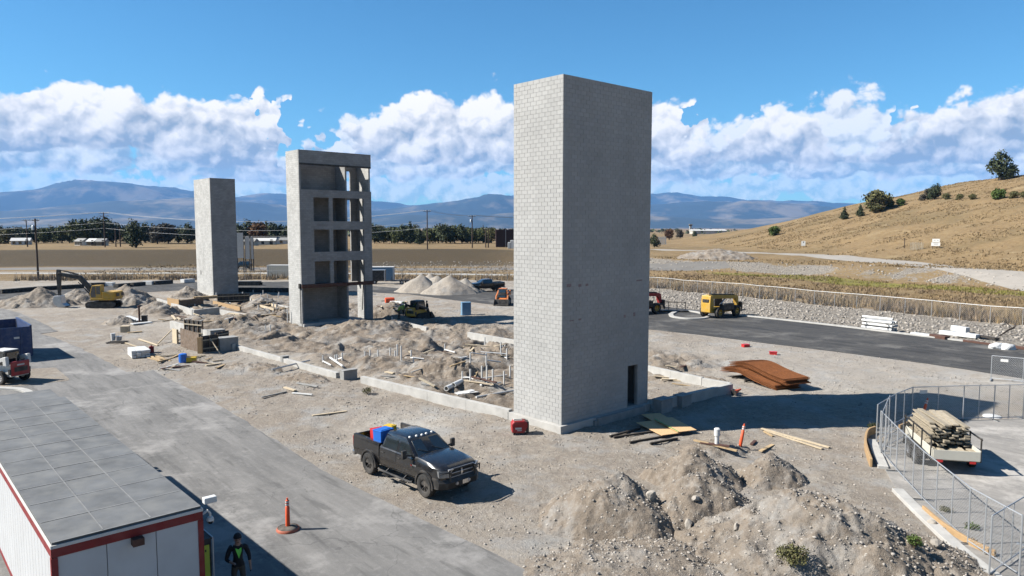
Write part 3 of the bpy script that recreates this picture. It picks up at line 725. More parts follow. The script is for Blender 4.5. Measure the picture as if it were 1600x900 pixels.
def mid_tower():
    X, Y, Z0, ZT = -21.22, 72.78, .0, 17.75; W1, W2, T = 2.9, 8.23, .2
    root = thing('stair_tower', 'grey block stair tower with rows of open bays and a steel beam', 'tower', (X, Y, 0), YAW)
    e = .003
    # front wall as piers and bands
    rows = [(13.12, 13.80), (9.83, 10.65), (6.58, 7.50)]
    f = MB()
    f.box((W2/2, T/2, (16.45+ZT)/2), (W2, T, ZT-16.45))
    for lo, hi in ((13.06, 13.84), (9.80, 10.66), (6.56, 7.52)): f.box((W2/2, T/2, (lo+hi)/2), (W2, T, hi-lo))
    for lo, hi in ((10.66, 13.06), (7.52, 9.80), (4.26, 6.56)):
        f.box((1.5/2, T/2, (lo+hi)/2), (1.5, T, hi-lo)); f.box(((3.23+3.64)/2, T/2, (lo+hi)/2), (.41, T, hi-lo)); f.box(((7.30+W2)/2, T/2, (lo+hi)/2), (W2-7.30, T, hi-lo))
    f.box((.10, T/2, (13.84+16.45)/2), (.20, T, 16.45-13.84))
    f.box((.08, T/2, 4.26/2), (.16, T, 4.26)); f.box(((7.42+W2)/2, T/2, 4.26/2), (W2-7.42, T, 4.26))
    f.build('front_wall', 'block_shaded', root)
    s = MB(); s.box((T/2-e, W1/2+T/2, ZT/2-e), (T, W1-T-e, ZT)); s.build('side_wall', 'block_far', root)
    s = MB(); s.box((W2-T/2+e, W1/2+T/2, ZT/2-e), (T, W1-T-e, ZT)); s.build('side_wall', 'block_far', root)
    b = MB(); bl = 6.35; br = 7.25
    b.box(((T+bl)/2, W1-T/2, ZT/2-e), (bl-T, T, ZT-2*e)); b.box(((br+W2-T)/2, W1-T/2, (4.1+ZT)/2-e), (W2-T-br, T, ZT-4.1-2*e))
    for lo, hi in ((16.1, ZT-.01), (13.0, 13.8), (9.7, 10.6), (6.5, 7.45)): b.box(((bl+br)/2, W1-T/2, (lo+hi)/2), (br-bl-.004, T-.004, hi-lo))
    b.build('back_wall', 'block_shaded', root)
    c = MB(); c.box((5.55, W1/2+.25, ZT/2-.02), (T, W1-.5-T-.01, ZT-.06)); c.build('cross_wall', 'block_shaded', root)
    for z in (13.45, 10.2, 7.0, 4.05):
        MB().box((2.85, W1/2+T/2+.01, z), (5.0, W1-2*T-.03, .2)).build('landing', 'concrete_grey', root)
    bm = MB(); bm.box((W2/2+.05, -.06, 4.07), (W2+.10, .10, .36)); bm.build('steel_beam', 'rust_dark', root)
    bm = MB(); bm.box((W2/2, .04, 16.36), (W2-.06, .22, .16)); bm.build('lintel_beam', 'dark_steel', root)
    bm = MB(); bm.tube([(-.06, .25, 4.3), (-.06, .25, .3)], .035, 8); bm.box((-.06, .25, 4.1), (.2, .3, .5)); bm.build('beam_bracket', 'dark_steel', root)
    br_ = MB(); br_.bar((7.25, .3, 3.9), (7.85, 1.6, 1.0), .08); br_.build('brace', 'dark_steel', root)
    MB().box((W2/2-.6, W1/2, .05), (W2-1.3, W1+.5, .42)).build('footing', 'concrete', root)
mid_tower()
def far_tower():
    root = thing('shaft_tower', 'plain windowless grey block tower farthest left behind the site', 'tower', (-43.45, 105.0, 0), YAW)
    W1, W2, ZT, T = 6.67, 3.63, 17.13, .2; e = .003
    f = MB(); f.box((W2/2, T/2, ZT/2), (W2, T, ZT)); f.build('front_wall', 'block_shaded', root)
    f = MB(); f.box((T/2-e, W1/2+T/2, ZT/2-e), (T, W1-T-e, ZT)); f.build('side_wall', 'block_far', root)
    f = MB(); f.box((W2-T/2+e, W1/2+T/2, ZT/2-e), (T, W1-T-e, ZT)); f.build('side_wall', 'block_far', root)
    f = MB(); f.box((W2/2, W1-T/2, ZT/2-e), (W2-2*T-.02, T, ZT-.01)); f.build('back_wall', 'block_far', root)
    MB().box((W2/2, W1/2, ZT-.4), (W2-2*T, W1-2*T, .1)).build('roof_deck', 'concrete_grey', root)
    MB().box((W2/2, W1/2, .0), (W2+.5, W1+.5, .5)).build('footing', 'concrete', root)
    MB().box((-.012, 4.9, 3.3), (.02, .25, .6)).build('access_hatch', 'form_black', root)
far_tower()

# ------------------------------------------------------------------ foundation walls
def fwall(label, a, b, h, th=.28, z0=-.35, name='foundation_wall', mat='concrete', dz=0):
    """poured wall between two points of the ground, split into pours"""
    a, b = Vector((a[0], a[1])), Vector((b[0], b[1])); d = b-a; L_ = d.length
    root = thing(name, label, 'wall', (a.x, a.y, dz), math.atan2(d.y, d.x), 'foundation walls')
    n = max(1, round(L_/3.2)); 
    for i in range(n):
        x0, x1 = L_*i/n, L_*(i+1)/n
        mb = MB(); mb.box(((x0+x1)/2, 0, (h+z0)/2), (x1-x0-.012, th+random.uniform(-.004, .004), h-z0+random.uniform(-.006, .006)))
        mb.build('wall_section', mat, root, bevel=.008)
    mb = MB(); mb.box((L_/2, 0, z0-.02), (L_+.3, th+.5, .3)); mb.build('footing', mat, root)
    return root
def W(px, py, z=0): p = G(px, py, z); return (p.x, p.y)
fwall('long pale concrete foundation wall running left from the nearest tower', W(798, 655), W(566, 600), .52)
fwall('lower pale foundation wall between the short pier and the formwork', W(528, 590), W(368, 545), .34)
fwall('foundation wall stub at the formwork corner', W(366, 547), W(336, 536), .5)
fwall('pale foundation wall behind the form panels', W(330, 531), W(268, 514), .8)
fwall('sunlit foundation wall running back beside the timber form box', W(302, 492), W(246, 473), .6)
fwall('grey cross wall with white end cap beyond the dirt trench', W(302, 494), W(342, 489), .7)
fwall('pale wall running right from the grey cross wall', W(345, 490), W(385, 497), .45)
fwall('pale foundation strip beside the loader and worker', W(613, 503), W(668, 516), .30)
fwall('pale foundation strip touching the left edge of the near tower', W(732, 526), W(812, 540), .42)
fwall('foundation wall right of the near tower seen in sunlight', W(1005, 582), W(1098, 603), .55)
fwall('foundation wall right of the near tower crossing its shadow', W(1035, 640), W(1142, 615), .62)
fwall('short return wall joining the two right hand foundation walls', W(1098, 604), W(1141, 612), .55)
fwall('far pale footing line beside the shaft tower pit', W(388, 470), W(452, 484), .35)
fwall('far grey retaining form between the two rear towers', W(372, 456), W(470, 457), .7, mat='form_black')
def pier(label, p, s, rz=YAW, mat='concrete_grey'):
    mb = MB(); mb.box((0, 0, s[2]/2-.2), (s[0], s[1], s[2]+.4)); mb.box((0, 0, s[2]+.02), (s[0]+.05, s[1]+.05, .05)); o = mb.build('concrete_pier', mat, bevel=.01); o.location = (p[0], p[1], 0); o.rotation_euler.z = rz
    tag(o, label, 'pier', 'concrete piers')
pier('dark capped concrete pier in the gap of the long foundation wall', W(545, 592), (1.0, .5, .6))
pier('small concrete pier on the low wall left of the long wall', W(445, 566), (.5, .4, .45))
pier('large grey concrete block beside the form panels', W(355, 546), (1.5, 1.0, 1.0))
pier('grey concrete block behind the form panels', W(338, 533), (1.3, .9, 1.0))
pier('concrete stub in shadow at the right foot of the nearest tower', W(1035, 643), (1.0, .6, .7))
pier('second concrete stub in the shadow right of the nearest tower', W(1066, 634), (.9, .6, .62))

# ------------------------------------------------------------------ piles of soil and gravel
def pile(label, c, rx, ry, h, rz=0, seed=0, mat='ground', soil=1.0, lum=.0, sharp=1.3, n=70, name='dirt_pile', group='soil piles on the site', rough=1.0, rock=0, lobes=()):
    if 15 <= seed <= 30 and seed != 19: h *= .78
    u = np.linspace(-1.15, 1.15, n); U, V = np.meshgrid(u, u)
    X = U*rx; Y = V*ry
    x, y = c[0], c[1]
    wob = 1+.25*fbm(U*1.5+seed*7.1, V*1.5+seed*3.3, seed, 3)
    r = np.hypot(U, V)*wob
    Z = np.clip(1-r**sharp, -.3, 1)
    for (lu, lv, lr, lh) in lobes: Z = np.maximum(Z, lh*np.clip(1-(np.hypot(U-lu, V-lv)/lr)**sharp, -.3, 1))
    Z = h*Z+rough*(h*.16*fbm(X*1.1+seed, Y*1.1, seed+5, 5)+.10*fbm(X*3.2, Y*3.2+seed, seed+9, 4, .6)+.12*h*(ridged(X*.9, Y*.9+seed, seed+2, 4)-.6))*sstep(-.25, .2, Z)
    Z = np.where(np.maximum(abs(U), abs(V)) > 1.1, -.5, Z)
    ca, sa = math.cos(rz), math.sin(rz)
    WX, WY = x+X*ca-Y*sa, y+X*sa+Y*ca
    gz = np.vectorize(Hs)(WX, WY)
    Z = Z+gz-.02
    me = grid_mesh(name, WX-x, WY-y, Z, mat)
    if mat == 'ground':
        on1 = np.ones_like(Z); set_attr(me, 'surf', np.stack([on1*0, on1*0, on1*rock, on1], -1)); set_attr(me, 'soil', np.stack([on1*soil, on1*lum, on1*0, on1], -1))
    o = bpy.data.objects.new(name, me); COL.objects.link(o); o.location = (x, y, 0); tag(o, label, 'pile', group)
    PILES.append((x, y, rx, ry, rz, Z, h)); return o
PILES = []
SCAT = []
pile('low rounded front left soil mound nearest the pickup in the foreground', W(965, 808), 2.7, 2.3, 1.55, .3, 1, soil=.8, sharp=1.35, n=110)
pile('back foreground soil mound just below the white pipe riser', W(1085, 752), 2.0, 1.5, 1.30, 0, 2, soil=.85, sharp=1.35, n=90)
pile('middle foreground soil mound with a dark undercut edge', W(1090, 805), 2.4, 1.8, 1.6, .1, 3, soil=.8, sharp=1.4, n=100)
pile('largest rocky foreground soil heap at the bottom right', W(1268, 868), 4.0, 3.5, 2.15, -.5, 4, soil=.75, sharp=1.2, n=170, lobes=((.45, -.45, .55, .6),))
pile('soil shoulder spreading at the bottom centre below the mounds', W(1010, 890), 3.6, 2.3, .6, .0, 5, soil=.6, sharp=1.6, n=120)
pile('right foreground soil ridge sloping to the fenced compound', W(1390, 872), 3.2, 2.4, .95, -.9, 6, soil=.6, sharp=1.5, n=110)
pile('soil hump between the red stake and the heap', W(1205, 748), 1.5, 1.2, 1.0, .4, 7, soil=.8, n=70)
pile('shallow soil rise around the white pipe riser', W(1115, 705), 1.8, 1.0, .5, 0, 8, soil=.8, n=60)
pile('conical tan soil pile right of the excavator', W(197, 474), 4.4, 3.6, 2.6, 0, 9, soil=.4, sharp=1.0)
pile('broad tan soil pile left of the excavator', W(62, 478), 5.0, 3.4, 2.4, .2, 10, soil=.4, sharp=1.0)
pile('small soil pile between excavator boom and cab', W(118, 470), 3.4, 2.6, 1.7, 0, 11, soil=.4, sharp=1.0)
pile('small dark gravel pile by the rusty standpipe', W(188, 506), 1.9, 1.5, .95, 0, 12, soil=.3, sharp=1.1)
pile('brown soil pile left of the sunlit footing', W(240, 489), 3.4, 2.0, 1.0, 0, 13, soil=.8)
pile('far soil pile at the left foot of the shaft tower', W(292, 463), 3.0, 2.4, 1.5, 0, 14, soil=.3, sharp=1.0)
pile('brown trench spoil heap behind the form panels', W(365, 512), 4.8, 2.4, 1.35, .5, 15, soil=1)
pile('brown spoil heap in front of the stair tower', W(582, 514), 4.6, 2.2, 1.3, .3, 16, soil=1, n=90)
pile('dark spoil ridge left of the stair tower foot', W(443, 528), 2.6, 1.6, 1.0, .2, 17, soil=1)
pile('spoil bank under the loader workers', W(612, 492), 4.0, 2.4, 1.6, 0, 18, soil=1)
pile('conical dark soil heap among the white pipes', W(688, 588), 2.9, 1.9, 1.15, 0, 19, soil=.9, sharp=1.05, n=90)
pile('low spoil ridge left of the conical heap', W(590, 572), 3.0, 1.1, .7, .2, 20, soil=1)
pile('small clod heap in the middle of the pad', W(537, 549), 1.6, .9, .6, 0, 21, soil=1)
pile('spoil heap behind the conical heap', W(645, 540), 3.6, 1.7, .9, .4, 22, soil=1)
pile('spoil heap left of the tall white pipes', W(762, 552), 3.0, 1.6, .9, 0, 23, soil=.9)
pile('spoil bank between stair tower and pale strip', W(720, 520), 4.0, 1.6, .8, .2, 24, soil=.7)
pile('rocky spoil bank right of the near tower', W(1035, 566), 2.6, 1.8, .8, -.3, 25, soil=.8)
pile('rubble bank along the right foundation wall', W(1075, 590), 2.4, .9, .45, -.4, 26, soil=.6)
pile('brown spoil heap at the left end of the low wall', W(400, 575), 2.6, 1.2, .55, -.5, 27, soil=.9)
pile('disturbed spoil along the low foundation wall', W(478, 592), 2.8, 1.0, .5, -.6, 28, soil=.9)
pile('far spoil heap left of the stair tower', W(428, 500), 3.6, 1.8, 1.3, 0, 29, soil=1)
pile('far dark spoil heap between the rear towers', W(405, 478), 4.0, 2.0, 1.1, 0, 30, soil=1)
for k, (px, py, rx, h, lb) in enumerate(((658, 456, 4.6, 2.9, 'leftmost pale gravel cone on the loop road'), (683, 455, 4.4, 2.6, 'second pale gravel cone from the left'), (703, 458, 5.0, 2.9, 'widest pale gravel cone'), (727, 456, 3.6, 2.2, 'rightmost pale gravel cone behind the trailer tongue'), (672, 449, 4.0, 2.4, 'pale gravel cone behind the front row'))):
    pile(lb, W(px, py), rx*.85, rx*.75, h, 0, 40+k, soil=0, lum=.22, sharp=1.0, n=44, name='gravel_pile', group='gravel cones', rough=.35)
pile('grey rubble mound far off beyond the fence right of the near tower', (52, 185), 10, 7, 2.6, 0, 50, soil=.9, name='rubble_mound', group=None, sharp=1.3)

# loose stones, too many to count
def stones():
    ico = [(0, 0, 1), (.894, 0, .447), (.276, .851, .447), (-.724, .526, .447), (-.724, -.526, .447), (.276, -.851, .447), (.724, .526, -.447), (-.276, .851, -.447), (-.894, 0, -.447), (-.276, -.851, -.447), (.724, -.526, -.447), (0, 0, -1)]
    icf = [(0, 1, 2), (0, 2, 3), (0, 3, 4), (0, 4, 5), (0, 5, 1), (1, 6, 2), (2, 7, 3), (3, 8, 4), (4, 9, 5), (5, 10, 1), (6, 7, 2), (7, 8, 3), (8, 9, 4), (9, 10, 5), (10, 6, 1), (6, 11, 7), (7, 11, 8), (8, 11, 9), (9, 11, 10), (10, 11, 6)]
    ico = np.array(ico); icf = np.array(icf)
    P = []
    def put(x, y, z, s): P.append((x, y, z, s))
    R = RNG
    n = 60000
    X = R.uniform(-32, 34, n); Y = 17+R.random(n)**1.7*75
    t = seg_signed(X, Y, FENCE); rd = np.minimum(np.minimum(poly_sd(X, Y, ROAD_SITE), poly_sd(X, Y, ROAD_LOOP)), poly_sd(X, Y, PAD))
    dens = sstep(.35, .62, vnoise(X/3, Y/3, 77)*.6+vnoise(X/.9, Y/.9, 78)*.4)
    keep = (rd > .1) & (t < -1) & (.0+R.random(n) < .12+.88*dens)
    for x, y in zip(X[keep], Y[keep]): put(x, y, Hs(x, y), .012+.048*R.random()**4+y*.00030)
    for (x, y, rx, ry, rz, Z, h) in PILES[:30]:
        k = int(rx*ry*(520 if y < 30 else 70)); nn = Z.shape[0]
        U = R.uniform(-1, 1, k); V = R.uniform(-1, 1, k); ca, sa = math.cos(rz), math.sin(rz)
        for u, v in zip(U, V):
            j = int((v+1.15)/2.3*(nn-1)); i = int((u+1.15)/2.3*(nn-1)); z = Z[j, i]
            px, py = x+u*rx*ca-v*ry*sa, y+u*rx*sa+v*ry*ca
            if z < Hs(px, py)+.01: continue
            put(px, py, z, .011+.060*R.random()**5+max(0, y-30)*.0004)
    # cobbles of the drainage strip under the boundary fence
    k = 9000; X = R.uniform(14, 66, k); Y = R.uniform(40, 122, k); t = seg_signed(X, Y, FENCE); rd = poly_sd(X, Y, ROAD_LOOP)
    kp = (t > -22) & (t < -.3) & (rd > .5)
    for x, y in zip(X[kp], Y[kp]): put(x, y, Hs(x, y), .10+.14*R.random()**2)
    k = 9000; X = R.uniform(-40, 100, k); Y = R.uniform(60, 200, k); t = seg_signed(X, Y, FENCE); kp = (t > 46) & (t < 59)
    for x, y in zip(X[kp], Y[kp]): put(x, y, Hs(x, y), .12+.20*R.random()**2)
    A = np.array(P); N_ = len(A)
    # keep clear of the near tower and of the vehicles' wheels
    S = A[:, 3][:, None, None]
    jit = R.uniform(.65, 1.15, (N_, 12, 1)); sq = R.uniform([.7, .7, .45], [1.25, 1.0, .85], (N_, 1, 3)); th = R.uniform(0, 6.28, N_)
    V = ico[None]*jit*sq*S; c, s = np.cos(th)[:, None], np.sin(th)[:, None]
    VX = V[..., 0]*c-V[..., 1]*s; VY = V[..., 0]*s+V[..., 1]*c
    V = np.stack([VX+A[:, 0:1], VY+A[:, 1:2], V[..., 2]+A[:, 2:3]+A[:, 3:4]*.18], -1).reshape(-1, 3)
    Fc = (icf[None]+np.arange(N_)[:, None, None]*12).reshape(-1, 3)
    me = bpy.data.meshes.new('loose_stones'); me.vertices.add(len(V)); me.vertices.foreach_set('co', V.astype(np.float32).ravel())
    me.loops.add(Fc.size); me.loops.foreach_set('vertex_index', Fc.astype(np.int32).ravel()); me.polygons.add(len(Fc)); me.polygons.foreach_set('loop_start', np.arange(0, Fc.size, 3, dtype=np.int32)); me.polygons.foreach_set('loop_total', np.full(len(Fc), 3, np.int32))
    M('stone', (.36, .325, .285), .92, var=.15, scale=8, island=.42); me.materials.append(MAT['stone']); me.update()
    o = bpy.data.objects.new('loose_stones', me); COL.objects.link(o); kind(o, 'stuff'); o['label'] = 'loose stones and cobbles strewn over the soil'
stones()
M('boulder', (.36, .325, .28), .9, var=.2, scale=4, bump=.4, bscale=10, island=.15)
def boulder(p, s, label, seed):
    bm = bmesh.new(); bmesh.ops.create_icosphere(bm, subdivisions=2, radius=1)
    for v in bm.verts:
        k = 1+.35*mnoise.noise(v.co*1.3+Vector((seed*3.7, 0, seed)))+.15*mnoise.noise(v.co*3+Vector((seed, 2, 0))); v.co = Vector((v.co.x*1.2, v.co.y*.9, v.co.z*.7))*k*s*.78
    me = bpy.data.meshes.new('boulder'); bm.to_mesh(me); bm.free(); me.materials.append(MAT['boulder']); o = bpy.data.objects.new('boulder', me); COL.objects.link(o); o.location = p; o.rotation_euler = (seed, seed*2.1, seed*1.3); tag(o, label, 'rock', 'single rocks on the soil heaps')
def surface(px, py):
    """where the ray through a point of the photograph meets the ground or a pile, walked outwards"""
    c, s = math.cos(PITCH), math.sin(PITCH); u = (px-800)/FPX; v = -(py-450)/FPX; d = Vector((u, c+v*s, -s+v*c)); t = 14.0
    while t < 200:
        p = d*t+Vector((0, 0, CAM_H)); z = Hs(p.x, p.y)
        for (x, y, rx, ry, rz, Z, h) in PILES:
            if abs(p.x-x) > rx*1.6 or abs(p.y-y) > max(rx, ry)*1.6: continue
            dx, dy = p.x-x, p.y-y; U = (dx*math.cos(rz)+dy*math.sin(rz))/rx; V = (-dx*math.sin(rz)+dy*math.cos(rz))/ry
            if abs(U) < 1.1 and abs(V) < 1.1: nn = Z.shape[0]; z = max(z, Z[int((V+1.15)/2.3*(nn-1)), int((U+1.15)/2.3*(nn-1))])
        if p.z <= z: p.z = z; return p
        t += .03
    return G(px, py)
for k, (px, py, s, lb) in enumerate(((1075, 823, .22, 'bright pale rock in the hollow between the foreground mounds'), (1016, 779, .24, 'tan rock wedged against the front left mound'), (1087, 783, .17, 'flat rock lying on the middle mound'), (1455, 823, .22, 'pale rock nearest the kerb right of the heap'), (1476, 831, .14, 'small white rock beside the kerb'), (1462, 851, .2, 'rock below the pale one by the kerb'), (1045, 840, .13, 'darker rock left of the bright pale rock'), (1150, 826, .15, 'rock on the left shoulder of the largest heap'))):
    boulder(surface(px, py)+Vector((0, 0, s*.25)), s, lb, k+1)
# ------------------------------------------------------------------ vehicles (local +x is forward)
def wheel_mesh(r, w, rim_r, spokes=8, rim_mat='black_satin'):
    t = MB(); hw = w/2
    t.lathe([(rim_r, -hw*.8), (r*.82, -hw), (r*.95, -hw*.92), (r, -hw*.72), (r, hw*.72), (r*.95, hw*.92), (r*.82, hw), (rim_r, hw*.8)], axis='Y', n=26)
    nt = 26
    for k in range(nt):       # tread blocks
        a = 2*math.pi*(k+.5)/nt
        for sgn in (-1, 1): t.box((math.cos(a)*r, sgn*hw*.42, math.sin(a)*r), (.030, hw*.62, r*.13), Matrix.Rotation(-a, 3, 'Y'))
    tyre = t.mesh('tyre', 'rubber', 35)
    m = MB(); m.lathe([(.001, hw*.30), (rim_r*.30, hw*.34), (rim_r*.32, hw*.2), (rim_r*.86, hw*.05), (rim_r*.9, hw*.74), (rim_r*1.0, hw*.8), (rim_r*1.0, -hw*.8), (.001, -hw*.7)], axis='Y', n=26)
    for k in range(spokes):
        a = 2*math.pi*k/spokes; m.box((math.cos(a)*rim_r*.58, hw*.42, math.sin(a)*rim_r*.58), (rim_r*.66, hw*.26, rim_r*.17), Matrix.Rotation(-a, 3, 'Y'))
    rim = m.mesh('rim', rim_mat, 30)
    hub = MB().lathe([(.001, hw*.62), (rim_r*.16, hw*.6), (rim_r*.2, hw*.3)], axis='Y', n=12).mesh('hub_cap', 'chrome', 30)
    return tyre, rim, hub
def wheel(parent, ms, loc, side):
    t = linked('wheel', ms[0], parent, loc, 0 if side > 0 else math.pi)
    linked('rim', ms[1], t); linked('hub_cap', ms[2], t); return t
def quadpanel(mb, P, inset, off):
    """a pane set into a four sided face: inset from its edges, off proud of it"""
    P = [Vector(p) for p in P]; c = sum(P, Vector())/4; n = (P[1]-P[0]).cross(P[3]-P[0]).normalized()
    l, b, r, t = inset
    bil = lambda u, v: (P[0]*(1-u)+P[1]*u)*(1-v)+(P[3]*(1-u)+P[2]*u)*v
    Q = [bil(l, b), bil(1-r, b), bil(1-r, 1-t), bil(l, 1-t)]
    mb.add([q+n*off for q in Q]+[q-n*.02 for q in Q], [(0, 1, 2, 3), (7, 6, 5, 4), (0, 4, 5, 1), (1, 5, 6, 2), (2, 6, 7, 3), (3, 7, 4, 0)])
def pickup(label, loc, rz, paint='black_paint', guard=True, cargo=True, wr=.445, lift=0.0, lights=True):
    root = thing('pickup_truck', label, 'pickup truck', loc, rz, 'pickup trucks'); root.scale = (.96, .96, .96)
    z = lambda v: v+lift
    def ring(x, w, zb, zsh, zt, crown=.02, tw=None):
        tw = w-.10 if tw is None else tw
        return [(x, -w+.06, zb), (x, -w, zb+.14), (x, -w-.01, (zb+zsh)/2), (x, -w+.015, zsh), (x, -tw, zt-.02), (x, -tw*.6, zt+crown*.7), (x, 0, zt+crown), (x, tw*.6, zt+crown*.7), (x, tw, zt-.02), (x, w-.015, zsh), (x, w+.01, (zb+zsh)/2), (x, w, zb+.14), (x, w-.06, zb)]
    b = MB()
    b.loft([ring(2.90, .80, z(.82), z(1.12), z(1.20)), ring(2.80, .90, z(.74), z(1.18), z(1.27)), ring(2.55, .965, z(.62), z(1.24), z(1.34)), ring(1.9, .985, z(.58), z(1.28), z(1.40)), ring(1.34, .985, z(.58), z(1.30), z(1.45)), ring(1.20, .985, z(.56), z(1.32), z(1.43)), ring(-1.12, .985, z(.56), z(1.32), z(1.42), 0)])
    b.build('body', paint, root, smooth=38)
    # cab above the belt line
    zb, zt = z(1.36), z(1.98)
    base = [(1.30, -.92), (1.30, .92), (-1.12, .92), (-1.12, -.92)]
    def cr(k, zz, fx, rx_, w, r=.12):
        P = [(fx-r*.5, -w+.0), (fx, -w+r), (fx+.05, 0), (fx, w-r), (fx-r*.5, w), (rx_+r, w), (rx_, w-r), (rx_, -w+r), (rx_+r, -w)]
        return [(x, y, zz) for x, y in P]
    c = MB(); c.loft([cr(0, zb-.1, 1.36, -1.12, .94, .10), cr(0, zb, 1.30, -1.12, .925, .10), cr(0, z(1.88), .60, -.98, .76, .10), cr(0, z(1.965), .40, -.93, .70, .12), cr(0, z(2.0), .05, -.70, .50, .15)])
    c.build('cab', paint, root, smooth=42)
    z0, z1 = zb, z(1.88)
    lp = lambda t, a, b_: a+(b_-a)*t
    for sgn in (-1, 1):
        y0, y1 = sgn*.925, sgn*.76
        for (xb0, xb1, xt0, xt1) in ((.10, 1.16, .12, .56), (-.98, .02, -.86, .04)):
            mb = MB(); P = [(xb0, y0, z0), (xb1, y0, z0), (xt1, y1, z1), (xt0, y1, z1)]
            if sgn > 0: P = [P[1], P[0], P[3], P[2]]
            quadpanel(mb, P, (.04, .06, .04, .08), .006); mb.build('side_window', 'glass_dark', root)
        for nm, xa, xb_ in (('front_door', .06, 1.15), ('rear_door', -1.04, .02)):
            d = MB(); d.add([(x, sgn*y, zz) for x, y, zz in ((xa, .975, z(.68)), (xb_, .975, z(.68)), (xb_, .999, z(.96)), (xa, .999, z(.96)), (xb_, .985, z(1.27)), (xa, .985, z(1.27)))]+[(x, sgn*.9, zz) for x, zz in ((xa, z(.68)), (xb_, z(.68)), (xb_, z(.96)), (xa, z(.96)), (xb_, z(1.27)), (xa, z(1.27)))],
                      [(0, 1, 2, 3), (3, 2, 4, 5), (0, 6, 7, 1), (5, 4, 10, 11), (0, 3, 9, 6), (3, 5, 11, 9), (1, 7, 8, 2), (2, 8, 10, 4)])
            door = d.build(nm, paint, root)
            h = MB(); h.box((xa+.16, sgn*1.012, z(1.16)), (.2, .03, .035)); h.build('door_handle', 'black_satin', door, bevel=.008)
        # towing mirrors
        m = MB(); m.bar((.98, sgn*.93, z(1.42)), (.93, sgn*1.16, z(1.45)), .05, .09); m.box((.92, sgn*1.24, z(1.50)), (.12, .20, .34)); mo = m.build('mirror', 'black_satin', root, bevel=.02)
        MB().box((.856, sgn*1.24, z(1.50)), (.006, .16, .28)).build('mirror_glass', 'chrome', mo)
        # arches and flares
        for ax in (1.9, -1.9):
            f = MB(); n = 14; P = []
            for k in range(n+1):
                a = math.pi*(-.06+1.12*k/n); P.append((ax+math.cos(a)*.56, z(.50)+math.sin(a)*.55))
            Q = [(ax+(x-ax)*.86, z(.50)+(zz-z(.50))*.86) for x, zz in P]
            rings = [[(p[0], sgn*1.0, p[1]), (p[0], sgn*1.055, p[1]-.02), (q[0], sgn*1.05, q[1]), (q[0], sgn*.96, q[1])] for p, q in zip(P, Q)]
            f.loft(rings); f.build('fender_flare', 'black_satin', root, smooth=40)
            wv = MB(); wv.side([(ax+math.cos(math.pi*k/12)*.53, z(.46)+math.sin(math.pi*k/12)*.53) for k in range(13)], sgn*.90, sgn*1.004); wv.build('wheel_well_shade', 'form_black', root)  # solid black half disc on the body side, painted shade for the arch opening
        sb = MB(); sb.tube([(1.15, sgn*1.02, z(.42)), (1.05, sgn*1.06, z(.40)), (-1.05, sgn*1.06, z(.40)), (-1.15, sgn*1.02, z(.42))], .045, 8); sb.bar((.6, sgn*1.06, z(.40)), (.6, sgn*.8, z(.56)), .05); sb.bar((-.6, sgn*1.06, z(.40)), (-.6, sgn*.8, z(.56)), .05); sb.box((.6, sgn*1.08, z(.30)), (.4, .12, .03)); sb.box((-.55, sgn*1.08, z(.30)), (.4, .12, .03)); sb.build('step_bar', 'black_satin', root, smooth=40)
        hl = MB(); hl.add([(2.70, sgn*.945, z(.98)), (2.885, sgn*.62, z(.98)), (2.885, sgn*.62, z(1.15)), (2.66, sgn*.95, z(1.17)), (2.5, sgn*.90, z(.98)), (2.6, sgn*.60, z(.98)), (2.6, sgn*.6, z(1.15)), (2.45, sgn*.90, z(1.17))], [(0, 1, 2, 3), (4, 5, 1, 0), (3, 2, 6, 7), (0, 3, 7, 4), (1, 5, 6, 2)])
        for vtx in range(4): x, y, zz = hl.v[vtx]; hl.v[vtx] = (x+.10, y+sgn*.045, zz+(.03 if vtx > 1 else -.03))
        ho = hl.build('headlight', 'headlamp', root)
        for yy in (.86, .72): MB().lathe([(.001, .02), (.05, .012), (.055, -.02)], (2.80+(.86-yy)*.55, sgn*yy, z(1.07)), 'X', 10).build('lamp', 'lamp_white', ho)
        # bed side
        s = MB(); s.loft([[(x, sgn*.76, zb2), (x, sgn*.93, z(.62)), (x, sgn*.995, z(.95)), (x, sgn*.985, z(1.32)), (x, sgn*.95, zt2), (x, sgn*.80, zt2), (x, sgn*.78, z(.9))] for x, zb2, zt2 in ((-1.18, z(.8), z(1.46)), (-1.9, z(.8), z(1.47)), (-3.0, z(.8), z(1.50)), (-3.10, z(.84), z(1.49)))]); s.build('bed_side', paint, root, smooth=38)
        MB().box((-3.12, sgn*.90, z(1.18)), (.05, .15, .42)).build('tail_light', 'red_plastic', root, bevel=.01)
        MB().box((1.26, sgn*1.006, z(1.10)), (.26, .008, .05)).build('badge', 'chrome', root); MB().box((1.07, sgn*1.006, z(1.075)), (.05, .008, .05)).build('badge', 'red_plastic', root)
        wheel(root, WHEELS[(wr)], (1.9, sgn*.90, wr), sgn); wheel(root, WHEELS[(wr)], (-1.9, sgn*.90, wr), sgn)
    mb = MB(); quadpanel(mb, [(1.30, -.84, z0), (1.30, .84, z0), (.60, .68, z1), (.60, -.68, z1)], (.03, .05, .03, .04), .022); mb.build('windshield', 'glass_dark', root)
    wp = MB(); wp.bar((1.30, -.05, z(1.40)), (1.04, -.62, z(1.63)), .02); wp.bar((1.30, .62, z(1.40)), (1.05, .05, z(1.62)), .02); wp.build('wiper', 'black_satin', root)
    mb = MB(); quadpanel(mb, [(-1.12, .80, z0), (-1.12, -.80, z0), (-.98, -.66, z1), (-.98, .66, z1)], (.04, .1, .04, .1), .006); mb.build('rear_window', 'glass_dark', root)
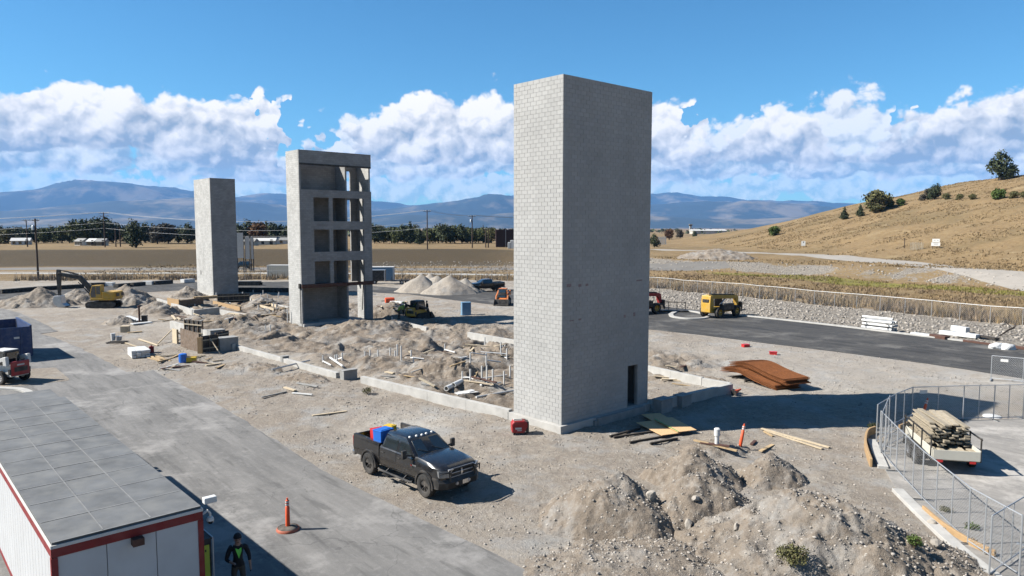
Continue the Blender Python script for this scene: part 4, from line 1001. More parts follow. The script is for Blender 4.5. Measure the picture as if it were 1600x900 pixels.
    if lights:
        for yy in (-.56, -.25, 0, .25, .56): MB().lathe([(.001, .045), (.03, .04), (.055, .015), (.06, -.02)], (.47-.12*abs(yy), yy, z(1.965)), 'Z', 10).build('roof_lamp', 'lamp_white', root, smooth=40)
    # bed floor, tailgate, bulkhead
    MB().box((-2.13, 0, z(.86)), (1.9, 1.56, .06)).build('bed_floor', 'black_satin', root)
    MB().box((-3.05, 0, z(1.16)), (.07, 1.56, .64)).build('tailgate', paint, root, bevel=.015)
    hb = MB(); hb.box((-2.2, .86, z(1.62)), (.5, .10, .30)); 
    (MB().box((-1.62, .84, z(1.64)), (.95, .10, .36)).build('side_toolbox', 'black_satin', root, bevel=.01) if cargo else None)
    gr = MB(); gr.box((2.86, 0, z(1.06)), (.10, 1.20, .32)); gro = gr.build('grille', 'form_black', root)
    g2 = MB(); g2.box((2.93, 0, z(1.07)), (.04, 1.16, .035)); g2.box((2.93, 0, z(1.06)), (.045, .07, .28)); g2.box((2.91, 0, z(1.21)), (.08, 1.26, .045)); g2.box((2.90, 0, z(.91)), (.06, 1.2, .03)); g2.build('grille_bar', 'steel', gro, bevel=.01)
    MB().box((2.96, 0, z(1.05)), (.02, .10, .12)).build('emblem', 'chrome', gro, bevel=.01)
    bp = MB(); bp.loft([[(x, y, zz) for x, zz in ((2.66+dx, z(.46)), (2.98+dx, z(.50)), (3.02+dx, z(.74)), (2.92+dx, z(.88)), (2.6+dx, z(.88)))] for y, dx in ((-1.0, -.24), (-.72, 0), (.72, 0), (1.0, -.24))]); bp.build('front_bumper', 'black_satin', root, smooth=35)
    if guard:
        q = MB(); q.tube([(3.0, -.62, z(.8)), (3.05, -.62, z(1.18)), (3.02, -.5, z(1.25)), (3.02, .5, z(1.25)), (3.05, .62, z(1.18)), (3.0, .62, z(.8))], .032, 8)
        for sgn in (-1, 1): q.tube([(3.02, sgn*.6, z(1.15)), (2.98, sgn*.85, z(1.16)), (2.84, sgn*1.02, z(1.10)), (2.84, sgn*1.0, z(.9))], .028, 8)
        q.build('grille_guard', 'black_satin', root, smooth=40)
        for yy in (-.30, .30): MB().lathe([(.001, .03), (.06, .025), (.07, -.03)], (3.03, yy, z(.66)), 'X', 12).build('fog_lamp', 'steel', root)
    MB().box((3.035, .12, z(.66)), (.012, .31, .16)).build('number_plate', 'chrome', root)
    rb = MB(); rb.box((-3.2, 0, z(.62)), (.16, 1.86, .2)); rb.build('rear_bumper', 'chrome', root, bevel=.02)
    ht = MB(); ht.box((-3.4, 0, z(.55)), (.35, .07, .07)); ht.build('tow_hitch', 'rust_dark', root)
    ch = MB(); ch.box((0, 0, z(.52)), (5.2, .9, .14)); ch.tube([(1.9, -.8, wr), (1.9, .8, wr)], .06, 8); ch.tube([(-1.9, -.8, wr), (-1.9, .8, wr)], .08, 8); ch.build('chassis', 'dark_steel', root)
    return root
M('headlamp', (.36, .37, .38), .12, metal=.5, var=.2, scale=14)
M('truck_paint', (.014, .0135, .014), .24, var=.15, coat=.7, dust=.06, dustcol=(.20, .18, .16))
WHEELS = {.445: wheel_mesh(.445, .32, .255), .40: wheel_mesh(.40, .27, .24), .62: wheel_mesh(.62, .42, .34, 6, 'cat_yellow'), .36: wheel_mesh(.36, .22, .2, 6, 'steel'), .42: wheel_mesh(.42, .28, .22, 6, 'white_paint')}
tp = Vector((-3.85, 28.12, Hs(-3.85, 28.12)+.01)); TRZ = rad(-45.2)
pickup('black crew cab pickup parked beside the road with coloured boxes in its bed', tp, TRZ, 'truck_paint')
def box_in_bed(name, label, off, size, mat, lid=None, cat='crate'):
    c, s = math.cos(TRZ), math.sin(TRZ); p = (tp.x+off[0]*c-off[1]*s, tp.y+off[0]*s+off[1]*c, tp.z+off[2])
    r = thing(name, label, cat, p, TRZ+off[3], 'boxes in the pickup bed')
    mb = MB(); mb.box((0, 0, size[2]/2), size, taper=1.08); mb.build('tub', mat, r, bevel=.015)
    mb = MB(); mb.box((0, 0, size[2]+.015), (size[0]*1.12, size[1]*1.12, .04)); mb.box((0, 0, size[2]+.045), (size[0]*.8, size[1]*.8, .02)); mb.build('lid', lid or mat, r, bevel=.01)
box_in_bed('storage_tote', 'bright blue plastic tote behind the cab of the black pickup', (-1.42, -.52, .9, .1), (.46, .62, .92), 'blue_plastic')
box_in_bed('storage_tote', 'red plastic tote behind the blue one in the pickup bed', (-1.92, -.45, .9, -.2), (.40, .46, .82), 'red_plastic')
box_in_bed('storage_tote', 'small yellow plastic case in the pickup bed', (-1.75, .05, .9, .3), (.40, .3, .90), 'yellow_plastic')
p2 = on(758, 455); pickup('dark crew cab pickup parked by the far gravel cones', (p2.x, p2.y, .03), rad(204), 'truck_paint', guard=False, cargo=False, wr=.445, lights=False)

def track(mb, cx, cy, L_, H, w, z0=0):
    r = H/2; P = []; n = 8
    for k in range(n+1): a = -math.pi/2+math.pi*k/n; P.append((cx+L_/2-r+math.cos(a)*r, z0+r+math.sin(a)*r))
    for k in range(n+1): a = math.pi/2+math.pi*k/n; P.append((cx-L_/2+r+math.cos(a)*r, z0+r+math.sin(a)*r))
    mb.side(P, cy-w/2, cy+w/2)
    m = len(P)
    for i in range(m):
        a, b = Vector(P[i]), Vector(P[(i+1) % m]); k = max(1, round((b-a).length/.18))
        for j in range(k):
            q = a.lerp(b, (j+.5)/k); d = (b-a).normalized(); R = Matrix.Rotation(-math.atan2(d.y, d.x), 3, 'Y'); mb.box((q.x, cy, q.y), (.10, w+.02, .07), R)
def excavator(label, loc, rz):
    r = thing('excavator', label, 'excavator', loc, rz)
    for s in (-1, 1):
        m = MB(); track(m, 0, s*.95, 3.4, .78, .5); t = m.build('crawler_track', 'dark_steel', r)
        for k in range(5): MB().lathe([(.001, .27), (.2, .265), (.22, -.27), (.001, -.27)], (-1.15+k*.575, s*.95, .36), 'Y', 12).build('road_wheel', 'black_satin', t, smooth=40)
    m = MB(); m.box((0, 0, .62), (2.0, 1.5, .42)); m.lathe([(.001, .95), (.6, .95), (.6, .7)], axis='Z', n=18); m.build('undercarriage', 'dark_steel', r)
    h = MB(); h.prism([(-1.75, -1.1), (-1.5, -1.25), (1.05, -1.25), (1.05, 1.25), (-1.5, 1.25), (-1.75, 1.1)], 1.0, 1.25); h.prism([(-1.8, -1.2), (-.35, -1.25), (-.35, 1.25), (-1.8, 1.2), (-2.0, .7), (-2.0, -.7)], 1.25, 2.05); h.box((.3, -.85, 1.5), (1.3, .75, .5)); h.build('upper_body', 'cat_yellow', r, bevel=.05)
    for yy in (-.6, .6): MB().box((-1.99, yy, 1.65), (.06, .7, .4)).build('vent_grille', 'black_satin', r)
    c = MB(); c.side([(-.3, 1.25), (1.0, 1.25), (1.12, 1.8), (.8, 2.85), (-.25, 2.9)], .35, 1.22); cab = c.build('cab', 'cat_yellow', r, bevel=.04)
    for nm, poly, ya, yb in (('cab_window', [(-.18, 1.75), (.3, 1.75), (.3, 2.72), (-.16, 2.76)], 1.215, 1.232), ('cab_window', [(.38, 1.4), (.95, 1.4), (1.0, 1.8), (.76, 2.7), (.38, 2.72)], 1.215, 1.232)): MB().side(poly, ya, yb).build(nm, 'glass_dark', cab)
    MB().add([(1.08, .42, 1.45), (1.08, 1.15, 1.45), (1.15, 1.15, 1.8), (.86, 1.12, 2.72), (.86, .45, 2.72), (1.15, .42, 1.8)], [(0, 1, 2, 5), (5, 2, 3, 4)]).build('cab_windshield', 'glass_dark', cab)
    b = MB(); b.side([(.7, 1.35), (1.0, 1.2), (3.0, 3.55), (5.35, 4.05), (5.45, 4.3), (5.2, 4.4), (2.7, 4.05), (.75, 1.75)], -.28, .12); bo = b.build('boom', 'dark_steel', r, bevel=.04)
    m = MB(); m.tube([(1.2, -.34, 1.25), (2.1, -.34, 2.3)], .09, 8); m.tube([(2.1, -.34, 2.3), (2.9, -.34, 3.2)], .05, 8); m.tube([(1.2, .18, 1.25), (2.1, .18, 2.3)], .09, 8); m.tube([(2.1, .18, 2.3), (2.9, .18, 3.2)], .05, 8); m.tube([(3.0, -.08, 4.15), (4.3, -.08, 4.5), (5.3, -.08, 4.75)], [.1, .1, .05], 8); m.build('hydraulic_cylinder', 'black_satin', r)
    s = MB(); s.side([(5.1, 4.75), (5.5, 4.8), (5.6, 4.2), (5.48, 1.35), (5.25, 1.35), (5.05, 4.1)], -.24, .08); s.build('stick', 'dark_steel', r, bevel=.03)
    hs = MB(); hs.tube([(4.6, -.3, 4.3), (4.5, -.32, 3.7), (4.8, -.32, 3.3), (5.15, -.3, 3.5)], .03, 6); hs.build('hose', 'rubber', r)
    k = MB(); k.side([(5.0, 1.55), (5.75, 1.5), (5.95, 1.1), (5.85, .45), (5.3, .06), (4.6, .10), (4.35, .25), (4.85, .55)], -.62, .46); k.build('bucket', 'steel', r, bevel=.04)
    for i in range(5): MB().box((4.35, -.5+i*.21, .16), (.28, .08, .07)).build('bucket_tooth', 'dark_steel', r)
    return r
p = on(163, 480); excavator('black and yellow tracked excavator with its bucket resting on the ground', (p.x, p.y, p.z), rad(184))

def skid_steer(label, loc, rz, paint, cab_mat, bucket=True, tracks=False, door=None):
    r = thing('skid_loader', label, 'loader', loc, rz, 'compact loaders')
    if tracks:
        for s in (-1, 1): m = MB(); track(m, -.1, s*.78, 2.1, .72, .36); m.build('rubber_track', 'rubber', r)
    else:
        for sx in (-.68, .55):
            for s in (-1, 1): wheel(r, WHEELS[.42], (sx, s*.80, .42), s)
    b = MB(); b.side([(-1.35, .45), (1.0, .38), (1.0, .75), (.6, 1.05), (-.9, 1.2), (-1.42, 1.2)], -.6, .6); b.build('body', paint, r, bevel=.04)
    b = MB(); b.box((-1.36, 0, .98), (.14, 1.24, .92)); e = b.build('rear_door', door or paint, r, bevel=.05)
    MB().box((-1.436, 0, 1.20), (.01, .5, .10)).build('name_plate', 'white_paint', e); MB().box((-1.436, 0, .92), (.012, .9, .3)).build('vent_grille', 'black_satin', e)
    for s in (-1, 1):
        MB().box((-1.30, s*.66, .78), (.16, .10, .34)).build('tail_lamp_guard', 'black_satin', r)
        a = MB(); a.side([(-1.30, 1.2), (-1.0, 1.2), (-.95, 1.75), (-1.25, 1.78)], s*.64, s*.86); a.side([(-1.25, 1.56), (-1.2, 1.80), (.9, 1.22), (1.25, .45), (1.05, .38), (.75, 1.0)], s*.66, s*.84); a.build('lift_arm', cab_mat, r, bevel=.03)
    c = MB(); c.side([(-.75, 1.1), (.72, .85), (.78, 1.3), (.62, 2.02), (-.78, 2.06)], -.5, .5); cb = c.build('cab', 'black_satin', r, bevel=.05)
    for s in (-1, 1): MB().side([(-.62, 1.3), (.55, 1.2), (.52, 1.9), (-.64, 1.94)], s*.495, s*.512).build('cab_window', 'glass_dark', cb)
    MB().add([(.80, -.40, 1.0), (.80, .40, 1.0), (.66, .40, 1.95), (.66, -.40, 1.95)], [(0, 1, 2, 3)]).build('front_window', 'glass_dark', cb)
    MB().add([(-.79, -.4, 1.35), (-.79, .4, 1.35), (-.795, .4, 1.95), (-.795, -.4, 1.95)], [(3, 2, 1, 0)]).build('rear_window', 'glass_dark', cb)
    MB().box((-.05, 0, 2.08), (1.25, 1.04, .05)).build('cab_roof', cab_mat, cb, bevel=.02)
    if bucket:
        k = MB(); k.side([(1.15, .08), (2.05, .05), (2.08, .1), (1.35, .2), (1.25, .75), (1.15, .78)], -.95, .95)
        for s in (-1, 1): k.side([(1.15, .08), (2.05, .05), (1.35, .78), (1.15, .78)], s*.93-.02, s*.93+.02)
        k.build('bucket', 'dark_steel', r)
    return r
p = on(653, 496); skid_steer('yellow tracked loader with black cab working beside two workers', (p.x, p.y, p.z), rad(62), 'cat_yellow', 'black_satin', True, True)
p = on(786, 476); skid_steer('orange and white compact loader facing the camera with its bucket down', (p.x, p.y, .03), rad(262), 'orange_paint', 'orange_paint', True, False)
p = G(10, 600); skid_steer('white compact loader with a red rear door beside the blue dumpster', (p.x-.5, p.y+.6, .045), rad(163), 'white_paint', 'white_paint', True, False, 'red_paint')

def telehandler(label, loc, rz, paint, flip=1):
    r = thing('telehandler', label, 'telehandler', loc, rz, 'telehandlers')
    for sx in (-1.5, 1.6):
        for s in (-1, 1): wheel(r, WHEELS[.62], (sx, s*.98, .62), s)
    b = MB(); b.side([(-2.3, .55), (2.3, .55), (2.35, 1.0), (1.2, 1.15), (-1.2, 1.15), (-2.3, 1.0)], -.62, .62); b.build('chassis', paint, r, bevel=.05)
    w = MB(); w.side([(-2.65, .65), (-2.0, .6), (-1.95, 1.6), (-2.1, 2.5), (-2.55, 2.5), (-2.65, 1.6)], -.62, .62); w.build('rear_counterweight', paint, r, bevel=.06)
    MB().box((-2.62, 0, 1.92), (.12, .8, .34)).build('rear_grille', 'black_satin', r)
    MB().box((.1, -.82, 1.15), (2.0, .6, .75)).build('engine_cover', 'dark_steel', r, bevel=.06)
    c = MB(); c.side([(-.65, .75), (.75, .75), (.85, 1.4), (.62, 2.45), (-.6, 2.48)], .25, 1.05); cb = c.build('cab', 'black_satin', r, bevel=.05)
    MB().side([(-.5, 1.5), (.7, 1.45), (.55, 2.32), (-.48, 2.35)], 1.045, 1.062).build('cab_window', 'glass_dark', cb)
    bo = MB(); bo.side([(-2.5, 2.15), (-2.5, 2.6), (2.6, 2.3), (2.95, 2.15), (3.1, 1.2), (2.75, 1.1), (2.5, 1.9)], -.30, .14); bo.build('boom', paint, r, bevel=.04)
    MB().box((.2, -.08, 2.50), (4.4, .30, .10), Matrix.Rotation(.058, 3, 'Y')).build('boom_rail', 'black_satin', r)
    m = MB(); m.tube([(-.2, -.08, 1.3), (.9, -.08, 2.1)], .09, 8); m.build('hydraulic_cylinder', 'steel', r)
    k = MB(); k.box((3.15, -.08, .95), (.18, 1.2, 1.1)); k.bar((3.2, -.5, .5), (4.2, -.5, .5), .12, .06); k.bar((3.2, .34, .5), (4.2, .34, .5), .12, .06); k.bar((3.2, -.5, 1.4), (3.9, -.8, 1.2), .06); k.build('fork_carriage', 'dark_steel', r)
    return r
p = on(1128, 496); telehandler('yellow telescopic handler with black boom parked by the kerb', (p.x, p.y+.8, .03), rad(38), 'cat_yellow')
p = on(985, 490); telehandler('red telescopic handler half hidden behind the nearest tower', (p.x+1.1, p.y, .03), rad(30), 'red_paint')
def attachment(label, loc, rz):
    r = thing('fork_frame', label, 'attachment', loc, rz)
    m = MB(); m.box((0, 0, .12), (3.4, 1.4, .12)); m.build('base_frame', 'dark_steel', r)
    for x in (-1.5, -.5, .5, 1.5): MB().bar((x, .6, .1), (x, .6, 1.1), .08).build('upright', 'dark_steel', r)
    MB().bar((-1.6, .6, 1.05), (1.6, .6, 1.05), .07).build('rail', 'dark_steel', r)
p = on(1052, 487); attachment('black steel fork frame with uprights on the ground by the kerb island', (p.x, p.y, .03), rad(-5))

def open_trailer(label, loc, rz, L_=3.6, Wd=1.7, mat='white_paint'):
    r = thing('utility_trailer', label, 'trailer', loc, rz, 'trailers')
    m = MB(); m.box((0, 0, .62), (L_, Wd, .08)); m.build('deck', 'wood_weathered', r)
    for s in (-1, 1):
        m = MB(); m.box((0, s*(Wd/2+.02), .84), (L_, .05, .42)); m.build('side_board', mat, r, bevel=.01)
        for k in range(4): x = -L_/2+.08+k*(L_-.16)/3; MB().bar((x, s*(Wd/2+.06), .55), (x, s*(Wd/2+.06), 1.55), .05).build('stake', 'dark_steel', r)
        MB().bar((-L_/2, s*(Wd/2+.06), 1.5), (L_/2, s*(Wd/2+.06), 1.5), .05).build('rail', 'dark_steel', r)
        f = MB(); f.lathe([(.42, -.12), (.46, -.12), (.46, .12), (.42, .12)], (0, 0, 0), 'Y', 20); 
        for x in (-.42, .42): wheel(r, WHEELS[.36], (x, s*(Wd/2+.2), .36), s)
        MB().side([(-.95, .45), (-.85, .72), (-.5, .8), (.5, .8), (.85, .72), (.95, .45), (.9, .45), (.8, .68), (.5, .76), (-.5, .76), (-.8, .68), (-.9, .45)], s*(Wd/2+.08), s*(Wd/2+.36)).build('fender', 'black_satin', r)
        MB().box((-L_/2-.02, s*(Wd/2-.25), .56), (.04, .22, .10)).build('tail_light', 'red_plastic', r)
    m = MB(); m.box((-L_/2-.02, 0, .82), (.05, Wd, .38)); m.build('tail_board', mat, r)
    m = MB(); m.bar((L_/2, -.5, .5), (L_/2+1.2, 0, .5), .09); m.bar((L_/2, .5, .5), (L_/2+1.2, 0, .5), .09); m.bar((L_/2+1.1, 0, .5), (L_/2+1.6, 0, .5), .09); m.tube([(L_/2+1.25, 0, 0), (L_/2+1.25, 0, .8)], .04, 8); m.build('tongue', 'dark_steel', r)
    return r
tl = G(1468, 722); TLZ = math.atan2(*(lambda a, b: (b.y-a.y, b.x-a.x))(G(1500, 752), G(1433, 692)))
open_trailer('white stake trailer loaded with weathered planks inside the fenced compound', (tl.x, tl.y, .036), TLZ, mat='container_cream')
# weathered planks piled on the trailer, each one a thing
ORD = ['first', 'second', 'third', 'fourth', 'fifth', 'sixth', 'seventh', 'eighth', 'ninth', 'tenth', 'eleventh', 'twelfth', 'thirteenth', 'fourteenth', 'fifteenth', 'sixteenth', 'seventeenth', 'eighteenth', 'nineteenth', 'twentieth']
ORD += ['twenty '+q for q in ORD[:9]]+['thirtieth']+['thirty '+q for q in ORD[:9]]+['fortieth']+['forty '+q for q in ORD[:9]]+['fiftieth']
def planks_on_trailer():
    R = random.Random(5); c, s = math.cos(TLZ), math.sin(TLZ)
    LN = ['bottom', 'second', 'third', 'fourth', 'fifth', 'sixth', 'seventh', 'eighth', 'ninth', 'tenth', 'eleventh', 'top']
    for layer in range(12):
        k = 6 if layer < 8 else 5; zz = .70+layer*.075 if layer < 3 else 1.0+(layer-3)*.105
        for i in range(k):
            y = -.74+1.48*(i+.5)/k+R.uniform(-.04, .04); y *= 1.08 if layer < 8 else .92; L_ = R.uniform(2.3, 3.0) if layer > 2 else R.uniform(2.8, 3.4); x = R.uniform(.15, .55) if layer > 2 else R.uniform(-.1, .1)
            m = MB(); yaw = R.uniform(-.06, .06); m.box((0, 0, 0), (L_, .21, .055), Euler((R.uniform(-.12, .12), R.uniform(-.02, .02), yaw)).to_matrix())
            o = m.build('plank', 'wood_weathered'); o.location = (tl.x+x*c-y*s, tl.y+x*s+y*c, zz+.036+R.uniform(-.02, .02)); o.rotation_euler.z = TLZ
            tag(o, ORD[k-1-i]+' plank from the left in the '+LN[layer]+' layer on the stake trailer', 'plank', 'planks piled on the stake trailer')
planks_on_trailer()
p = on(652, 452)
def flat_trailer(label, loc, rz, L_=5.0):
    r = thing('flatbed_trailer', label, 'trailer', loc, rz, 'trailers')
    MB().box((0, 0, .62), (L_, 2.0, .14)).build('deck', 'dark_steel', r)
    for s in (-1, 1):
        for x in (-.5, .4): wheel(r, WHEELS[.36], (x, s*1.02, .36), s)
        MB().box((-.05, s*1.02, .80), (1.9, .28, .05)).build('fender', 'black_satin', r)
    m = MB(); m.bar((L_/2, -.5, .55), (L_/2+1.3, 0, .5), .1); m.bar((L_/2, .5, .55), (L_/2+1.3, 0, .5), .1); m.build('tongue', 'dark_steel', r)
    MB().box((-L_/2+.3, 0, 1.0), (.08, 1.9, .7)).build('ramp', 'dark_steel', r)
    return r
p = on(632, 444); flat_trailer('black flatbed trailer with ramps left of the gravel cones', (p.x, p.y, .05), rad(10))
p = on(724, 455); flat_trailer('low black trailer hitched to the far dark pickup', (p.x-.6, p.y-1.0, .03), rad(20), 3.6)
def container(label, loc, rz, L_, Wd, H, mat, wheels=False, top=None, name='storage_container', corr=True):
    r = thing(name, label, 'container', loc, rz, 'containers and box trailers')
    z0 = .55 if wheels else .12
    MB().box((0, 0, z0+H/2), (L_-.04, Wd-.04, H-.02)).build('shell', mat, r)
    for s in (-1, 1):
        n = int(L_/.35)
        for k in range(n): MB().box((-L_/2+(k+.5)*L_/n, s*(Wd/2-.005), z0+H/2), (L_/n*.55, .04, H-.3)).build('panel_rib', mat, r) if corr else None
    for sx in (-1, 1):
        for s in (-1, 1): MB().box((sx*(L_/2-.06), s*(Wd/2-.05), z0+H/2), (.16, .16, H)).build('corner_post', top or mat, r)
    MB().box((0, 0, z0+H+.02), (L_+.02, Wd+.02, .06)).build('roof', top or mat, r)
    for s in (-.25, .25): MB().box((-L_/2-.01, s*Wd, z0+H/2), (.04, Wd*.46, H-.2)).build('door', mat, r)
    for s in (-.08, .08): MB().bar((-L_/2-.05, s*Wd, z0+.1), (-L_/2-.05, s*Wd, z0+H-.1), .04).build('lock_rod', 'steel', r)
    if wheels:
        for x in (-.4, .45):
            for s in (-1, 1): wheel(r, WHEELS[.36], (x, s*(Wd/2-.1), .36), s)
    else:
        MB().box((0, 0, .06), (L_-.1, Wd-.1, .12)).build('base_frame', 'dark_steel', r)
    return r
p = on(448, 434); container('cream shipping container behind the stair tower', (p.x, p.y, p.z), rad(-3), 7.0, 2.4, 2.4, 'container_cream', top='white_paint')
p = on(592, 440); container('blue box container right of the stair tower', (p.x+.2, p.y+2.0, p.z), rad(5), 4.6, 2.4, 2.5, 'blue_light', top='white_paint')
p = on(588, 443); container('dark enclosed trailer in front of the blue container', (p.x-.6, p.y-.5, .03), rad(5), 4.6, 2.0, 1.9, 'black_satin', wheels=True, top='steel', name='enclosed_trailer', corr=False)
def suv(label, loc, rz, paint):
    r = thing('sport_utility_vehicle', label, 'car', loc, rz)
    b = MB(); b.loft([[(x, -w, zb), (x, -w-.02, .8), (x, -w+.05, zt), (x, w-.05, zt), (x, w+.02, .8), (x, w, zb)] for x, w, zb, zt in ((2.3, .8, .5, .9), (2.1, .9, .4, 1.0), (1.0, .92, .4, 1.1), (-2.0, .92, .4, 1.12), (-2.25, .88, .5, 1.1))]); b.build('body', paint, r, smooth=40)
    c = MB(); c.loft([[(1.0, -.86, 1.08), (1.0, .86, 1.08), (-2.2, .86, 1.08), (-2.2, -.86, 1.08)], [(.45, -.72, 1.72), (.45, .72, 1.72), (-2.0, .72, 1.75), (-2.0, -.72, 1.75)]]); c.build('cabin', paint, r, bevel=.06)
    for s in (-1, 1):
        for x in (1.35, -1.3): wheel(r, WHEELS[.36], (x, s*.86, .36), s)
        for xa, xb in ((-1.9, -1.1), (-1.0, -.1), (0, .7)): MB().add([(xa, s*.875, 1.16), (xb, s*.875, 1.16), (xb-.08 if xb < .5 else xb-.3, s*.752, 1.62), (xa+.05, s*.752, 1.62)], [(0, 1, 2, 3)]).build('side_window', 'glass_dark', r)
        MB().box((2.27, s*.6, .82), (.1, .34, .14)).build('headlight', 'lamp_white', r)
    MB().add([(1.01, -.76, 1.14), (1.01, .76, 1.14), (.50, .66, 1.66), (.50, -.66, 1.66)], [(0, 1, 2, 3)]).build('windshield', 'glass_dark', r)
suv('dark sport utility vehicle driving on the highway behind the site', (-66, 177, Hs(-66, 177)+.08), rad(182), 'truck_paint')
def dumpster(label, loc, rz):
    r = thing('dumpster', label, 'dumpster', loc, rz); L_, Wd, H = 6.4, 2.4, 2.3
    for s in (-1, 1):
        MB().box((0, s*Wd/2, H/2+.2), (L_, .06, H)).build('side_wall', 'blue_paint', r)
        for k in range(7): MB().box((-L_/2+.25+k*(L_-.5)/6, s*(Wd/2+.07), H/2+.2), (.12, .10, H-.1)).build('side_rib', 'blue_paint', r)
        MB().box((0, s*(Wd/2+.02), H+.24), (L_+.1, .14, .12)).build('top_rail', 'blue_paint', r)
    for s in (-1, 1): MB().box((s*L_/2, 0, H/2+.2), (.06, Wd-.08, H-.02)).build('end_wall', 'blue_paint', r)
    for k in (-1, 1): MB().box((-L_/2-.06, k*.6, H/2+.2), (.07, .12, H-.1)).build('end_rib', 'blue_paint', r)
    MB().box((-L_/2-.05, -.3, 1.7), (.012, .35, .14)).build('name_plate', 'white_paint', r)
    MB().box((0, 0, .25), (L_-.1, Wd-.1, .08)).build('floor', 'dark_steel', r)
    for s in (-1, 1): MB().box((0, s*.5, .12), (L_-.2, .12, .2)).build('skid_rail', 'dark_steel', r)
    m = MB(); m.prism([(-2.4, -.9), (2.4, -.9), (2.2, .9), (-2.5, .8)], .3, 1.2); m.box((1.0, .2, 1.5), (1.2, .8, .5), .4); m.box((-1.4, -.2, 1.7), (.9, .9, .9), .9); m.build('rubbish_fill', 'wood_pale', r)
    return r
dq = G(49, 562); dpos = dq+BX*3.2-AX*1.0; dumpster('deep blue open dumpster at the left edge beside the road', (dpos.x-.25, dpos.y+.1, .035), YAW+math.pi/2)

# ------------------------------------------------------------------ people
def person(label, loc, rz, jacket, trousers, hat, pose='stand', vest=None):
    r = thing('person', label, 'person', loc, rz)
    J = {}; E = []; Rr = {}
    def v(n, p, rad_): J[n] = (len(J), Vector(p)); Rr[n] = rad_
    def e(a, b): E.append((J[a][0], J[b][0]))
    v('pel', (0, 0, .96), (.15, .12)); v('waist', (.0, 0, 1.10), (.155, .12)); v('chest', (.02, 0, 1.32), (.19, .135)); v('neckb', (.02, 0, 1.48), (.09, .075)); v('neck', (.04, 0, 1.55), (.058, .058)); v('head0', (.055, 0, 1.62), (.078, .085)); v('head1', (.05, 0, 1.71), (.078, .095)); v('head2', (.04, 0, 1.765), (.055, .065))
    for a, b in (('pel', 'waist'), ('waist', 'chest'), ('chest', 'neckb'), ('neckb', 'neck'), ('neck', 'head0'), ('head0', 'head1'), ('head1', 'head2')): e(a, b)
    bend = .10 if pose == 'stoop' else 0
    for s, nm in ((1, 'l'), (-1, 'r')):
        v('hip'+nm, (0, s*.10, .90), (.095, .095)); v('kne'+nm, (.03+bend, s*.12, .50), (.065, .065)); v('ank'+nm, (-.02, s*.13, .10), (.045, .045)); v('heel'+nm, (-.04, s*.13, .045), (.042, .04)); v('toe'+nm, (.16, s*.15, .035), (.042, .032))
        for a, b in (('pel', 'hip'+nm), ('hip'+nm, 'kne'+nm), ('kne'+nm, 'ank'+nm), ('ank'+nm, 'heel'+nm), ('heel'+nm, 'toe'+nm)): e(a, b)
        v('sho'+nm, (.0, s*.20, 1.43), (.078, .078))
        if pose == 'hold' and s < 0 or pose == 'stoop': el, wr_ = Vector((.04, s*.30, 1.16)), Vector((.28, s*.16, 1.14))
        else: el, wr_ = Vector((-.04, s*.29, 1.15)), Vector((.06, s*.30, .90))
        v('elb'+nm, el, (.055, .055)); v('wri'+nm, wr_, (.032, .032)); d = (wr_-el).normalized(); v('pal'+nm, wr_+d*.07, (.036, .024))
        for a, b in (('neckb', 'sho'+nm), ('sho'+nm, 'elb'+nm), ('elb'+nm, 'wri'+nm), ('wri'+nm, 'pal'+nm)): e(a, b)
        side = d.cross(Vector((0, 0, 1))) if abs(d.z) < .9 else Vector((1, 0, 0)); side.normalize(); curl = side.cross(d)*(1 if abs(d.z) < .9 else s)
        for k in range(5):
            t = (k-2)*.019; base = J['pal'+nm][1]+side*t+d*.02; ln = (.055, .08, .088, .08, .062)[k]
            if k == 0: base = J['pal'+nm][1]+side*-.042-d*.02
            v('f1%s%d' % (nm, k), base+d*ln*.45, (.010, .010)); v('f2%s%d' % (nm, k), base+d*ln*.85-curl*.02, (.008, .008)); e('pal'+nm, 'f1%s%d' % (nm, k)); e('f1%s%d' % (nm, k), 'f2%s%d' % (nm, k))
    me = bpy.data.meshes.new('body'); me.from_pydata([p for _, p in J.values()], E, []); o = bpy.data.objects.new('body', me); COL.objects.link(o)
    sk = o.modifiers.new('skin', 'SKIN'); sk.use_smooth_shade = True
    for (nm, (i, p)) in J.items(): me.skin_vertices[0].data[i].radius = Rr[nm]
    me.skin_vertices[0].data[0].use_root = True
    su = o.modifiers.new('sub', 'SUBSURF'); su.levels = su.render_levels = 2
    dg = bpy.context.evaluated_depsgraph_get(); m2 = bpy.data.meshes.new_from_object(o.evaluated_get(dg)); bpy.data.objects.remove(o)
    if pose == 'stoop':
        for q in m2.vertices:
            if q.co.z > .95: a = .6; dz = q.co.z-.95; q.co.x += dz*math.sin(a); q.co.z = .95+dz*math.cos(a)+(-q.co.x*0)
    m2.name = 'body'
    for mt in ('skin', jacket, trousers, 'rubber'): m2.materials.append(MAT[mt])
    wl = [J['wril'][1], J['wrir'][1]]
    for f in m2.polygons:
        c = f.center; zz = c.z if pose != 'stoop' or c.z < .95 else .95+(c.z-.95)/math.cos(.6)
        near_hand = min((c-w).length for w in wl) < .13 and abs(c.y) > .1
        f.material_index = 3 if zz < .10 else 2 if (zz < .93 and abs(c.y) < .245) else 0 if (zz > 1.53 or near_hand) else 1
    b = bpy.data.objects.new('body', m2); COL.objects.link(b); b.parent = r
    h = MB(); h.lathe([(.001, .125), (.05, .118), (.085, .085), (.104, .03), (.108, 0), (.10, -.005)], (.035, 0, 1.715), 'Z', 16)
    if hat == 'hi_vis_yellow' or hat == 'white_plastic': h.prism([(math.cos(a)*.15+.05, math.sin(a)*.125) for a in [2*math.pi*k/16 for k in range(16)]], 1.712, 1.724)
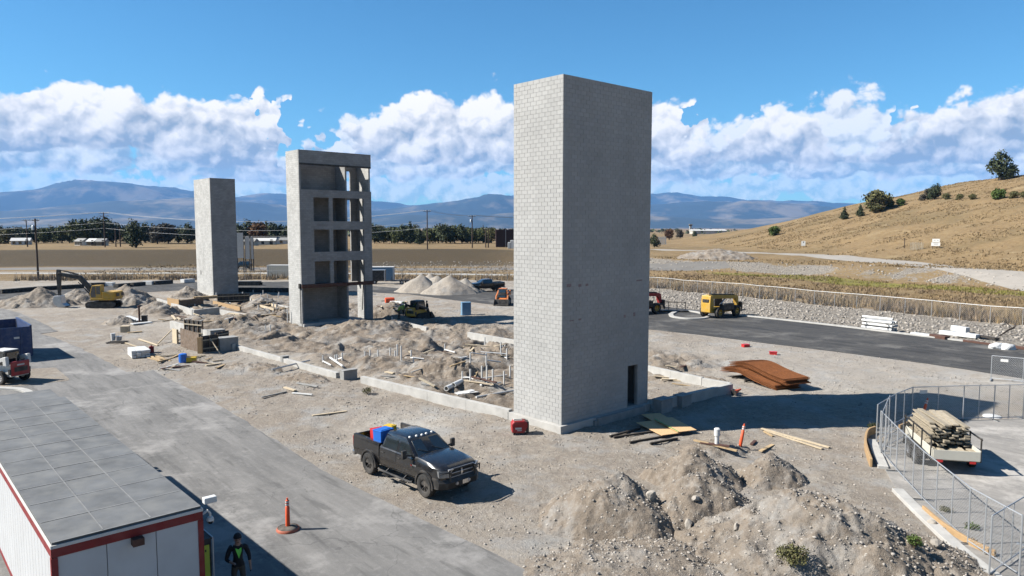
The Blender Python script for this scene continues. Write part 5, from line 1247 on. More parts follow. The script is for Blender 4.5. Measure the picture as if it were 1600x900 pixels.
    if pose == 'stoop':
        h.v = [(x+(zz-.95)*math.sin(.6), y, .95+(zz-.95)*math.cos(.6)) for x, y, zz in h.v]
    h.build('cap', hat, r, smooth=40)
    nose = MB(); nose.box((.145, 0, 1.655), (.03, .026, .045), taper=.5)
    for s in (-1, 1): nose.lathe([(.001, .012), (.03, .008), (.03, -.008)], (.04, s*.085, 1.66), 'Y', 8)
    if pose != 'stoop':
        nose.build('face_features', 'skin', r, smooth=50)
        ey = MB()
        for s in (-1, 1): ey.box((.127, s*.033, 1.685), (.016, .024, .010))
        ey.box((.125, 0, 1.612), (.016, .05, .008)); ey.build('eyes_and_mouth', 'cloth_dark', r)
    if vest == 'shirt':
        t = MB(); t.add([(.152, .075, 1.475), (.170, .0, 1.44), (.152, -.075, 1.475), (.200, .005, 1.20), (.188, .075, 1.40), (.19, -.06, 1.40), (.10, .075, 1.475), (.1, -.075, 1.475), (.12, 0, 1.2)], [(0, 4, 1), (1, 5, 2), (1, 4, 3), (1, 3, 5), (0, 6, 8, 3, 4), (2, 5, 3, 8, 7)]); t.build('shirt_front', 'hi_vis', r)
    elif vest:
        t = MB(); P = []
        for zz, rx_, ry_ in ((1.02, .145, .185), (1.25, .16, .215), (1.46, .13, .20)):
            P.append([(.015+math.cos(a)*rx_, math.sin(a)*ry_, zz) for a in [2*math.pi*k/18 for k in range(18)]])
        t.loft(P, cap=False)
        if pose == 'stoop': t.v = [(x+(zz-.95)*math.sin(.6), y, .95+(zz-.95)*math.cos(.6)) for x, y, zz in t.v]
        t.build('safety_vest', vest, r, smooth=60)
    return r
person('person in dark jacket and bright green shirt standing in the office trailer shadow', (-7.35, 18.75, .036), rad(-62), 'cloth_dark', 'cloth_brown', 'cloth_dark', 'hold', 'shirt')
p = on(630, 497); person('worker in yellow vest and hard hat standing by the tracked loader', (p.x, p.y, p.z), rad(10), 'hi_vis_yellow', 'cloth_dark', 'hi_vis_yellow', 'stand', 'hi_vis_yellow')
p = on(624, 499); person('worker in yellow vest stooping left of the tracked loader', (p.x, p.y-.6, p.z), rad(-20), 'hi_vis_yellow', 'cloth_brown', 'white_plastic', 'stoop', 'hi_vis_yellow')
p = on(668, 496); person('dark clothed worker standing right of the tracked loader', (p.x, p.y-.2, p.z), rad(200), 'cloth_dark', 'cloth_dark', 'cloth_dark', 'stand')
# ------------------------------------------------------------------ office trailer
def office():
    T = 3.42; C = Vector((-7.45, 16.84, 0))           # right front corner
    L_, Wd = 15.2, 3.06
    r = thing('office_trailer', 'white site office trailer with red trim and grey roof at bottom left', 'trailer', (C.x, C.y, 0), YAW+math.pi/2)
    # local x runs back along the long side, local y towards the left short side
    MB().box((L_/2, Wd/2, .40+(T-.55)/2), (L_-.06, Wd-.06, T-.50)).build('shell', 'trailer_panel', r)
    n = int(L_/.4064*.5)
    for s, y in ((0, 0.0), (1, Wd)):
        k = 37
        for i in range(k):
            MB().box(((i+.5)*L_/k, y, .40+(T-.72)/2), (L_/k-.016, .03, T-.78)).build('wall_panel', 'trailer_panel', r)
    for x in (0.0, L_):
        k = 3
        for i in range(k): MB().box((x, (i+.5)*Wd/k, .40+(T-.72)/2), (.03, Wd/k-.018, T-.78)).build('wall_panel', 'trailer_panel', r)
    # red trim
    for y in (-.004, Wd+.004):
        MB().box((L_/2, y, T-.28), (L_+.05, .05, .20)).build('fascia', 'red_trim', r)
        MB().box((L_/2, y, .38), (L_+.04, .05, .12)).build('base_trim', 'red_trim', r)
    for x in (-.004, L_+.004):
        MB().box((x, Wd/2, T-.28), (.06, Wd+.02, .20)).build('fascia', 'red_trim', r)
        for y in (.03, Wd-.03): MB().box((x, y, .40+(T-.8)/2), (.065, .12, T-.78)).build('corner_trim', 'red_trim', r)
    for x in (.03, L_-.03):
        for y in (-.006, Wd+.006): MB().box((x, y, .40+(T-.8)/2), (.12, .06, T-.784)).build('corner_trim', 'red_trim', r)
    ed = MB()
    for y in (-.02, Wd+.02): ed.box((L_/2, y, T-.145), (L_+.10, .03, .07))
    for x in (-.035, L_+.035): ed.box((x, Wd/2, T-.145), (.03, Wd+.0, .07))
    ed.build('drip_edge', 'white_paint', r)
    # roofing sheets, each lapped over the next, with pale seams
    nr = 11
    for i in range(nr):
        x0, x1 = i*L_/nr, (i+1)*L_/nr
        for j, (y0, y1) in enumerate(((.0, Wd*.36), (Wd*.36, Wd*.68), (Wd*.68, Wd))):
            m = MB(); m.box(((x0+x1)/2, (y0+y1)/2, T-.085+random.uniform(0, .006)), (x1-x0-.005, y1-y0-.004, .05)); m.build('roof_sheet', 'roof_membrane', r)
        MB().box((x0+.0, Wd/2, T-.052), (.045, Wd-.05, .006)).build('roof_seam', 'roof_seam', r)
    for y in (Wd*.36, Wd*.68): MB().box((L_/2, y, T-.050), (L_-.1, .03, .006)).build('roof_seam', 'roof_seam', r)
    MB().box((L_/2, Wd/2, T-.13), (L_-.02, Wd-.02, .05)).build('roof_deck', 'concrete_grey', r)
    # lamp box on the end wall
    MB().box((-.13, Wd*.47, T-.46), (.20, .24, .17)).build('wall_lamp', 'rust_dark', r, bevel=.01)
    for k in range(5): MB().box((1.0+k*3.3, .5, .2), (.4, .4, .4)).build('block_pier', 'concrete_grey', r); MB().box((1.0+k*3.3, Wd-.5, .2), (.4, .4, .4)).build('block_pier', 'concrete_grey', r)
    return C, T
M('roof_membrane', (.135, .14, .145), .8, var=.28, scale=1.1, dust=.55, dustcol=(.235, .235, .225), island=.03)
M('roof_seam', (.22, .222, .222), .8, var=.2, scale=4)
OC, OT = office()
def second_trailer():
    p = OC+BX*15.9-AX*3.5
    r = thing('office_trailer', 'second office trailer whose white roof edge shows behind the first', 'trailer', (p.x, p.y, 0), YAW)
    MB().box((1.8, 1.55, 1.55), (3.5, 2.95, 2.5)).build('shell', 'trailer_panel', r)
    MB().box((1.8, 1.55, 2.90), (3.7, 3.15, .20)).build('roof', 'roof_membrane', r, bevel=.02)
    for y in (.10, .55): MB().box((1.8, y, 3.03), (3.8, .34, .06)).build('roof_flashing', 'white_paint', r)
    MB().box((1.8, .04, 2.75), (3.6, .06, .14)).build('fascia', 'red_trim', r)
    for x in (.5, 3.1): MB().box((x, 1.5, .15), (.4, 2.5, .3)).build('block_pier', 'concrete_grey', r)
second_trailer()
def camera_unit():
    p = OC+AX*.05+BX*.12
    r = thing('security_camera', 'white box camera with dome on the office trailer corner', 'camera', (p.x, p.y, OT-.62), YAW-math.pi/2)
    MB().box((.0, .20, .62), (.18, .30, .15)).build('junction_box', 'white_plastic', r, bevel=.02)
    m = MB(); m.tube([(0, .02, .30), (0, .14, .36), (0, .20, .28), (0, .2, .2)], .03, 8); m.build('arm', 'white_plastic', r, smooth=40)
    MB().lathe([(.001, .20), (.06, .19), (.085, .14), (.085, .10)], (0, .2, 0), 'Z', 14).build('housing', 'white_plastic', r, smooth=40)
    MB().lathe([(.08, .10), (.07, .05), (.04, .015), (.001, .0)], (0, .2, 0), 'Z', 14).build('lens_dome', 'glass_dark', r, smooth=40)
camera_unit()
def notice_board():
    # tall cabinet standing against the trailer wall with a yellow notice on its end
    p = G(331, 842, 2.12); q = Vector((p.x, p.y, 0))
    r = thing('notice_board', 'yellow green notice sheet on a dark cabinet beside the office trailer', 'notice board', q, YAW)
    MB().box((-.31, .55, 1.06), (.62, 1.0, 2.10)).build('cabinet', 'form_black', r, bevel=.01)
    MB().box((-.31, .56, 2.125), (.66, 1.06, .03)).build('cabinet_top', 'form_black', r); MB().bar((.03, .03, 2.14), (.03, 1.08, 2.14), .03).build('edge_strip', 'galvanised', r); MB().bar((.03, .03, 2.12), (.03, .03, .05), .03).build('edge_strip', 'galvanised', r)
    s = MB().box((-.32, .036, 1.08), (.52, .012, 1.80)).build('notice_sheet', 'sign_green', r)
    R = random.Random(3)
    for k in range(7): MB().box((-.42+k*.045, .0275, 1.84), (.03, .003, .05+.02*(k % 3 == 0))).build('print_line', 'black_print', s)
    MB().box((-.38, .0275, 1.66), (.22, .003, .02)).build('print_line', 'black_print', s)
    for k in range(14): w = R.uniform(.06, .16); MB().box((-.52+w/2, .0275, 1.48-k*.085), (w, .003, .022)).build('print_line', 'black_print', s)
notice_board()
def delineator(label, loc, tilt=0, h=1.08, base=True, name='traffic_delineator'):
    r = thing(name, label, 'traffic post', loc, 0, 'traffic posts')
    if base:
        b = MB(); b.lathe([(.001, .14), (.16, .14), (.26, .11), (.33, .07), (.36, .0), (.001, 0)], axis='Z', n=18); b.build('rubber_base', 'rubber_dusty', r, smooth=50)
        MB().lathe([(.335, .085), (.372, .045), (.375, .0), (.36, .0)], axis='Z', n=20).build('base_ring', 'orange_faded', r, smooth=50)
    p = MB(); p.lathe([(.075, .12), (.07, h*.72), (.045, h*.75), (.055, h*.80), (.055, h*.93), (.03, h*.95), (.03, h), (.001, h)], axis='Z', n=14); q = p.build('post', 'orange_plastic', r, smooth=40)
    for zz in (.78, .86): MB().lathe([(.066, zz*h), (.066, (zz+.05)*h)], axis='Z', n=14).build('reflective_band', 'white_paint', q, smooth=40)
    r.rotation_euler = (0, tilt, 0); return r
M('rubber_dusty', (.10, .085, .07), .9, var=.3, dust=.5)
M('orange_faded', (.48, .12, .06), .7, var=.2, dust=.2)
p = G(450, 829); delineator('orange delineator post with heavy round base on the road', (p.x, p.y, .032))
p = surface(1156, 697); delineator('leaning red and white stake post beside the white pipe riser', (p.x, p.y, p.z-.12), .16, 1.15, False)
p = G(1438, 662); delineator('leaning red and white post inside the fenced compound', (p.x, p.y, .03), .24, 1.35, True)
def cone(label, loc, rz):
    r = thing('traffic_cone', label, 'traffic cone', loc, rz)
    r.rotation_euler = (0, rad(78), rz)
    MB().lathe([(.15, .03), (.04, .68), (.001, .69)], axis='Z', n=16).build('body', 'orange_plastic', r, smooth=40)
    MB().box((0, 0, .015), (.38, .38, .03)).build('base', 'black_satin', r, bevel=.01)
    for a in (.35, .52): MB().lathe([(.155-.165*a, .68*a), (.155-.165*(a+.12), .68*(a+.12))], axis='Z', n=16).build('reflective_band', 'white_paint', r, smooth=40)
p = on(1146, 618, .16); cone('orange traffic cone lying on its side at the foundation wall end', p, .6)

# ------------------------------------------------------------------ temporary fence and boundary fence
def mesh_panel(mb, a, b, h, z0, sp=.12, w=.0035):
    """diamond chain link drawn as real thin wires"""
    a, b = Vector(a), Vector(b); L_ = (b-a).length; d = (b-a)/L_; n = int((L_+h)/sp)
    nn = d.cross(Vector((0, 0, 1)))
    for s in (0, 1):
        for k in range(n):
            t = k*sp
            x0, zz0 = (t, 0) if t <= L_ else (L_, t-L_)
            x1, zz1 = (t-h, h) if t-h >= 0 else (0, t)
            if s: x0, x1 = L_-x0, L_-x1
            p0, p1 = a+d*x0+Vector((0, 0, z0+zz0)), a+d*x1+Vector((0, 0, z0+zz1)); e = (p1-p0)
            if e.length < .05: continue
            u = e.normalized().cross(nn)*w
            mb.add([p0-u, p0+u, p1+u, p1-u], [(0, 1, 2, 3)])
def fence_panel(label, a, b, h=1.83, tiltx=0, foot=True, mids=1, sign=False, rails=False, brace=False):
    a, b = Vector((a[0], a[1], 0)), Vector((b[0], b[1], 0)); za, zb = max(Hs(a.x, a.y), .036), max(Hs(b.x, b.y), .036)
    d = b-a; L_ = d.length; r = thing('temporary_fence', label, 'fence', (a.x, a.y, min(za, zb)), math.atan2(d.y, d.x), 'temporary fence panels')
    for x in [0.0]+[L_*(k+1)/(mids+1) for k in range(mids)]+[L_]:
        MB().tube([(x, 0, .04), (x, 0, h)], .021 if 0 < x < L_ else .026, 6).build('post', 'galvanised', r, smooth=50)
    MB().tube([(0, 0, h), (L_, 0, h)], .021, 6).build('top_rail', 'galvanised', r, smooth=50)
    MB().tube([(0, 0, .12), (L_, 0, .12)], .021, 6).build('bottom_rail', 'galvanised', r, smooth=50)
    m = MB(); mesh_panel(m, (0, 0, 0), (L_, 0, 0), h-.14, .12); kind(m.build('wire_mesh', 'galvanised', r, fix=False), 'stuff')
    if foot:
        for x in (0, L_): MB().box((x, 0, .02), (.10, .75, .035)).build('foot', 'galvanised', r)
    if sign: MB().box((L_*.2, -.03, h-.25), (.42, .01, .18)).build('sign_plate', 'white_plastic', r)
    return r
FP = [(1592, 905), (1512, 852), (1440, 783), (1400, 738), (1374, 706)]
FP = [G(*q) for q in FP]
lbl = ['compound fence panel nearest the bottom right corner', 'compound fence panel beside the wooden kerb form', 'compound fence panel left of the loaded trailer', 'compound fence panel at the curved orange form']
for (a, b), l in zip(zip(FP[:-1], FP[1:]), lbl): fence_panel(l, a, b, mids=2)
B = [G(*q) for q in ((1369, 694), (1398, 673), (1424, 661), (1504, 658), (1552, 657), (1598, 656), (1660, 656))]
lbl = ['back compound fence panel angled at the shadow edge', 'back compound fence panel with a small white sign', 'long back compound fence panel behind the trailer', 'back compound fence panel above the white bag', 'back compound fence panel at the right frame edge', 'back compound fence panel leaving the frame']
for i, ((a, b), l) in enumerate(zip(zip(B[:-1], B[1:]), lbl)): fence_panel(l, a, b, sign=(i == 2))
fence_panel('open gate panel swung in beside the orange form', G(1376, 712), G(1388, 679), h=1.9)
a = G(1376, 716); fence_panel('slanted loose fence panel behind the gate', G(1388, 700), G(1432, 676), h=1.0)
fence_panel('fence panel cutting the bottom right corner', G(1545, 905), G(1610, 858), h=1.83)
fence_panel('separate fence panel with a small white sign on the far asphalt edge', G(1548, 594), G(1650, 605), h=1.6, sign=True)
def boundary_fence():
    pts = [Vector((x, y)) for x, y in FENCE[1:-1]]; k = 0
    seglab = {0: 'boundary fence far left by the highway', 1: 'boundary fence behind the excavator and towers', 2: 'boundary fence behind the gravel cones', 3: 'boundary fence behind the far pickup', 4: 'boundary fence right behind the nearest tower', 5: 'boundary fence behind the yellow telehandler', 6: 'boundary fence above the white pipe stack', 7: 'boundary fence leaving the frame at right'}
    for i, (a, b) in enumerate(zip(pts[:-1], pts[1:])):
        d = b-a; L_ = d.length
        r = thing('chain_link_fence', 'galvanised chain link '+seglab.get(i, 'boundary fence'), 'fence', (a.x, a.y, 0), math.atan2(d.y, d.x), 'boundary fence runs')
        n = max(1, round(L_/3.0)); zs = []
        for j in range(n+1): q = a.lerp(b, j/n); zs.append(Hs(q.x, q.y))
        for j in range(n+1): x = L_*j/n; MB().tube([(x, 0, zs[j]-.1), (x, 0, zs[j]+1.85)], .028, 6).build('post', 'galvanised', r)
        rl = MB(); rl.tube([(L_*j/n, 0, zs[j]+1.82) for j in range(n+1)], .034 if i >= 3 else .022, 6); rl.build('top_rail', 'rail_white' if i >= 3 else 'galvanised', r, smooth=50)
        m = MB()
        for j in range(n): mesh_panel(m, (L_*j/n, 0, 0), (L_*(j+1)/n, 0, 0), 1.7, (zs[j]+zs[j+1])/2+.08, .22, .004)
        kind(m.build('wire_mesh', 'galvanised', r, fix=False), 'stuff')
M('rail_white', (.72, .72, .71), .5, var=.05)
boundary_fence()

# ------------------------------------------------------------------ kerbs and forms
def kerb(name, pts, w, h, mat, label=None, cat='kerb', zb=-.05, group=None):
    P = [Vector((p[0], p[1])) for p in pts]; rings = []
    for i, p in enumerate(P):
        d = (P[min(i+1, len(P)-1)]-P[max(i-1, 0)]).normalized(); n = Vector((-d.y, d.x))*w/2
        rings.append([(p.x-n.x, p.y-n.y, zb), (p.x-n.x, p.y-n.y, h), (p.x+n.x, p.y+n.y, h), (p.x+n.x, p.y+n.y, zb)])
    o = MB().loft(rings).build(name, mat, bevel=.015)
    if label: tag(o, label, cat, group)
    else: kind(o, 'structure')
    return o
def smooth_pts(pts, n=10):
    out = []
    P = [Vector((p[0], p[1])) for p in pts]; P = [P[0]*2-P[1]]+P+[P[-1]*2-P[-2]]
    for i in range(1, len(P)-2):
        for k in range(n):
            t = k/n; a, b, c, d = P[i-1:i+3]; out.append(.5*((2*b)+(c-a)*t+(2*a-5*b+4*c-d)*t*t+(3*b-a-3*c+d)*t**3))
    out.append(P[-2]); return out
kerb('kerb', smooth_pts(P2([(1150, 493), (1200, 498), (1300, 509), (1400, 521), (1500, 533), (1600, 546), (1760, 568)])), .45, .14, 'concrete')
kerb('kerb', smooth_pts(P2([(1362, 690), (1371, 712), (1380, 733)])), .40, .13, 'concrete')
kerb('kerb', smooth_pts(P2([(1402, 768), (1440, 806), (1500, 862), (1545, 898), (1600, 940)])), .40, .13, 'concrete')
kerb('kerb', smooth_pts(P2([(-200, 606), (-60, 607), (10, 609), (38, 612), (53, 622), (56, 632), (40, 640), (-40, 650)])), .42, .15, 'concrete')
kerb('kerb', smooth_pts(P2([(1048, 492), (1052, 496), (1075, 499), (1100, 498), (1106, 494), (1085, 488), (1060, 487), (1048, 492)]), 8), .5, .15, 'concrete')
kerb('curb_form', smooth_pts([tuple(G(*q)[:2]) for q in ((1367, 677), (1356, 682), (1352, 697), (1355, 713), (1361, 730))]), .10, .36, 'form_orange', 'curved orange kerb form board beside the compound gate', 'form board', group='kerb form boards')
kerb('curb_form', smooth_pts(P2([(1442, 800), (1470, 824), (1510, 850), (1555, 872)])), .09, .24, 'form_orange', 'long yellow brown kerb form board along the compound edge', 'form board', group='kerb form boards')
kerb('curb_form', smooth_pts(P2([(1405, 672), (1425, 664), (1445, 660)])), .10, .26, 'form_orange', 'short orange form board in shadow behind the compound fence', 'form board', group='kerb form boards')
def clutter(name, label, cat, px, py, parts, mat, rz=0, dz=0, group=None, z=None, bevel=0):
    p = on(px, py) if z is None else G(px, py, z)
    m = MB()
    for q in parts:
        if q[0] == 'b': m.box(q[1], q[2], q[3] if len(q) > 3 else None)
        elif q[0] == 't': m.tube(q[1], q[2], 10)
        elif q[0] == 'l': m.lathe(q[1], q[2], q[3], 14)
    o = m.build(name, mat, bevel=bevel, smooth=40 if any(q[0] != 'b' for q in parts) else None); o.location = (p.x, p.y, p.z+dz); o.rotation_euler.z = rz
    return tag(o, label, cat, group)

# ------------------------------------------------------------------ near site objects
def generator():
    p = on(812, 678); r = thing('generator', 'red portable generator at the foot of the nearest tower', 'generator', (p.x, p.y, p.z), rad(8))
    MB().side([(-.40, .12), (.20, .10), (.36, .4), (.34, .62), (.2, .70), (-.30, .70), (-.42, .55)], -.26, .26).build('body', 'red_paint', r, bevel=.05)
    MB().box((.36, 0, .36), (.12, .46, .56)).build('control_panel', 'black_satin', r, bevel=.02)
    MB().tube([(-.3, -.2, .70), (-.3, -.2, .78), (.25, -.2, .78), (.25, -.2, .70)], .02, 6).build('handle', 'black_satin', r)
    MB().box((-.1, -.268, .34), (.30, .01, .09)).build('name_plate', 'white_paint', r); MB().box((-.05, -.268, .24), (.22, .01, .04)).build('name_plate', 'white_paint', r)
    for x in (-.3, .25):
        for y in (-.2, .2): MB().box((x, y, .05), (.08, .06, .12)).build('foot', 'rubber', r)
    MB().box((-.1, 0, .71), (.4, .3, .03)).build('fuel_cap_panel', 'white_paint', r)
generator()
for k, (px, py, dz) in enumerate(((799, 652, .0), (798, 650, .2))):
    clutter('concrete_block', ('lower', 'upper')[k]+' dark loose block stacked behind the red generator', 'block', 799, 655, [('b', (0, 0, .10), (.41, .2, .19)), ('b', (0, .0, .2), (.36, .15, .02))], 'concrete_grey', YAW+.1, dz, 'loose blocks by the generator')
# osb sheets and dark timbers at the tower foot
def sheets():
    p = G(1044, 671); w = rad(22)
    for k, (dx, dy, dz, rz, lb, mt) in enumerate(((.35, .1, .14, .0, 'upper orange particle board with a green painted edge', 'osb'), (-.55, -.15, .05, .06, 'lower orange particle board under the green edged one', 'osb'), (-.1, 1.3, .06, -.05, 'particle board mostly in the tower shadow', 'osb'))):
        m = MB(); m.box((0, 0, .02), (2.2, 1.05, .03)); o = m.build('particle_board', mt); o.location = (p.x+dx, p.y+dy, dz+.06); o.rotation_euler = (0, rad(2), rad(-70)+rz); tag(o, lb+' at the tower foot', 'board', 'particle boards at the tower foot')
        if k == 0: g = MB(); g.box((0, -.49, .0385), (2.16, .07, .006)); g.build('painted_edge', 'green_paint', o)
    for k, ((x0, y0), (x1, y1)) in enumerate((((953, 682), (1000, 671)), ((959, 684), (1020, 676)), ((984, 692), (1038, 682)), ((1016, 697), (1058, 686)))):
        a, b = G(x0, y0), G(x1, y1); a.z = Hs(a.x, a.y)+.07; b.z = Hs(b.x, b.y)+.07
        o = MB().bar(a, b, .09, .09).build('timber', 'wood_dark'); tag(o, ('shortest upper', 'second', 'third', 'lowest')[k]+' dark timber lying left of the particle boards', 'timber', 'dark timbers by the particle boards')
sheets()
def rods(name, label, cat, pts, r, mat, dz=.05, group=None, flat=None):
    P = []
    for q in pts: p = on(*q[:2]); p.z += dz+(q[2] if len(q) > 2 else 0); P.append(p)
    m = MB()
    if flat: m.bar(P[0], P[1], flat[0], flat[1])
    else: m.tube(P, r, 8)
    return tag(m.build(name, mat, smooth=None if flat else 45), label, cat, group)
rods('board', 'upper long pale board lying at the shadow edge', 'board', ((1190, 671), (1296, 701)), 0, 'wood_pale', .06, 'long pale boards', (.14, .05))
rods('board', 'lower long pale board lying at the shadow edge', 'board', ((1196, 674), (1285, 703)), 0, 'wood_pale', .05, 'long pale boards', (.14, .05))
rods('board', 'short yellow board stub left of the long boards', 'board', ((1194, 675), (1208, 683)), 0, 'wood', .04, 'long pale boards', (.12, .05))
def pipe_riser(label, p, h, r, group, cap=False, mat='white_plastic'):
    m = MB(); m.lathe([(.001, -.3), (r, -.3), (r, h), (r*.8, h), (r*.8, h-.05)], axis='Z', n=10); o = m.build('pipe_riser', mat, smooth=45); o.location = p; tag(o, label, 'pipe', group)
    if cap: MB().lathe([(r*1.35, h*.62), (r*1.35, h), (r*.9, h+.04), (.001, h+.04)], axis='Z', n=14).build('coupling', mat, o, smooth=40)
    return o
p = surface(1120, 698); pipe_riser('thick white pipe riser with a coupling standing on the near soil rise', p, .78, .10, None, True)
# white plastic risers: base in the photograph and height in pixels
q4 = [(680, 625, 40), (713, 630, 44), (762, 630, 52), (838, 635, 64), (870, 635, 60), (884, 636, 74), (908, 665, 100), (970, 630, 44), (985, 670, 30), (418, 665, 44), (495, 655, 42), (507, 655, 42), (540, 667, 48), (1180, 590, 44), (1240, 575, 34), (1270, 578, 36), (1198, 665, 36), (1430, 600, 50), (1440, 690, 84), (1530, 628, 92), (1542, 585, 46), (1556, 588, 46), (1568, 640, 70), (1290, 765, 48), (1340, 785, 80), (1412, 806, 90), (1443, 802, 110), (1480, 812, 106), (1550, 806, 84), (1588, 742, 80), (850, 395, 44), (826, 392, 36)]
q4b = [(60, 456, 44), (90, 462, 60), (200, 470, 84), (140, 270, 34), (110, 346, 34), (128, 346, 34), (85, 402, 60), (101, 402, 60), (45, 250, 30), (15, 340, 26)]
q8 = [(420, 102, 46), (485, 100, 48), (785, 126, 44), (970, 130, 54), (1115, 136, 44), (1178, 132, 50), (1568, 120, 50), (365, 262, 32), (517, 272, 40), (655, 296, 34), (945, 312, 40), (1310, 286, 50), (1495, 280, 55), (1340, 105, 40), (1425, 100, 40), (1245, 62, 30)]
for q, sc, ox, oy, lb, gp in ((q4, 4, 400, 400, 'thin white plumbing riser standing among the central spoil heaps', 'white risers among the spoil heaps'), (q4b, 4, 400, 400, 'white plumbing riser standing left of the stair tower', 'white risers left of the stair tower'), (q8, 8, 240, 450, 'white plumbing riser around the shaft tower footings', 'white risers around the shaft tower')):
    for k, (x, y, h) in enumerate(sorted(q)):
        p = on(ox+x/sc, oy+y/sc); pipe_riser(ORD[k]+' '+lb.replace(' standing', ' from the left standing').replace('riser around', 'riser from the left around'), p, h/sc/pxm(p), .055 if sc == 4 else .075, gp)
runs = [((1180, 590), (1245, 607)), ((1240, 575), (1350, 607)), ((1443, 668), (1530, 655)), ((1290, 765), (1390, 772)), ((1345, 770), (1412, 800)), ((1480, 805), (1530, 800)), ((1530, 628), (1570, 638)), ((418, 665), (470, 690)), ((908, 650), (985, 640)), ((870, 632), (908, 655)), ((985, 640), (1050, 655)), ((495, 655), (540, 665)), ((90, 460), (140, 466)), ((15, 345), (60, 345)), ((0, 290), (140, 300))]
for k, (a, b) in enumerate(sorted(runs)):
    rods('drain_pipe', ORD[k]+' white drain pipe from the left lying among the risers', 'pipe', [(400+a[0]/4, 400+a[1]/4), (400+b[0]/4, 400+b[1]/4)], .055, 'white_plastic', .10, 'white drain pipes lying among the risers')
pa, pb = on(735, 575), on(760, 571); pa.z += .95; pb.z += .95
tag(MB().tube([pa-Vector((0, 0, .85)), pa-Vector((0, 0, .12)), pa, pa.lerp(pb, .1)+Vector((0, 0, .05)), pb], .05, 8).build('pipe_bend', 'white_plastic', smooth=50), 'white pipe bent over at the top beside the open pit', 'pipe')
rods('long_pipe', 'long white pipe lying left of the nearest tower', 'pipe', ((744, 623), (806, 612)), .07, 'white_plastic', .1)
for k, (x, y, lb) in enumerate(((704, 616, 'left cut white drain tube end by the long wall'), (715, 619, 'right cut white drain tube end by the long wall'))):
    p = on(x, y, .18); m = MB(); m.lathe([(.12, -.6), (.16, -.6), (.16, .6), (.12, .6), (.12, -.6)], axis='X', n=16); o = m.build('drain_tube', 'white_plastic', smooth=40); o.location = p; o.rotation_euler.z = 1.2; tag(o, lb, 'pipe', 'drain tube ends')
clutter('plastic_sheet', 'pale plastic sheet crumpled beside the drain tube ends', 'sheet', 728, 614, [('b', (0, 0, .05), (1.4, .7, .04), .2), ('b', (.3, .1, .09), (.6, .4, .05), .6)], 'white_plastic', .3)
rods('pipe_bundle', 'grey conduit lying across the low foundation wall', 'pipe', ((425, 583), (484, 566)), .06, 'galvanised', .25)
rods('drain_pipe', 'white pipe resting on the low wall beside its pier', 'pipe', ((516, 565), (536, 576)), .08, 'white_plastic', .3)
# rusty mesh mats
def mats():
    p = on(1195, 597); yaw = math.atan2(*(lambda a, b: (b.y-a.y, b.x-a.x))(on(1150, 586), on(1232, 606)))
    r0 = (p.x, p.y)
    R = random.Random(2)
    for k in range(15):
        L_, Wd = 5.2, 1.95; m = MB(); z0 = .12+k*.052; n = 14; dx = R.uniform(-.12, .12)+(-.35 if k < 7 else .15); dy = R.uniform(-.05, .05)+(-.22 if k < 7 else .12)
        def zz(x): return z0+.34*math.exp(-((x+.9)/1.5)**2)-.05*max(0, x-1.2)
        nb = 38
        for i in range(nb):
            y = -Wd/2+Wd*(i+.5)/nb; rows = [[(x, y-.007, zz(x)-.007), (x, y+.007, zz(x)-.007), (x, y+.007, zz(x)+.007), (x, y-.007, zz(x)+.007)] for x in [-L_/2+L_*j/n for j in range(n+1)]]; m.loft(rows)
        for j in range(34):
            x = -L_/2+.04+(L_-.08)*j/33; m.bar((x, -Wd/2-.02, zz(x)+.012), (x, Wd/2+.02, zz(x)+.012), .014)
        o = m.build('reinforcing_mesh', 'rust', fix=False); o.location = (p.x+dx*math.cos(yaw)-dy*math.sin(yaw), p.y+dx*math.sin(yaw)+dy*math.cos(yaw), Hs(p.x, p.y)); o.rotation_euler.z = yaw
        tag(o, (ORD[k]+' rusty mesh mat from the ground, in the offset lower half' if k < 7 else ORD[k]+' rusty mesh mat from the ground, in the upper half') if k not in (0, 14) else ('bottom rusty mesh mat touching the ground' if k == 0 else 'top rusty mesh mat of the sagging stack'), 'steel mesh', 'stacked rusty mesh mats')
    for i, x in enumerate((-1.9, -.6, 1.6)):
        o = MB().box((0, 0, .06), (.12, 2.2, .12)).build('dunnage_timber', 'wood_dark'); o.location = (p.x+x*math.cos(yaw), p.y+x*math.sin(yaw), Hs(p.x, p.y)-.01); o.rotation_euler.z = yaw; tag(o, ('left', 'middle', 'right')[i]+' timber bearer under the rusty mesh stack', 'timber', 'bearers under the mesh stack')
mats()
for k, (px, py) in enumerate(((1165, 542), (1208, 554))):
    clutter('paint_can_lid', ('left', 'right')[k]+' small red utility box flat on the pale ground', 'box', px, py, [('b', (0, 0, .1), (.55, .4, .2)), ('b', (0, 0, .22), (.6, .45, .04))], 'red_plastic', .3 if k == 0 else -.3, 0, 'red utility boxes')
for o in [q for q in bpy.data.objects if q.name.startswith('paint_can_lid')]: o.name = 'utility_box'
clutter('sand_bag', 'flat white bag lying inside the compound fence', 'bag', 1550, 651, [('l', [(.001, .12), (.25, .1), (.42, .05), (.45, .0)], (0, 0, 0), 'Z')], 'white_plastic', 0)
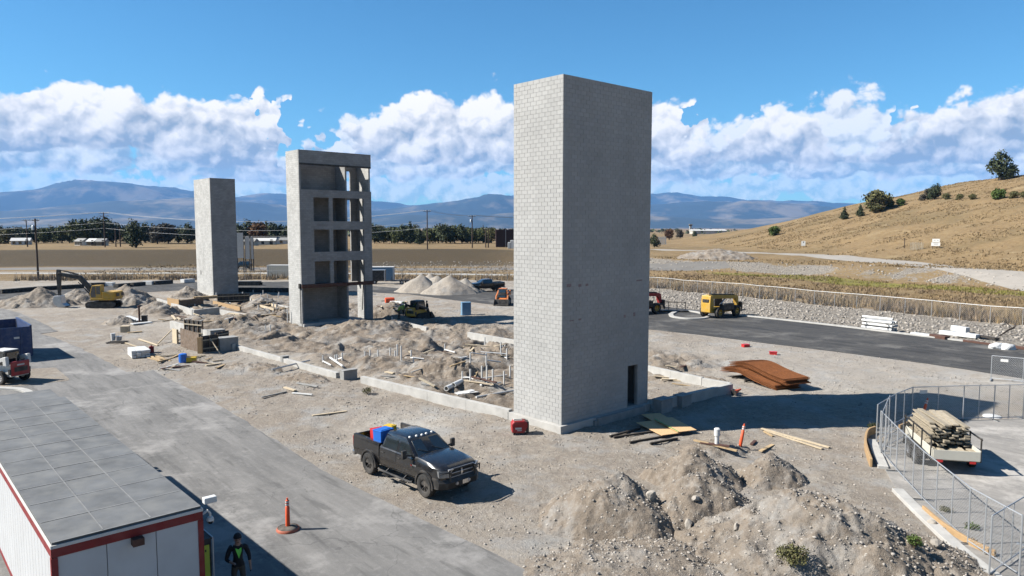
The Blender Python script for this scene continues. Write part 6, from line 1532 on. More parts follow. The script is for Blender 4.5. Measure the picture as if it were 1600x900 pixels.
# rows of stock along the far kerb
def stock():
    p = G(1378, 517)
    yaw = math.atan2(*(lambda a, b: (b.y-a.y, b.x-a.x))(G(1355, 515), G(1405, 521)))
    for k in range(10):
        row, lay = k % 3, k//3
        m = MB(); m.lathe([(.09, -1.5), (.13, -1.5), (.13, 1.5), (.09, 1.5), (.09, -1.5)], axis='X', n=12); o = m.build('white_pipe', 'white_plastic', smooth=40); y = (row-1)*.42+(.12 if lay % 2 else 0)
        o.location = (p.x-y*math.sin(yaw), p.y+.6+y*math.cos(yaw), .20+lay*.34); o.rotation_euler.z = yaw; tag(o, ('front', 'middle', 'back')[row]+' white pipe in the '+('bottom', 'second', 'third', 'top')[lay]+' layer of the racked stack', 'pipe', 'white pipes racked on the right asphalt')
    for lay in range(3):
        for x in (-1.1, 1.1):
            o = MB().box((0, 0, 0), (.09, 1.5, .09)).build('rack_timber', 'wood_dark'); o.location = (p.x+x*math.cos(yaw), p.y+.6+x*math.sin(yaw), .05+.02+lay*.34+(.0 if lay == 0 else -.0)); o.rotation_euler.z = yaw; tag(o, ('left ' if x < 0 else 'right ')+('bottom', 'middle', 'top')[lay]+' dark spacer timber between the racked white pipes', 'timber', 'spacer timbers in the pipe rack')
    for k, (a, b, w, h, mt, lb, dz) in enumerate((((1470, 523), (1528, 530), .8, .34, 'white_plastic', 'long white wrapped bundle on the far kerb', .25), ((1425, 523), (1455, 527), .6, .2, 'white_plastic', 'small white bundle left of the wrapped bundle', .15), ((1488, 517), (1512, 521), .6, .5, 'white_plastic', 'white bundle on the cobbles behind the wrapped bundle', .3), ((1512, 525), (1558, 533), .5, .16, 'wood_dark', 'dark brown boards right of the wrapped bundle', .2), ((1455, 527), (1480, 531), .6, .35, 'rust_dark', 'dark rusty bundle left of the wrapped bundle', .15), ((1505, 534), (1580, 544), .22, .2, 'rust_dark', 'long rusty channel lying along the kerb', .1), ((1560, 541), (1640, 552), .3, .25, 'rust_dark', 'rusty beam leaving the frame along the kerb', .12))):
        P, Q = on(*a), on(*b); P.z += dz; Q.z += dz; tag(MB().bar(P, Q, w, h).build('stock_bundle', mt, bevel=.04), lb, 'bundle', 'stock along the far kerb')
    for k, (px, py) in enumerate(((1558, 545), (1574, 546))):
        p = on(px, py); bm = bmesh.new(); bmesh.ops.create_icosphere(bm, subdivisions=3, radius=.5)
        for v in bm.verts: v.co = Vector((v.co.x*1.25, v.co.y*.9, max(v.co.z, -.15)*.8))*(1+.3*mnoise.noise(v.co*3+Vector((k*9, 0, 0))))
        me = bpy.data.meshes.new('white_sack'); bm.to_mesh(me); bm.free(); me.materials.append(MAT['white_plastic']); o = bpy.data.objects.new('white_sack', me); COL.objects.link(o); o.location = (p.x, p.y, .12); tag(o, ('larger left', 'smaller right')[k]+' crumpled white sack on the asphalt edge', 'sack', 'white sacks on the asphalt edge')
stock()
m = MB(); pa = on(1580, 524); m.tube([pa+Vector((-1.6, -.8, .1)), pa+Vector((-.4, -.1, .5)), pa+Vector((.6, .5, .7)), pa+Vector((1.0, .8, 1.3))], [.06, .08, .07, .04], 7); m.tube([pa+Vector((.3, .3, .6)), pa+Vector((-.2, .6, 1.2))], .04, 6); tag(m.build('dead_branch', 'bark', smooth=50), 'bare dead branch lying on the cobbles at the right edge', 'branch')
# formwork at the left end of the long wall
def form_box(label, A, Bp, h, mat, bracesign=1, braces=3, studs=True, thick=.06):
    a, b = Vector((A[0], A[1], 0)), Vector((Bp[0], Bp[1], 0)); d = b-a; L_ = d.length
    r = thing('form_panel', label, 'formwork', (a.x, a.y, Hs(a.x, a.y)), math.atan2(d.y, d.x), 'form panels')
    n = max(1, round(L_/1.2))
    for i in range(n): MB().box(((i+.5)*L_/n, 0, h/2), (L_/n-.01, thick, h)).build('plywood_sheet', mat, r)
    if studs:
        for i in range(n*2+1): MB().box((i*L_/(n*2), -bracesign*(thick/2+.045), h/2), (.05, .09, h)).build('stud', 'form_brown' if mat == 'form_black' else 'wood', r)
        for zz in (.25, .75): MB().box((L_/2, -bracesign*(thick/2+.115), h*zz), (L_, .05, .10)).build('waler', 'wood_weathered', r)
    for i in range(braces): x = (i+.5)*L_/braces; MB().bar((x, -bracesign*.15, h*.8), (x, -bracesign*(h*.9+.2), .05), .05, .09).build('brace', 'wood_pale', r)
    return r
form_box('dark weathered form panel with pale walers facing the camera', W(283, 541), W(312, 551), 1.55, 'form_brown', -1, 2)
form_box('black form panel closing the right side of the pit', W(314, 552), W(340, 548), 1.35, 'form_black', 1, 1)
form_box('black form panel behind the weathered one', W(290, 525), W(318, 528), 1.5, 'form_black', 1, 0)
form_box('pale end panel at the left of the weathered form', W(270, 535), W(277, 537), 1.25, 'wood_pale', -1, 1)
form_box('tan form edge panel at the right front corner', W(309, 553), W(316, 553), 1.3, 'form_orange', -1, 0)
form_box('black form panel right of the grey blocks', W(336, 536), W(356, 532), .9, 'form_black', 1, 0)
form_box('front tan timber form beside the shaft tower', W(262, 480), W(280, 483), 1.0, 'form_orange', -1, 0)
form_box('brown timber form right of the tan one', W(281, 483), W(318, 478), 1.0, 'form_brown', -1, 0)
form_box('tan low form strip before the dark retaining form', W(333, 475), W(375, 485), .55, 'form_orange', -1, 0)
form_box('long dark form behind the tan strip', W(340, 474), W(390, 472), 1.2, 'form_black', 1, 0)
form_box('pale footing form lines left of the stair tower', W(393, 472), W(432, 482), .35, 'wood_pale', -1, 0)
form_box('second pale footing form line left of the stair tower', W(398, 478), W(428, 486), .30, 'wood_pale', -1, 0)
# loose clutter left of the forms
def lumber_stack(label, px, py, n, L_, w, h, mat, rz, jitter=.03, name='lumber', cat='lumber', group=None, layers=3):
    p = on(px, py); R = random.Random(px)
    for k in range(n):
        lay, i = divmod(k, max(1, n//layers)); c = max(1, n//layers)
        o = MB().box((0, 0, 0), (L_*R.uniform(.92, 1.04), w, h)).build(name, mat); y = (i-c/2+.5)*(w+.02); x = R.uniform(-jitter, jitter)*4
        a = rz+R.uniform(-jitter, jitter); o.location = (p.x+x*math.cos(rz)-y*math.sin(rz), p.y+x*math.sin(rz)+y*math.cos(rz), p.z+h/2+.03+lay*(h+.02)); o.rotation_euler.z = a; tag(o, ORD[i]+' '+label+', '+('bottom', 'middle', 'top', 'uppermost')[min(lay, 3)]+' layer', cat, group or label)
lumber_stack('white wrapped beam in the pallet stack left of the forms', 217, 556, 12, 2.3, .30, .17, 'white_plastic', 2.2, .02, 'beam', 'beam', 'white beams in the pallet stack')
lumber_stack('tan board in the loose pile beside the white beams', 247, 562, 8, 1.9, .16, .05, 'wood', 2.4, .14, 'board', 'board', 'tan boards beside the white beams', 2)
lumber_stack('tan board scattered before the forms', 262, 556, 5, 1.5, .14, .05, 'wood_weathered', .4, .5, 'board', 'board', 'boards scattered before the forms', 1)
clutter('plastic_drum', 'bright blue drum among the boards before the forms', 'drum', 286, 566, [('l', [(.001, .0), (.28, .0), (.30, .3), (.28, .62), (.2, .66), (.001, .66)], (0, 0, 0), 'Z')], 'blue_plastic')
clutter('tool_case', 'yellow case right of the blue drum', 'case', 298, 566, [('b', (0, 0, .18), (.8, .4, .32)), ('b', (0, 0, .36), (.84, .44, .05))], 'yellow_plastic', .2, bevel=.02)
clutter('fuel_can', 'dark red can at the end of the white beams', 'can', 237, 551, [('b', (0, 0, .25), (.35, .3, .5)), ('b', (0, 0, .55), (.12, .1, .1))], 'red_trim', .5, bevel=.03)
clutter('pallet', 'dark pallet carrying white buckets on the open gravel', 'pallet', 183, 536, [('b', (0, -.4, .10), (1.5, .2, .05)), ('b', (0, 0, .10), (1.5, .2, .05)), ('b', (0, .4, .10), (1.5, .2, .05)), ('b', (-.6, 0, .05), (.1, 1.1, .08)), ('b', (.6, 0, .05), (.1, 1.1, .08))], 'wood_dark', .1)
clutter('bucket', 'white and blue bucket standing on the dark pallet', 'bucket', 177, 534, [('l', [(.001, .13), (.16, .13), (.19, .75), (.2, .76), (.001, .74)], (0, 0, 0), 'Z')], 'white_plastic')
clutter('bucket', 'second low grey bucket on the dark pallet', 'bucket', 186, 534, [('l', [(.001, .13), (.22, .13), (.28, .5), (.001, .48)], (0, 0, 0), 'Z')], 'galvanised')
clutter('tool_crate', 'small pale crate with tools on the gravel', 'crate', 196, 519, [('b', (0, 0, .28), (.7, .6, .55)), ('b', (0, 0, .58), (.75, .65, .05)), ('b', (.2, -.32, .3), (.2, .03, .25))], 'wood_pale', .2)
rods('board', 'long tan board lying beside the pale crate', 'board', ((199, 521), (222, 519)), 0, 'wood', .08, None, (.3, .06))
rods('board', 'pinkish long board pointing at the forms', 'board', ((217, 531), (247, 541)), 0, 'wood_pale', .08, None, (.16, .06))
rods('board', 'thin pale board above the white beams', 'board', ((196, 537), (214, 543)), 0, 'wood_pale', .08, None, (.14, .05))
rods('brace_timber', 'pale raking timber leaning on the left end panel', 'timber', ((246, 539, 0), (268, 530, .7)), 0, 'wood_pale', .08, None, (.08, .08))
rods('white_sheet', 'white sheet material by the rusty standpipe', 'sheet', ((196, 496), (217, 503)), 0, 'white_plastic', .12, 'white sheets by the standpipe', (.9, .1))
rods('white_sheet', 'lower white sheet below the rusty standpipe', 'sheet', ((206, 507), (236, 505)), 0, 'white_plastic', .12, 'white sheets by the standpipe', (.7, .1))
rods('white_board', 'left of two short white boards near the footing', 'board', ((269, 496), (275, 501)), 0, 'wood_pale', .1, 'two short white boards', (.22, .1))
rods('white_board', 'right of two short white boards near the footing', 'board', ((274, 495), (282, 501)), 0, 'wood_pale', .1, 'two short white boards', (.22, .1))
p = on(218, 503); o = MB().lathe([(.001, 0), (.10, 0), (.10, 1.75), (.001, 1.75)], axis='Z', n=12).lathe([(.10, 1.6), (.15, 1.62), (.15, 1.72), (.1, 1.74)], axis='Z', n=12).build('standpipe', 'rust_dark', smooth=40); o.location = p; tag(o, 'dark rusty standpipe upright on the gravel', 'standpipe')
clutter('black_bin', 'black bin right of the rusty standpipe', 'bin', 226, 503, [('b', (0, 0, .32), (.5, .45, .64)), ('b', (0, 0, .67), (.55, .5, .06))], 'form_black', .2)
clutter('water_tank', 'pale blue upright box tank on the ground right of the loader', 'tank', 728, 492, [('b', (0, 0, .72), (1.05, .9, 1.4)), ('b', (0, 0, 1.45), (1.1, .95, .08)), ('b', (0, 0, .05), (1.15, 1.0, .1))], 'blue_light', .25, bevel=.04)
clutter('road_barrel', 'orange plastic barrel lying behind the spoil bank', 'barrel', 609, 473, [('l', [(.001, -.6), (.35, -.6), (.38, -.2), (.36, 0), (.38, .2), (.33, .6), (.001, .6)], (0, 0, .35), 'X')], 'orange_plastic', .4)
rods('white_sheet', 'white wrapped sheet behind the spoil bank', 'sheet', ((612, 474), (630, 475)), 0, 'white_plastic', .2, None, (.6, .25))
lumber_stack('dark steel plank stacked behind the shaft tower', 380, 446, 9, 6.0, .5, .22, 'dark_steel', .1, .02, 'scaffold_plank', 'plank', 'dark planks behind the shaft tower')
for k, (x0, x1, y0, y1, mt, lb) in enumerate(((140, 164, 444, 443, 'form_black', 'black pipe length before the white sheets on the far road'), (181, 200, 446, 444, 'form_black', 'black bundle right of the white sheets on the far road'), (164, 178, 443, 443, 'white_plastic', 'white wrapped bundle on the far road edge'), (205, 224, 444, 442, 'form_black', 'second black bundle toward the shaft tower'), (226, 240, 441, 441, 'white_plastic', 'white bundle before the drainage fittings'), (240, 268, 441, 439, 'dark_steel', 'dark pipe row near the shaft tower'), (285, 302, 438, 437, 'white_plastic', 'pale fittings heap left of the shaft tower'), (0, 60, 455, 450, 'form_black', 'long black pipe on the far road edge at left'), (62, 130, 450, 446, 'form_black', 'long black pipe behind the excavator'))):
    rods('stock_bundle', lb, 'bundle', ((x0, y0+4), (x1, y1+4)), 0, mt, .35, 'stock along the far road', (1.0, .6))

# scrap timber, rods and clods lying about the pad
def scrap():
    R = random.Random(21)
    zones = (((255, 345), (556, 580), 16, 'before the form panels', 1), ((330, 450), (470, 500), 30, 'left of the stair tower', 1), ((250, 330), (480, 505), 16, 'around the sunlit footings', 1), ((595, 650), (468, 486), 14, 'on the bank behind the loader', 1), ((600, 790), (540, 610), 24, 'among the central spoil heaps', 0), ((1020, 1090), (560, 606), 8, 'right of the nearest tower', 1), ((420, 560), (600, 650), 5, 'on the gravel before the long wall', 0), ((1100, 1250), (690, 712), 4, 'near the red stake', 0))
    for (xa, xb), (ya, yb), n, where, w in zones:
        S = sorted((R.uniform(xa, xb), R.uniform(ya, yb)) for _ in range(n))
        for k, (px, py) in enumerate(S):
            p = surface(px, py); a = R.uniform(0, 3.14); L_ = R.uniform(.5, 2.2); d = Vector((math.cos(a), math.sin(a), R.uniform(-.06, .10)))*L_/2; mt = R.choice(['wood_pale', 'wood', 'wood_weathered', 'white_plastic', 'concrete_grey', 'rust_dark'])
            o = MB().bar(p-d+Vector((0, 0, .07)), p+d+Vector((0, 0, .07)), R.uniform(.07, .22), R.uniform(.04, .09)).build('scrap_piece', mt)
            tag(o, ORD[k]+' scrap piece from the left lying '+where, 'scrap', 'scrap lying about the site')
scrap()

lumber_stack('form board in the stack beside the timber form box', 322, 470, 9, 3.0, .22, .10, 'wood', .6, .04, 'board', 'board', 'form boards beside the timber form box')
lumber_stack('pale form board stacked left of the stair tower', 372, 494, 9, 2.6, .2, .08, 'wood_pale', -.5, .06, 'board', 'board', 'pale form boards left of the stair tower')
lumber_stack('weathered form board stacked near the pale wall', 428, 489, 9, 2.6, .2, .08, 'wood_weathered', .3, .08, 'board', 'board', 'weathered form boards near the pale wall')
# ------------------------------------------------------------------ plants
def leaf_mat(name, col, var=.25):
    M(name, col, .8, var=.25, scale=.6, island=var, spec=.2)
    b = MAT[name].node_tree.nodes['Principled BSDF']; b.inputs['Subsurface Weight'].default_value = 0
leaf_mat('leaf_dark', (.062, .078, .038), .4); leaf_mat('leaf_mid', (.10, .115, .042), .4); leaf_mat('leaf_olive', (.14, .135, .055), .4); leaf_mat('leaf_rust', (.16, .085, .04)); leaf_mat('leaf_green', (.10, .15, .035)); leaf_mat('leaf_yellow', (.22, .20, .05)); leaf_mat('leaf_grey', (.13, .115, .085)); leaf_mat('straw', (.30, .215, .115), .3); leaf_mat('weed_brown', (.25, .18, .11), .3); leaf_mat('sage', (.20, .19, .12), .3)
def crown_mesh(name, mat, lobes, n, size, seed, flat=.0):
    """many small leaf faces through the volume of a few uneven lobes"""
    R = np.random.default_rng(seed); V = []; F = []
    w = np.array([l[3]*l[4]*l[5] for l in lobes]); w = w/w.sum(); ch = R.choice(len(lobes), n, p=w)
    for k in range(n):
        cx, cy, cz, rx, ry, rz = lobes[ch[k]]; d = R.normal(size=3); d /= np.linalg.norm(d); t = R.random()**.38
        if R.random() < .12: t *= 1.18
        c = np.array([cx+d[0]*rx*t, cy+d[1]*ry*t, cz+d[2]*rz*t]); s = size*R.uniform(.55, 1.35)
        u = R.normal(size=3); u /= np.linalg.norm(u); v = np.cross(u, d+R.normal(size=3)*.6); v /= np.linalg.norm(v)+1e-6
        o = len(V); V += [c-u*s*.5-v*s*.3, c+u*s*.5-v*s*.25, c+u*s*.35+v*s*.4, c-u*s*.3+v*s*.35]; F.append((o, o+1, o+2, o+3))
    me = bpy.data.meshes.new(name); me.from_pydata([tuple(map(float, v)) for v in V], [], F); me.materials.append(MAT[mat]); return me
def lobes_round(w, h, seed, n=7, z0=.0):
    R = random.Random(seed); return [(0, 0, h*.5, w*.40, w*.40, h*.42)]+[(R.uniform(-.32, .32)*w, R.uniform(-.32, .32)*w, h*R.uniform(z0+.14, .85), w*R.uniform(.15, .28), w*R.uniform(.15, .28), h*R.uniform(.12, .22)) for _ in range(n)]
def lobes_cone(w, h, n=7): return [(random.uniform(-.04, .04)*w, random.uniform(-.04, .04)*w, h*(.14+.8*k/n), w*.5*(1-k/n)+.12, w*.5*(1-k/n)+.12, h*.10) for k in range(n)]
def trunk_mesh(h, r, seed, limbs=5):
    R = random.Random(seed); m = MB(); m.tube([(0, 0, -.3), (R.uniform(-.1, .1), 0, h*.3), (R.uniform(-.2, .2), R.uniform(-.2, .2), h*.62)], [r, r*.75, r*.3], 6)
    for k in range(limbs): a = R.uniform(0, 6.28); z = h*R.uniform(.22, .5); l = h*R.uniform(.2, .36); m.tube([(0, 0, z), (math.cos(a)*l*.5, math.sin(a)*l*.5, z+l*.4), (math.cos(a)*l, math.sin(a)*l, z+l*.95)], [r*.45, r*.3, r*.1], 5)
    return m.mesh('trunk', 'bark', 50)
PROTO = []
for k, (mat, w, h, kind_) in enumerate((('leaf_dark', 8, 9, 'r'), ('leaf_mid', 9, 8.5, 'r'), ('leaf_dark', 5, 10, 'c'), ('leaf_olive', 8, 7, 'r'), ('leaf_rust', 7, 7.5, 'r'), ('leaf_dark', 10, 8, 'r'), ('leaf_grey', 7, 7, 'r'), ('leaf_green', 6, 6, 'r'))):
    lb = lobes_round(w, h, 30+k, 8) if kind_ == 'r' else lobes_cone(w, h, 8)
    PROTO.append((crown_mesh('crown', mat, lb, 1500 if kind_ == 'r' else 1200, .62, k), trunk_mesh(h, .28, k), w, h))
def tree(label, p, pi, s, group, name='tree', rz=None, sz=None):
    r = thing(name, label, 'tree' if name != 'shrub' else 'shrub', p, random.uniform(0, 6.28) if rz is None else rz, group); r.scale = (s, s, s if sz is None else sz)
    linked('crown', PROTO[pi][0], r); linked('trunk', PROTO[pi][1], r); return r
def spot(px, D): x = (px-800)/FPX*D; return Vector((x, D, Hs(x, D)))
# px, distance, kind, height in px
TL = [(2, 300, 0, 24, 'dark tree at the left frame edge'), (14, 290, 3, 22, 'olive tree second from the left frame edge'), (28, 310, 0, 20, None), (40, 300, 5, 20, None), (56, 305, 0, 22, None), (70, 300, 1, 23, None), (84, 310, 0, 22, None), (98, 300, 1, 26, None), (110, 305, 0, 24, None), (128, 290, 1, 36, 'tallest round green tree left of the crossarm pole'), (142, 300, 0, 28, None), (155, 292, 5, 36, 'tall dark tree beside the crossarm pole'), (170, 300, 0, 30, None), (178, 305, 5, 28, None), (213, 232, 0, 36, 'dark bushy tree standing on the embankment edge left of the shaft tower'), (205, 300, 1, 26, None), (228, 300, 0, 26, None), (240, 300, 2, 30, 'pointed dark conifer left of the shaft tower'), (247, 290, 6, 26, 'grey bare looking tree left of the shaft tower'), (264, 295, 6, 27, 'second grey brown tree left of the shaft tower'), (280, 300, 0, 22, None), (294, 290, 0, 27, 'dark rounded tree touching the shaft tower'), (375, 290, 0, 26, None), (390, 300, 0, 30, None), (405, 285, 4, 32, 'rust brown autumn tree between the rear towers'), (418, 300, 2, 34, 'left pointed conifer between the rear towers'), (430, 300, 5, 28, None), (440, 300, 2, 30, 'right pointed conifer between the rear towers'), (450, 290, 0, 24, None), (586, 290, 0, 26, 'dark tree touching the stair tower'), (600, 300, 5, 22, None), (612, 300, 1, 24, None), (622, 290, 1, 24, None), (632, 300, 0, 24, None), (641, 290, 2, 34, 'tall pointed conifer right of the stair tower'), (648, 300, 1, 22, None), (656, 280, 2, 25, 'small dark conifer left of the red tinted pole'), (672, 300, 1, 22, None), (685, 300, 1, 26, None), (697, 295, 5, 27, None), (710, 300, 1, 26, None), (722, 295, 0, 25, None), (735, 300, 1, 22, None), (748, 300, 1, 22, None), (768, 300, 3, 22, 'olive tree left of the brown panel wall'), (1022, 290, 0, 18, 'dark tree right behind the nearest tower'), (1045, 420, 4, 16, None), (1062, 430, 6, 12, None), (1085, 520, 0, 10, None), (1150, 560, 0, 10, None), (1172, 560, 5, 9, None)]
TL += [(x, 320+x % 40, (0, 1, 5, 3, 6)[x % 5], 12+x % 11, None) for x in (49, 149, 220, 368, 398, 425, 446, 593, 617, 637, 665, 704, 729, 756)]
TL.sort(); cnt = {}
for k, (px, D, pi, hp, lb) in enumerate(TL):
    zone = 0 if px < 300 else 1 if px < 460 else 2 if px < 800 else 3; cnt[zone] = cnt.get(zone, -1)+1
    if lb is None: lb = ORD[cnt[zone]]+(' tree from the left in the distant row left of the shaft tower', ' tree from the left between the two rear towers', ' tree from the left in the row right of the stair tower', ' small far tree from the left right of the nearest tower')[zone]
    p = spot(px, D); h = hp*1.12/FPX*D; s = h/PROTO[pi][3]
    tree(lb or ('dark green tree in the distant row left of the shaft tower' if px < 300 else 'dark tree in the distant row between the rear towers' if px < 460 else 'round green tree in the distant row right of the stair tower' if px < 800 else 'small far tree on the plain right of the nearest tower'), p-Vector((0, 0, .05)), pi, s*1.05, 'distant row of trees')
def hill_at(px, py):
    """first place along the view ray that meets the land"""
    c, s = math.cos(PITCH), math.sin(PITCH); u = (px-800)/FPX; v = -(py-450)/FPX; t = 60.0
    while t < 420:
        p = Vector((u*t, (c+v*s)*t, (-s+v*c)*t+CAM_H))
        if p.z <= Hs(p.x, p.y): p.z = Hs(p.x, p.y); return p
        t += .5
    p = Vector((u*300, 300, 0)); p.z = Hs(p.x, p.y); return p
for px, py, pi, hp, lb, sz in ((1319, 343, 2, 21, 'left of two dark conical shrubs on the hill shoulder', None), (1344, 338, 2, 20, 'right of two dark conical shrubs on the hill shoulder', None), (1368, 330, 3, 32, 'largest olive bush on the hill shoulder', None), (1388, 324, 7, 13, 'low green bush right of the largest olive bush', None), (1406, 322, 7, 12, 'low yellow green bush on the skyline', None), (1563, 282, 0, 40, 'lone dark tree on the hilltop skyline', None), (1577, 280, 5, 16, 'small dark bush beside the hilltop tree', None), (1558, 312, 7, 17, 'bright green bush on the upper hill terrace', None), (1450, 312, 6, 16, 'grey bare shrub on the skyline', None), (1460, 312, 0, 22, 'dark thin shrub on the skyline', None), (1478, 312, 3, 10, 'leftmost olive scrub on the upper hill terrace', None), (1500, 312, 3, 9, 'second olive scrub from the left on the upper hill terrace', None), (1520, 312, 3, 9, 'olive scrub left of the bright green bush on the upper hill terrace', None), (1585, 310, 3, 11, 'olive scrub right of the bright green bush on the upper hill terrace', None), (1600, 310, 3, 11, 'rightmost olive scrub on the upper hill terrace', None), (1440, 314, 6, 10, 'second grey shrub on the skyline', None), (1211, 368, 7, 15, 'single small green tree at the hill foot', None)):
    p = hill_at(px, py); D = p.y; h = hp/FPX*D; s = h/PROTO[pi][3]; w = 1.25 if pi in (3, 7, 0, 2) else 1
    tree(lb, p-Vector((0, 0, .1)), pi, s*w, 'bushes and trees on the hill', 'shrub' if hp < 36 else 'tree', None, s*1.1)
# near weeds on the soil heap
def weed(label, p, w, h, mat, seed, n=900, size=.05):
    r = thing('weed', label, 'plant', p, 0, 'weeds on the bare soil'); R = random.Random(seed)
    st = MB()
    for k in range(26): a = R.uniform(0, 6.28); l = R.uniform(.5, 1); st.tube([(0, 0, -.03), (math.cos(a)*w*.25*l, math.sin(a)*w*.25*l, h*.5*l), (math.cos(a)*w*.5*l, math.sin(a)*w*.5*l, h*l*.95)], [.006, .005, .003], 4)
    st.build('stem', 'weed_brown', r)
    lb = [(math.cos(a)*w*.28, math.sin(a)*w*.28, h*R.uniform(.4, .65), w*.22, w*.22, h*.30) for a in [k*1.05 for k in range(6)]]+[(0, 0, h*.6, w*.25, w*.25, h*.36)]
    linked('leaf', crown_mesh('leaf', mat, lb, n, size, seed), r)
weed('round green brown weed on the front of the largest heap', surface(1237, 884), .95, .55, 'leaf_olive', 1, 1500, .045)
weed('bright green weed in the shade of the largest heap', surface(1428, 858), .45, .42, 'leaf_green', 2, 700, .045)
weed('small green weed beside the compound kerb', surface(1518, 828), .5, .22, 'leaf_green', 3, 400, .04)
weed('low weed along the kerb below the trailer', surface(1478, 800), .5, .2, 'leaf_olive', 4, 300, .04)
weed('dark weed behind the curved orange form', surface(1364, 672), .6, .4, 'leaf_dark', 5, 500, .05)
weed('dry weed on the kerb edge', surface(1520, 850), .3, .2, 'straw', 6, 200, .04)
weed('green weed at the foot of the long foundation wall', surface(574, 616), .7, .45, 'leaf_olive', 7, 400, .05)
# dry grass: nobody could count the blades
def grass():
    R = np.random.default_rng(12); n = 60000
    X = np.concatenate([R.uniform(-95, 95, n), R.uniform(10, 90, n)]); Y = np.concatenate([R.uniform(50, 190, n), R.uniform(50, 150, n)])
    t = seg_signed(X, Y, FENCE); bank = (t > 46) & (t < 58) & (X > -35); far = R.random(len(X)) < np.where(t < 9, 1.0, .30)
    keep = (t > .15) & (t < 70) & ~bank & far & (vnoise(X/2.2, Y/2.2, 5) > .25); X, Y, t = X[keep], Y[keep], t[keep]
    Xh = R.uniform(88, 250, 42000); Yh = R.uniform(105, 340, 42000); kh = vnoise(Xh/9, Yh/5, 8)+.3*vnoise(Xh/2, Yh/2, 3) > .55; Xh, Yh = Xh[kh], Yh[kh]; X = np.concatenate([X, Xh]); Y = np.concatenate([Y, Yh]); t = np.concatenate([t, np.full(len(Xh), 60.)])
    # sparse tufts just inside the rock strip
    Z = np.array([Hs(x, y) for x, y in zip(X, Y)]); N_ = len(X); hgt = np.where(t < 9, R.uniform(.5, 1.35, N_)*np.where(t < 5, 1.1, .6), R.uniform(.15, .45, N_))
    k = 4; V = np.zeros((N_, k, 3, 3)); 
    for j in range(k):
        a = R.uniform(0, 6.28, N_); w = .05+.05*R.random(N_)+.05*(t > 50); lean = R.uniform(.1, .55, N_)*hgt; c, s = np.cos(a), np.sin(a); ox, oy = R.normal(0, .14, N_), R.normal(0, .14, N_)
        V[:, j, 0] = np.stack([X+ox-s*w, Y+oy+c*w, Z-.03], -1); V[:, j, 1] = np.stack([X+ox+s*w, Y+oy-c*w, Z-.03], -1); V[:, j, 2] = np.stack([X+ox+c*lean, Y+oy+s*lean, Z+hgt*R.uniform(.6, 1.1, N_)], -1)
    gr = vnoise(X/3, Y/3, 41)+.4*vnoise(X/.8, Y/.8, 42)
    green = (t > 35) & (t < 44.5) & (X > 40) & (R.random(N_) < .75)
    for nm, sel, mat, lb in (('dry_grass', ~green & ((gr > .62) | (t > 50)), 'straw', 'pale dry grass on the banks and hill'), ('dry_weeds', ~green & (gr <= .62) & (t <= 50), 'weed_brown', 'brown dry weeds along the boundary fence'), ('green_grass', green, 'leaf_yellow', 'yellow green grass strip beyond the right boundary fence')):
        v = V[sel].reshape(-1, 3); m = len(v)//3; me = bpy.data.meshes.new(nm); me.vertices.add(m*3); me.vertices.foreach_set('co', v.astype(np.float32).ravel()); me.loops.add(m*3); me.loops.foreach_set('vertex_index', np.arange(m*3, dtype=np.int32)); me.polygons.add(m); me.polygons.foreach_set('loop_start', np.arange(0, m*3, 3, dtype=np.int32)); me.polygons.foreach_set('loop_total', np.full(m, 3, np.int32)); me.materials.append(MAT[mat]); me.update()
        o = bpy.data.objects.new(nm, me); COL.objects.link(o); kind(o, 'stuff'); o['label'] = lb
grass()
def far_woods():
    """wooded belts far out on the plain, seen only as a mass"""
    R = np.random.default_rng(4); V = []; F = []
    for k in range(1300):
        D = 420*math.exp(R.random()*1.9); az = R.uniform(-.85, .30); x, y = D*math.tan(az), D
        if x > 60 and y < 700: continue
        if vnoise(np.array([x/160.]), np.array([y/90.]), 6)[0] < .46: continue
        w, h = R.uniform(4, 9), R.uniform(3, 6.5); z = Hs(x, y)
        for j in range(9):
            c = np.array([x+R.normal()*w*.3, y+R.normal()*w*.3, z+h*R.uniform(.2, .9)]); u = R.normal(size=3); u /= np.linalg.norm(u); v = R.normal(size=3); v = np.cross(u, v); v /= np.linalg.norm(v); s = w*.32; o = len(V); V += [c-u*s, c+v*s*.8, c+u*s, c-v*s*.8]; F.append((o, o+1, o+2, o+3))
    me = bpy.data.meshes.new('far_woods'); me.from_pydata([tuple(map(float, q)) for q in V], [], F); me.materials.append(MAT['leaf_dark']); o = bpy.data.objects.new('far_woods', me); COL.objects.link(o); kind(o, 'stuff'); o['label'] = 'belts of far trees on the valley floor'
far_woods()

# ------------------------------------------------------------------ poles, wires and far structures
def utility_pole(label, p, h, arm=2.4, can=False, r=.21, cross=1, name='utility_pole'):
    t = thing(name, label, 'utility pole', p, 0, 'utility poles')
    MB().tube([(0, 0, -.5), (0, 0, h)], [r, r*.65], 8).build('pole', 'pole_wood', t, smooth=50)
    if arm:
        for k in range(cross):
            zz = h-.35-k*.9; MB().box((0, .12, zz), (arm, .10, .13)).build('crossarm', 'pole_wood', t)
            for x in (-arm*.46, -arm*.2, arm*.2, arm*.46): MB().lathe([(.001, .28), (.06, .26), (.05, .12), (.07, .08), (.03, 0)], (x, .12, zz+.06), 'Z', 8).build('insulator', 'white_plastic', t)
            for s in (-1, 1): MB().bar((s*arm*.3, .14, zz), (0, .14, zz-.6), .03).build('arm_brace', 'dark_steel', t)
    if can: MB().lathe([(.001, 0), (.28, 0), (.28, .8), (.2, .9), (.001, .9)], (-.42, 0, h-2.2), 'Z', 12).build('transformer', 'galvanised', t, smooth=40)
    return p+Vector((0, 0, h))
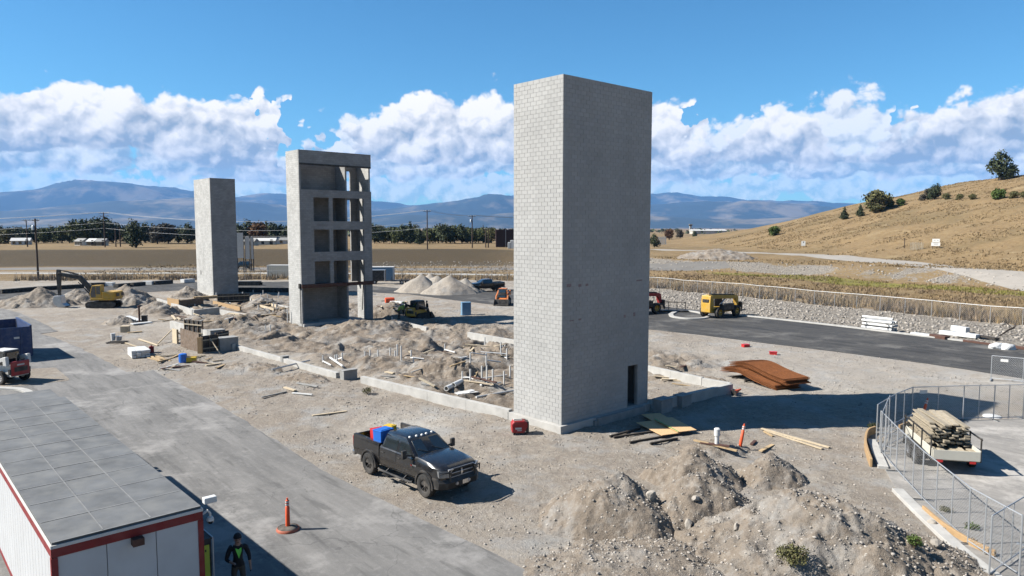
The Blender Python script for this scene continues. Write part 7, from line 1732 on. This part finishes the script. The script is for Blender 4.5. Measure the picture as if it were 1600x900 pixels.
def pole_px(label, px, ytop, D, z=None, **k):
    p = spot(px, D); h = CAM_H+(356-ytop)/FPX*D*1.003-p.z; return utility_pole(label, p, h, **k)
tA = pole_px('nearest tall utility pole with transformer at the left boundary fence', 58, 342, 139, can=True, arm=1.4)
tB = pole_px('leftmost farther utility pole with a single crossarm', 44, 343, 240, arm=3.0)
tC = pole_px('utility pole with wide crossarm above the left trees', 165, 332, 235, arm=3.2, cross=2)
pole_px('left of two bare leaning poles left of the shaft tower', 182, 356, 238, arm=0); pole_px('right of two bare leaning poles left of the shaft tower', 189, 355, 240, arm=0)
tE = pole_px('tall utility pole right of the stair tower', 668, 329, 215, arm=2.2)
tF = pole_px('utility pole with two transformers left of the brown wall', 738, 337, 230, arm=2.4, can=True)
pole_px('short bare pole behind the double poles', 755, 352, 300, arm=0); pole_px('left of the double poles beside the brown wall', 759, 357, 235, arm=.8); pole_px('right of the double poles beside the brown wall', 763, 356, 235, arm=0)
def wire(label, a, b, sag, r=.022):
    P = [a.lerp(b, k/16)-Vector((0, 0, sag*4*(k/16)*(1-k/16))) for k in range(17)]; tag(MB().tube(P, r, 4, cap=False).build('power_line', 'wire'), label, 'wire', 'power lines')
V3 = Vector
lft = spot(-260, 235); lft.z = tC.z-3
for k, dx in enumerate((-1.4, 0, 1.4)):
    d = V3((dx, 0, 0)); nm = ('front', 'middle', 'back')[k]
    wire(nm+' power line from the left frame edge to the wide crossarm pole', lft+d, tC+d, 1.0); wire(nm+' power line between the wide crossarm pole and the right pole', tC+d, tE+d*.7, 3.2); wire(nm+' power line right of the tall pole', tE+d*.7, tF+d*.7, .5); wire(nm+' power line running behind the nearest tower', tF+d*.7, spot(1010, 330)+V3((dx, 0, 12)), 1.0)
for k, dz in enumerate((3.4, 5.2)):
    nm = ('upper', 'lower')[k]; d = V3((0, 0, dz)); wire(nm+' communication line from the crossarm pole to the right pole', tC-d, tE-d, 2.6, .03); wire(nm+' communication line left of the crossarm pole', lft-d, tC-d, 1.0, .02)
wire('service line from the near transformer pole to the far left pole', tA-V3((0, 0, .4)), tB, .6); 
def signboards():
    p = spot(376, 164); r = thing('highway_sign', 'three tall white sign panels on dark posts by the highway', 'sign', p, rad(28))
    for k, (x, h, w) in enumerate(((0, 9.2, 1.3), (1.6, 8.3, .9), (2.7, 8.3, .5))):
        MB().box((x, k*.6, h*.66), (w, .12, h*.62)).build('panel', 'white_paint', r)
        for s in (-1, 1): MB().box((x+s*w*.5, k*.6+.12, h/2), (.22, .22, h)).build('post', 'dark_steel', r)
signboards()
def brown_wall():
    p = spot(775, 245); r = thing('brown_building', 'dark brown ribbed panel building left of the nearest tower', 'building', p, rad(4)); L_, H = 14, 5.9
    MB().box((L_/2, 1.5, H/2), (L_, 3, H)).build('wall', 'brown_panel', r)
    for k in range(28): MB().box(((k+.5)*L_/28, -.04, H/2), (.3, .08, H-.06)).build('wall_rib', 'brown_panel', r)
    for x in (3.3, 10): MB().box((x, -.12, H/2), (.12, .1, H+.2)).build('post', 'galvanised', r)
    for k, (px, h) in enumerate(((796, 1.9), (800, 2.6), (806, 2.6))):
        q = spot(px, 232); o = MB().box((0, 0, h/2), (1.1, 1.0, h)).box((0, 0, h+.05), (.9, .8, .12)).build('white_tank', 'white_plastic', bevel=.08); o.location = q; tag(o, ('lowest left', 'middle', 'rightmost')[k]+' white box tank before the brown building', 'tank', 'white tanks by the brown building')
brown_wall()
def house(label, p, L_, Wd, H, rz, wall, roof):
    r = thing('far_house', label, 'house', p, rz, 'far houses')
    MB().box((0, 0, H/2), (L_, Wd, H)).build('wall', wall, r)
    m = MB(); m.prism([(-Wd/2-.3, 0), (Wd/2+.3, 0), (0, Wd*.32)], -L_/2-.3, L_/2+.3, ((0, 0, H), (0, 1, 0), (0, 0, 1), (1, 0, 0))); m.build('roof', roof, r)
    for k in range(3): MB().box((-L_/2+L_*(k+.5)/3, -Wd/2-.02, H*.55), (1.0, .06, 1.1)).build('window', 'glass_dark', r)
    MB().box((L_*.36, -Wd/2-.02, 1.0), (.9, .07, 2.0)).build('door', 'wood_dark', r)
for k, (px, D, L_, lb) in enumerate(((130, 262, 3.6, 'small white house left of the crossarm pole'), (147, 258, 2.6, 'tiny white shed right of the crossarm pole'), (161, 258, 2.8, 'low white house among the left trees'), (35, 275, 6, 'long pale house at the far left'), (393, 262, 4, 'small white roofed shed between the rear towers'), (413, 275, 9, 'long white roofed house between the rear towers'), (440, 285, 8, 'white roofed house near the stair tower'))):
    house(lb, spot(px, D), L_, 3.4, 1.5, rad(k*13 % 40-20), 'container_cream' if k % 3 else 'white_paint', 'white_paint' if k % 2 else 'concrete_grey')
def airfield():
    p = spot(1105, 900); r = thing('hangar', 'long low white hangar on the far plain right of the nearest tower', 'building', p, 0)
    MB().box((0, 0, 2), (40, 20, 4)).build('wall', 'container_cream', r); m = MB(); m.prism([(-11, 0), (11, 0), (0, 1.6)], -21, 21, ((0, 0, 4), (0, 1, 0), (0, 0, 1), (1, 0, 0))); m.build('roof', 'white_paint', r)
    for k in range(6): MB().box((-16.5+k*6.6, -10.05, 1.6), (4.6, .2, 3.0)).build('door', 'steel', r)
    p = spot(1078, 1000); r = thing('control_tower', 'tiny control tower on the far plain', 'tower', p, 0)
    MB().box((0, 0, 5), (2.6, 2.6, 10)).build('shaft', 'concrete', r); MB().box((0, 0, 11), (3.6, 3.6, 2), taper=1.15).build('cab', 'glass_dark', r); MB().box((0, 0, 12.2), (4.4, 4.4, .4)).build('roof', 'white_paint', r)
    p = spot(1034, 330); r = thing('slat_fence', 'white slatted panel fence right of the nearest tower', 'fence', p, 0)
    for k in range(5): MB().box((-1.6+k*.8, 0, 1.8), (.55, .1, 3.6)).build('slat', 'white_paint', r)
    MB().box((0, .12, 2.8), (4, .08, .2)).build('rail', 'galvanised', r)
airfield()
def hill_signs():
    p = hill_at(1462, 389); r = thing('notice_sign', 'two part white notice sign on the hillside', 'sign', p, rad(-40))
    MB().box((0, 0, 2.0), (1.6, .06, .8)).build('panel', 'white_plastic', r); MB().box((-.05, -.002, 1.1), (1.9, .06, .85)).build('panel', 'white_plastic', r)
    for s in (-.7, .7): MB().box((s, .06, 1.2), (.1, .1, 2.5)).build('post', 'pole_wood', r)
    for x, z, w in ((-.3, 2.05, .3), (.35, 2.05, .3), (0, 1.42, 1.1), (0, 1.1, .9)): MB().box((x, -.042, z), (w, .01, .12)).build('print_line', 'concrete_grey', r)
    p = hill_at(1255, 388); r = thing('notice_sign', 'small white sign beside the hill road', 'sign', p, rad(-20))
    MB().box((0, 0, 1.5), (1.2, .06, 1.5)).build('panel', 'white_plastic', r); MB().box((0, -.04, 1.9), (.25, .01, .4)).build('print_line', 'black_print', r); MB().box((0, .06, 1.1), (.1, .1, 2.4)).build('post', 'pole_wood', r)
    p = hill_at(1432, 391); r = thing('cattle_gate', 'weathered grey gate of upright slats at the hill road', 'gate', p, rad(-35))
    for k in range(9): MB().box((-1.3+k*.33, 0, .95), (.16, .06, 1.9+.15*(k % 2))).build('slat', 'wood_weathered', r)
    for z in (.5, 1.5): MB().box((0, .06, z), (2.9, .06, .12)).build('rail', 'wood_weathered', r)
    p = hill_at(1413, 388); o = MB().tube([(0, 0, -.3), (0, 0, 2.6)], .1, 6).box((0, 0, 2.55), (.2, .2, .1)).build('fence_post', 'pole_wood'); o.location = p; tag(o, 'single dark post left of the grey gate', 'post')
hill_signs()
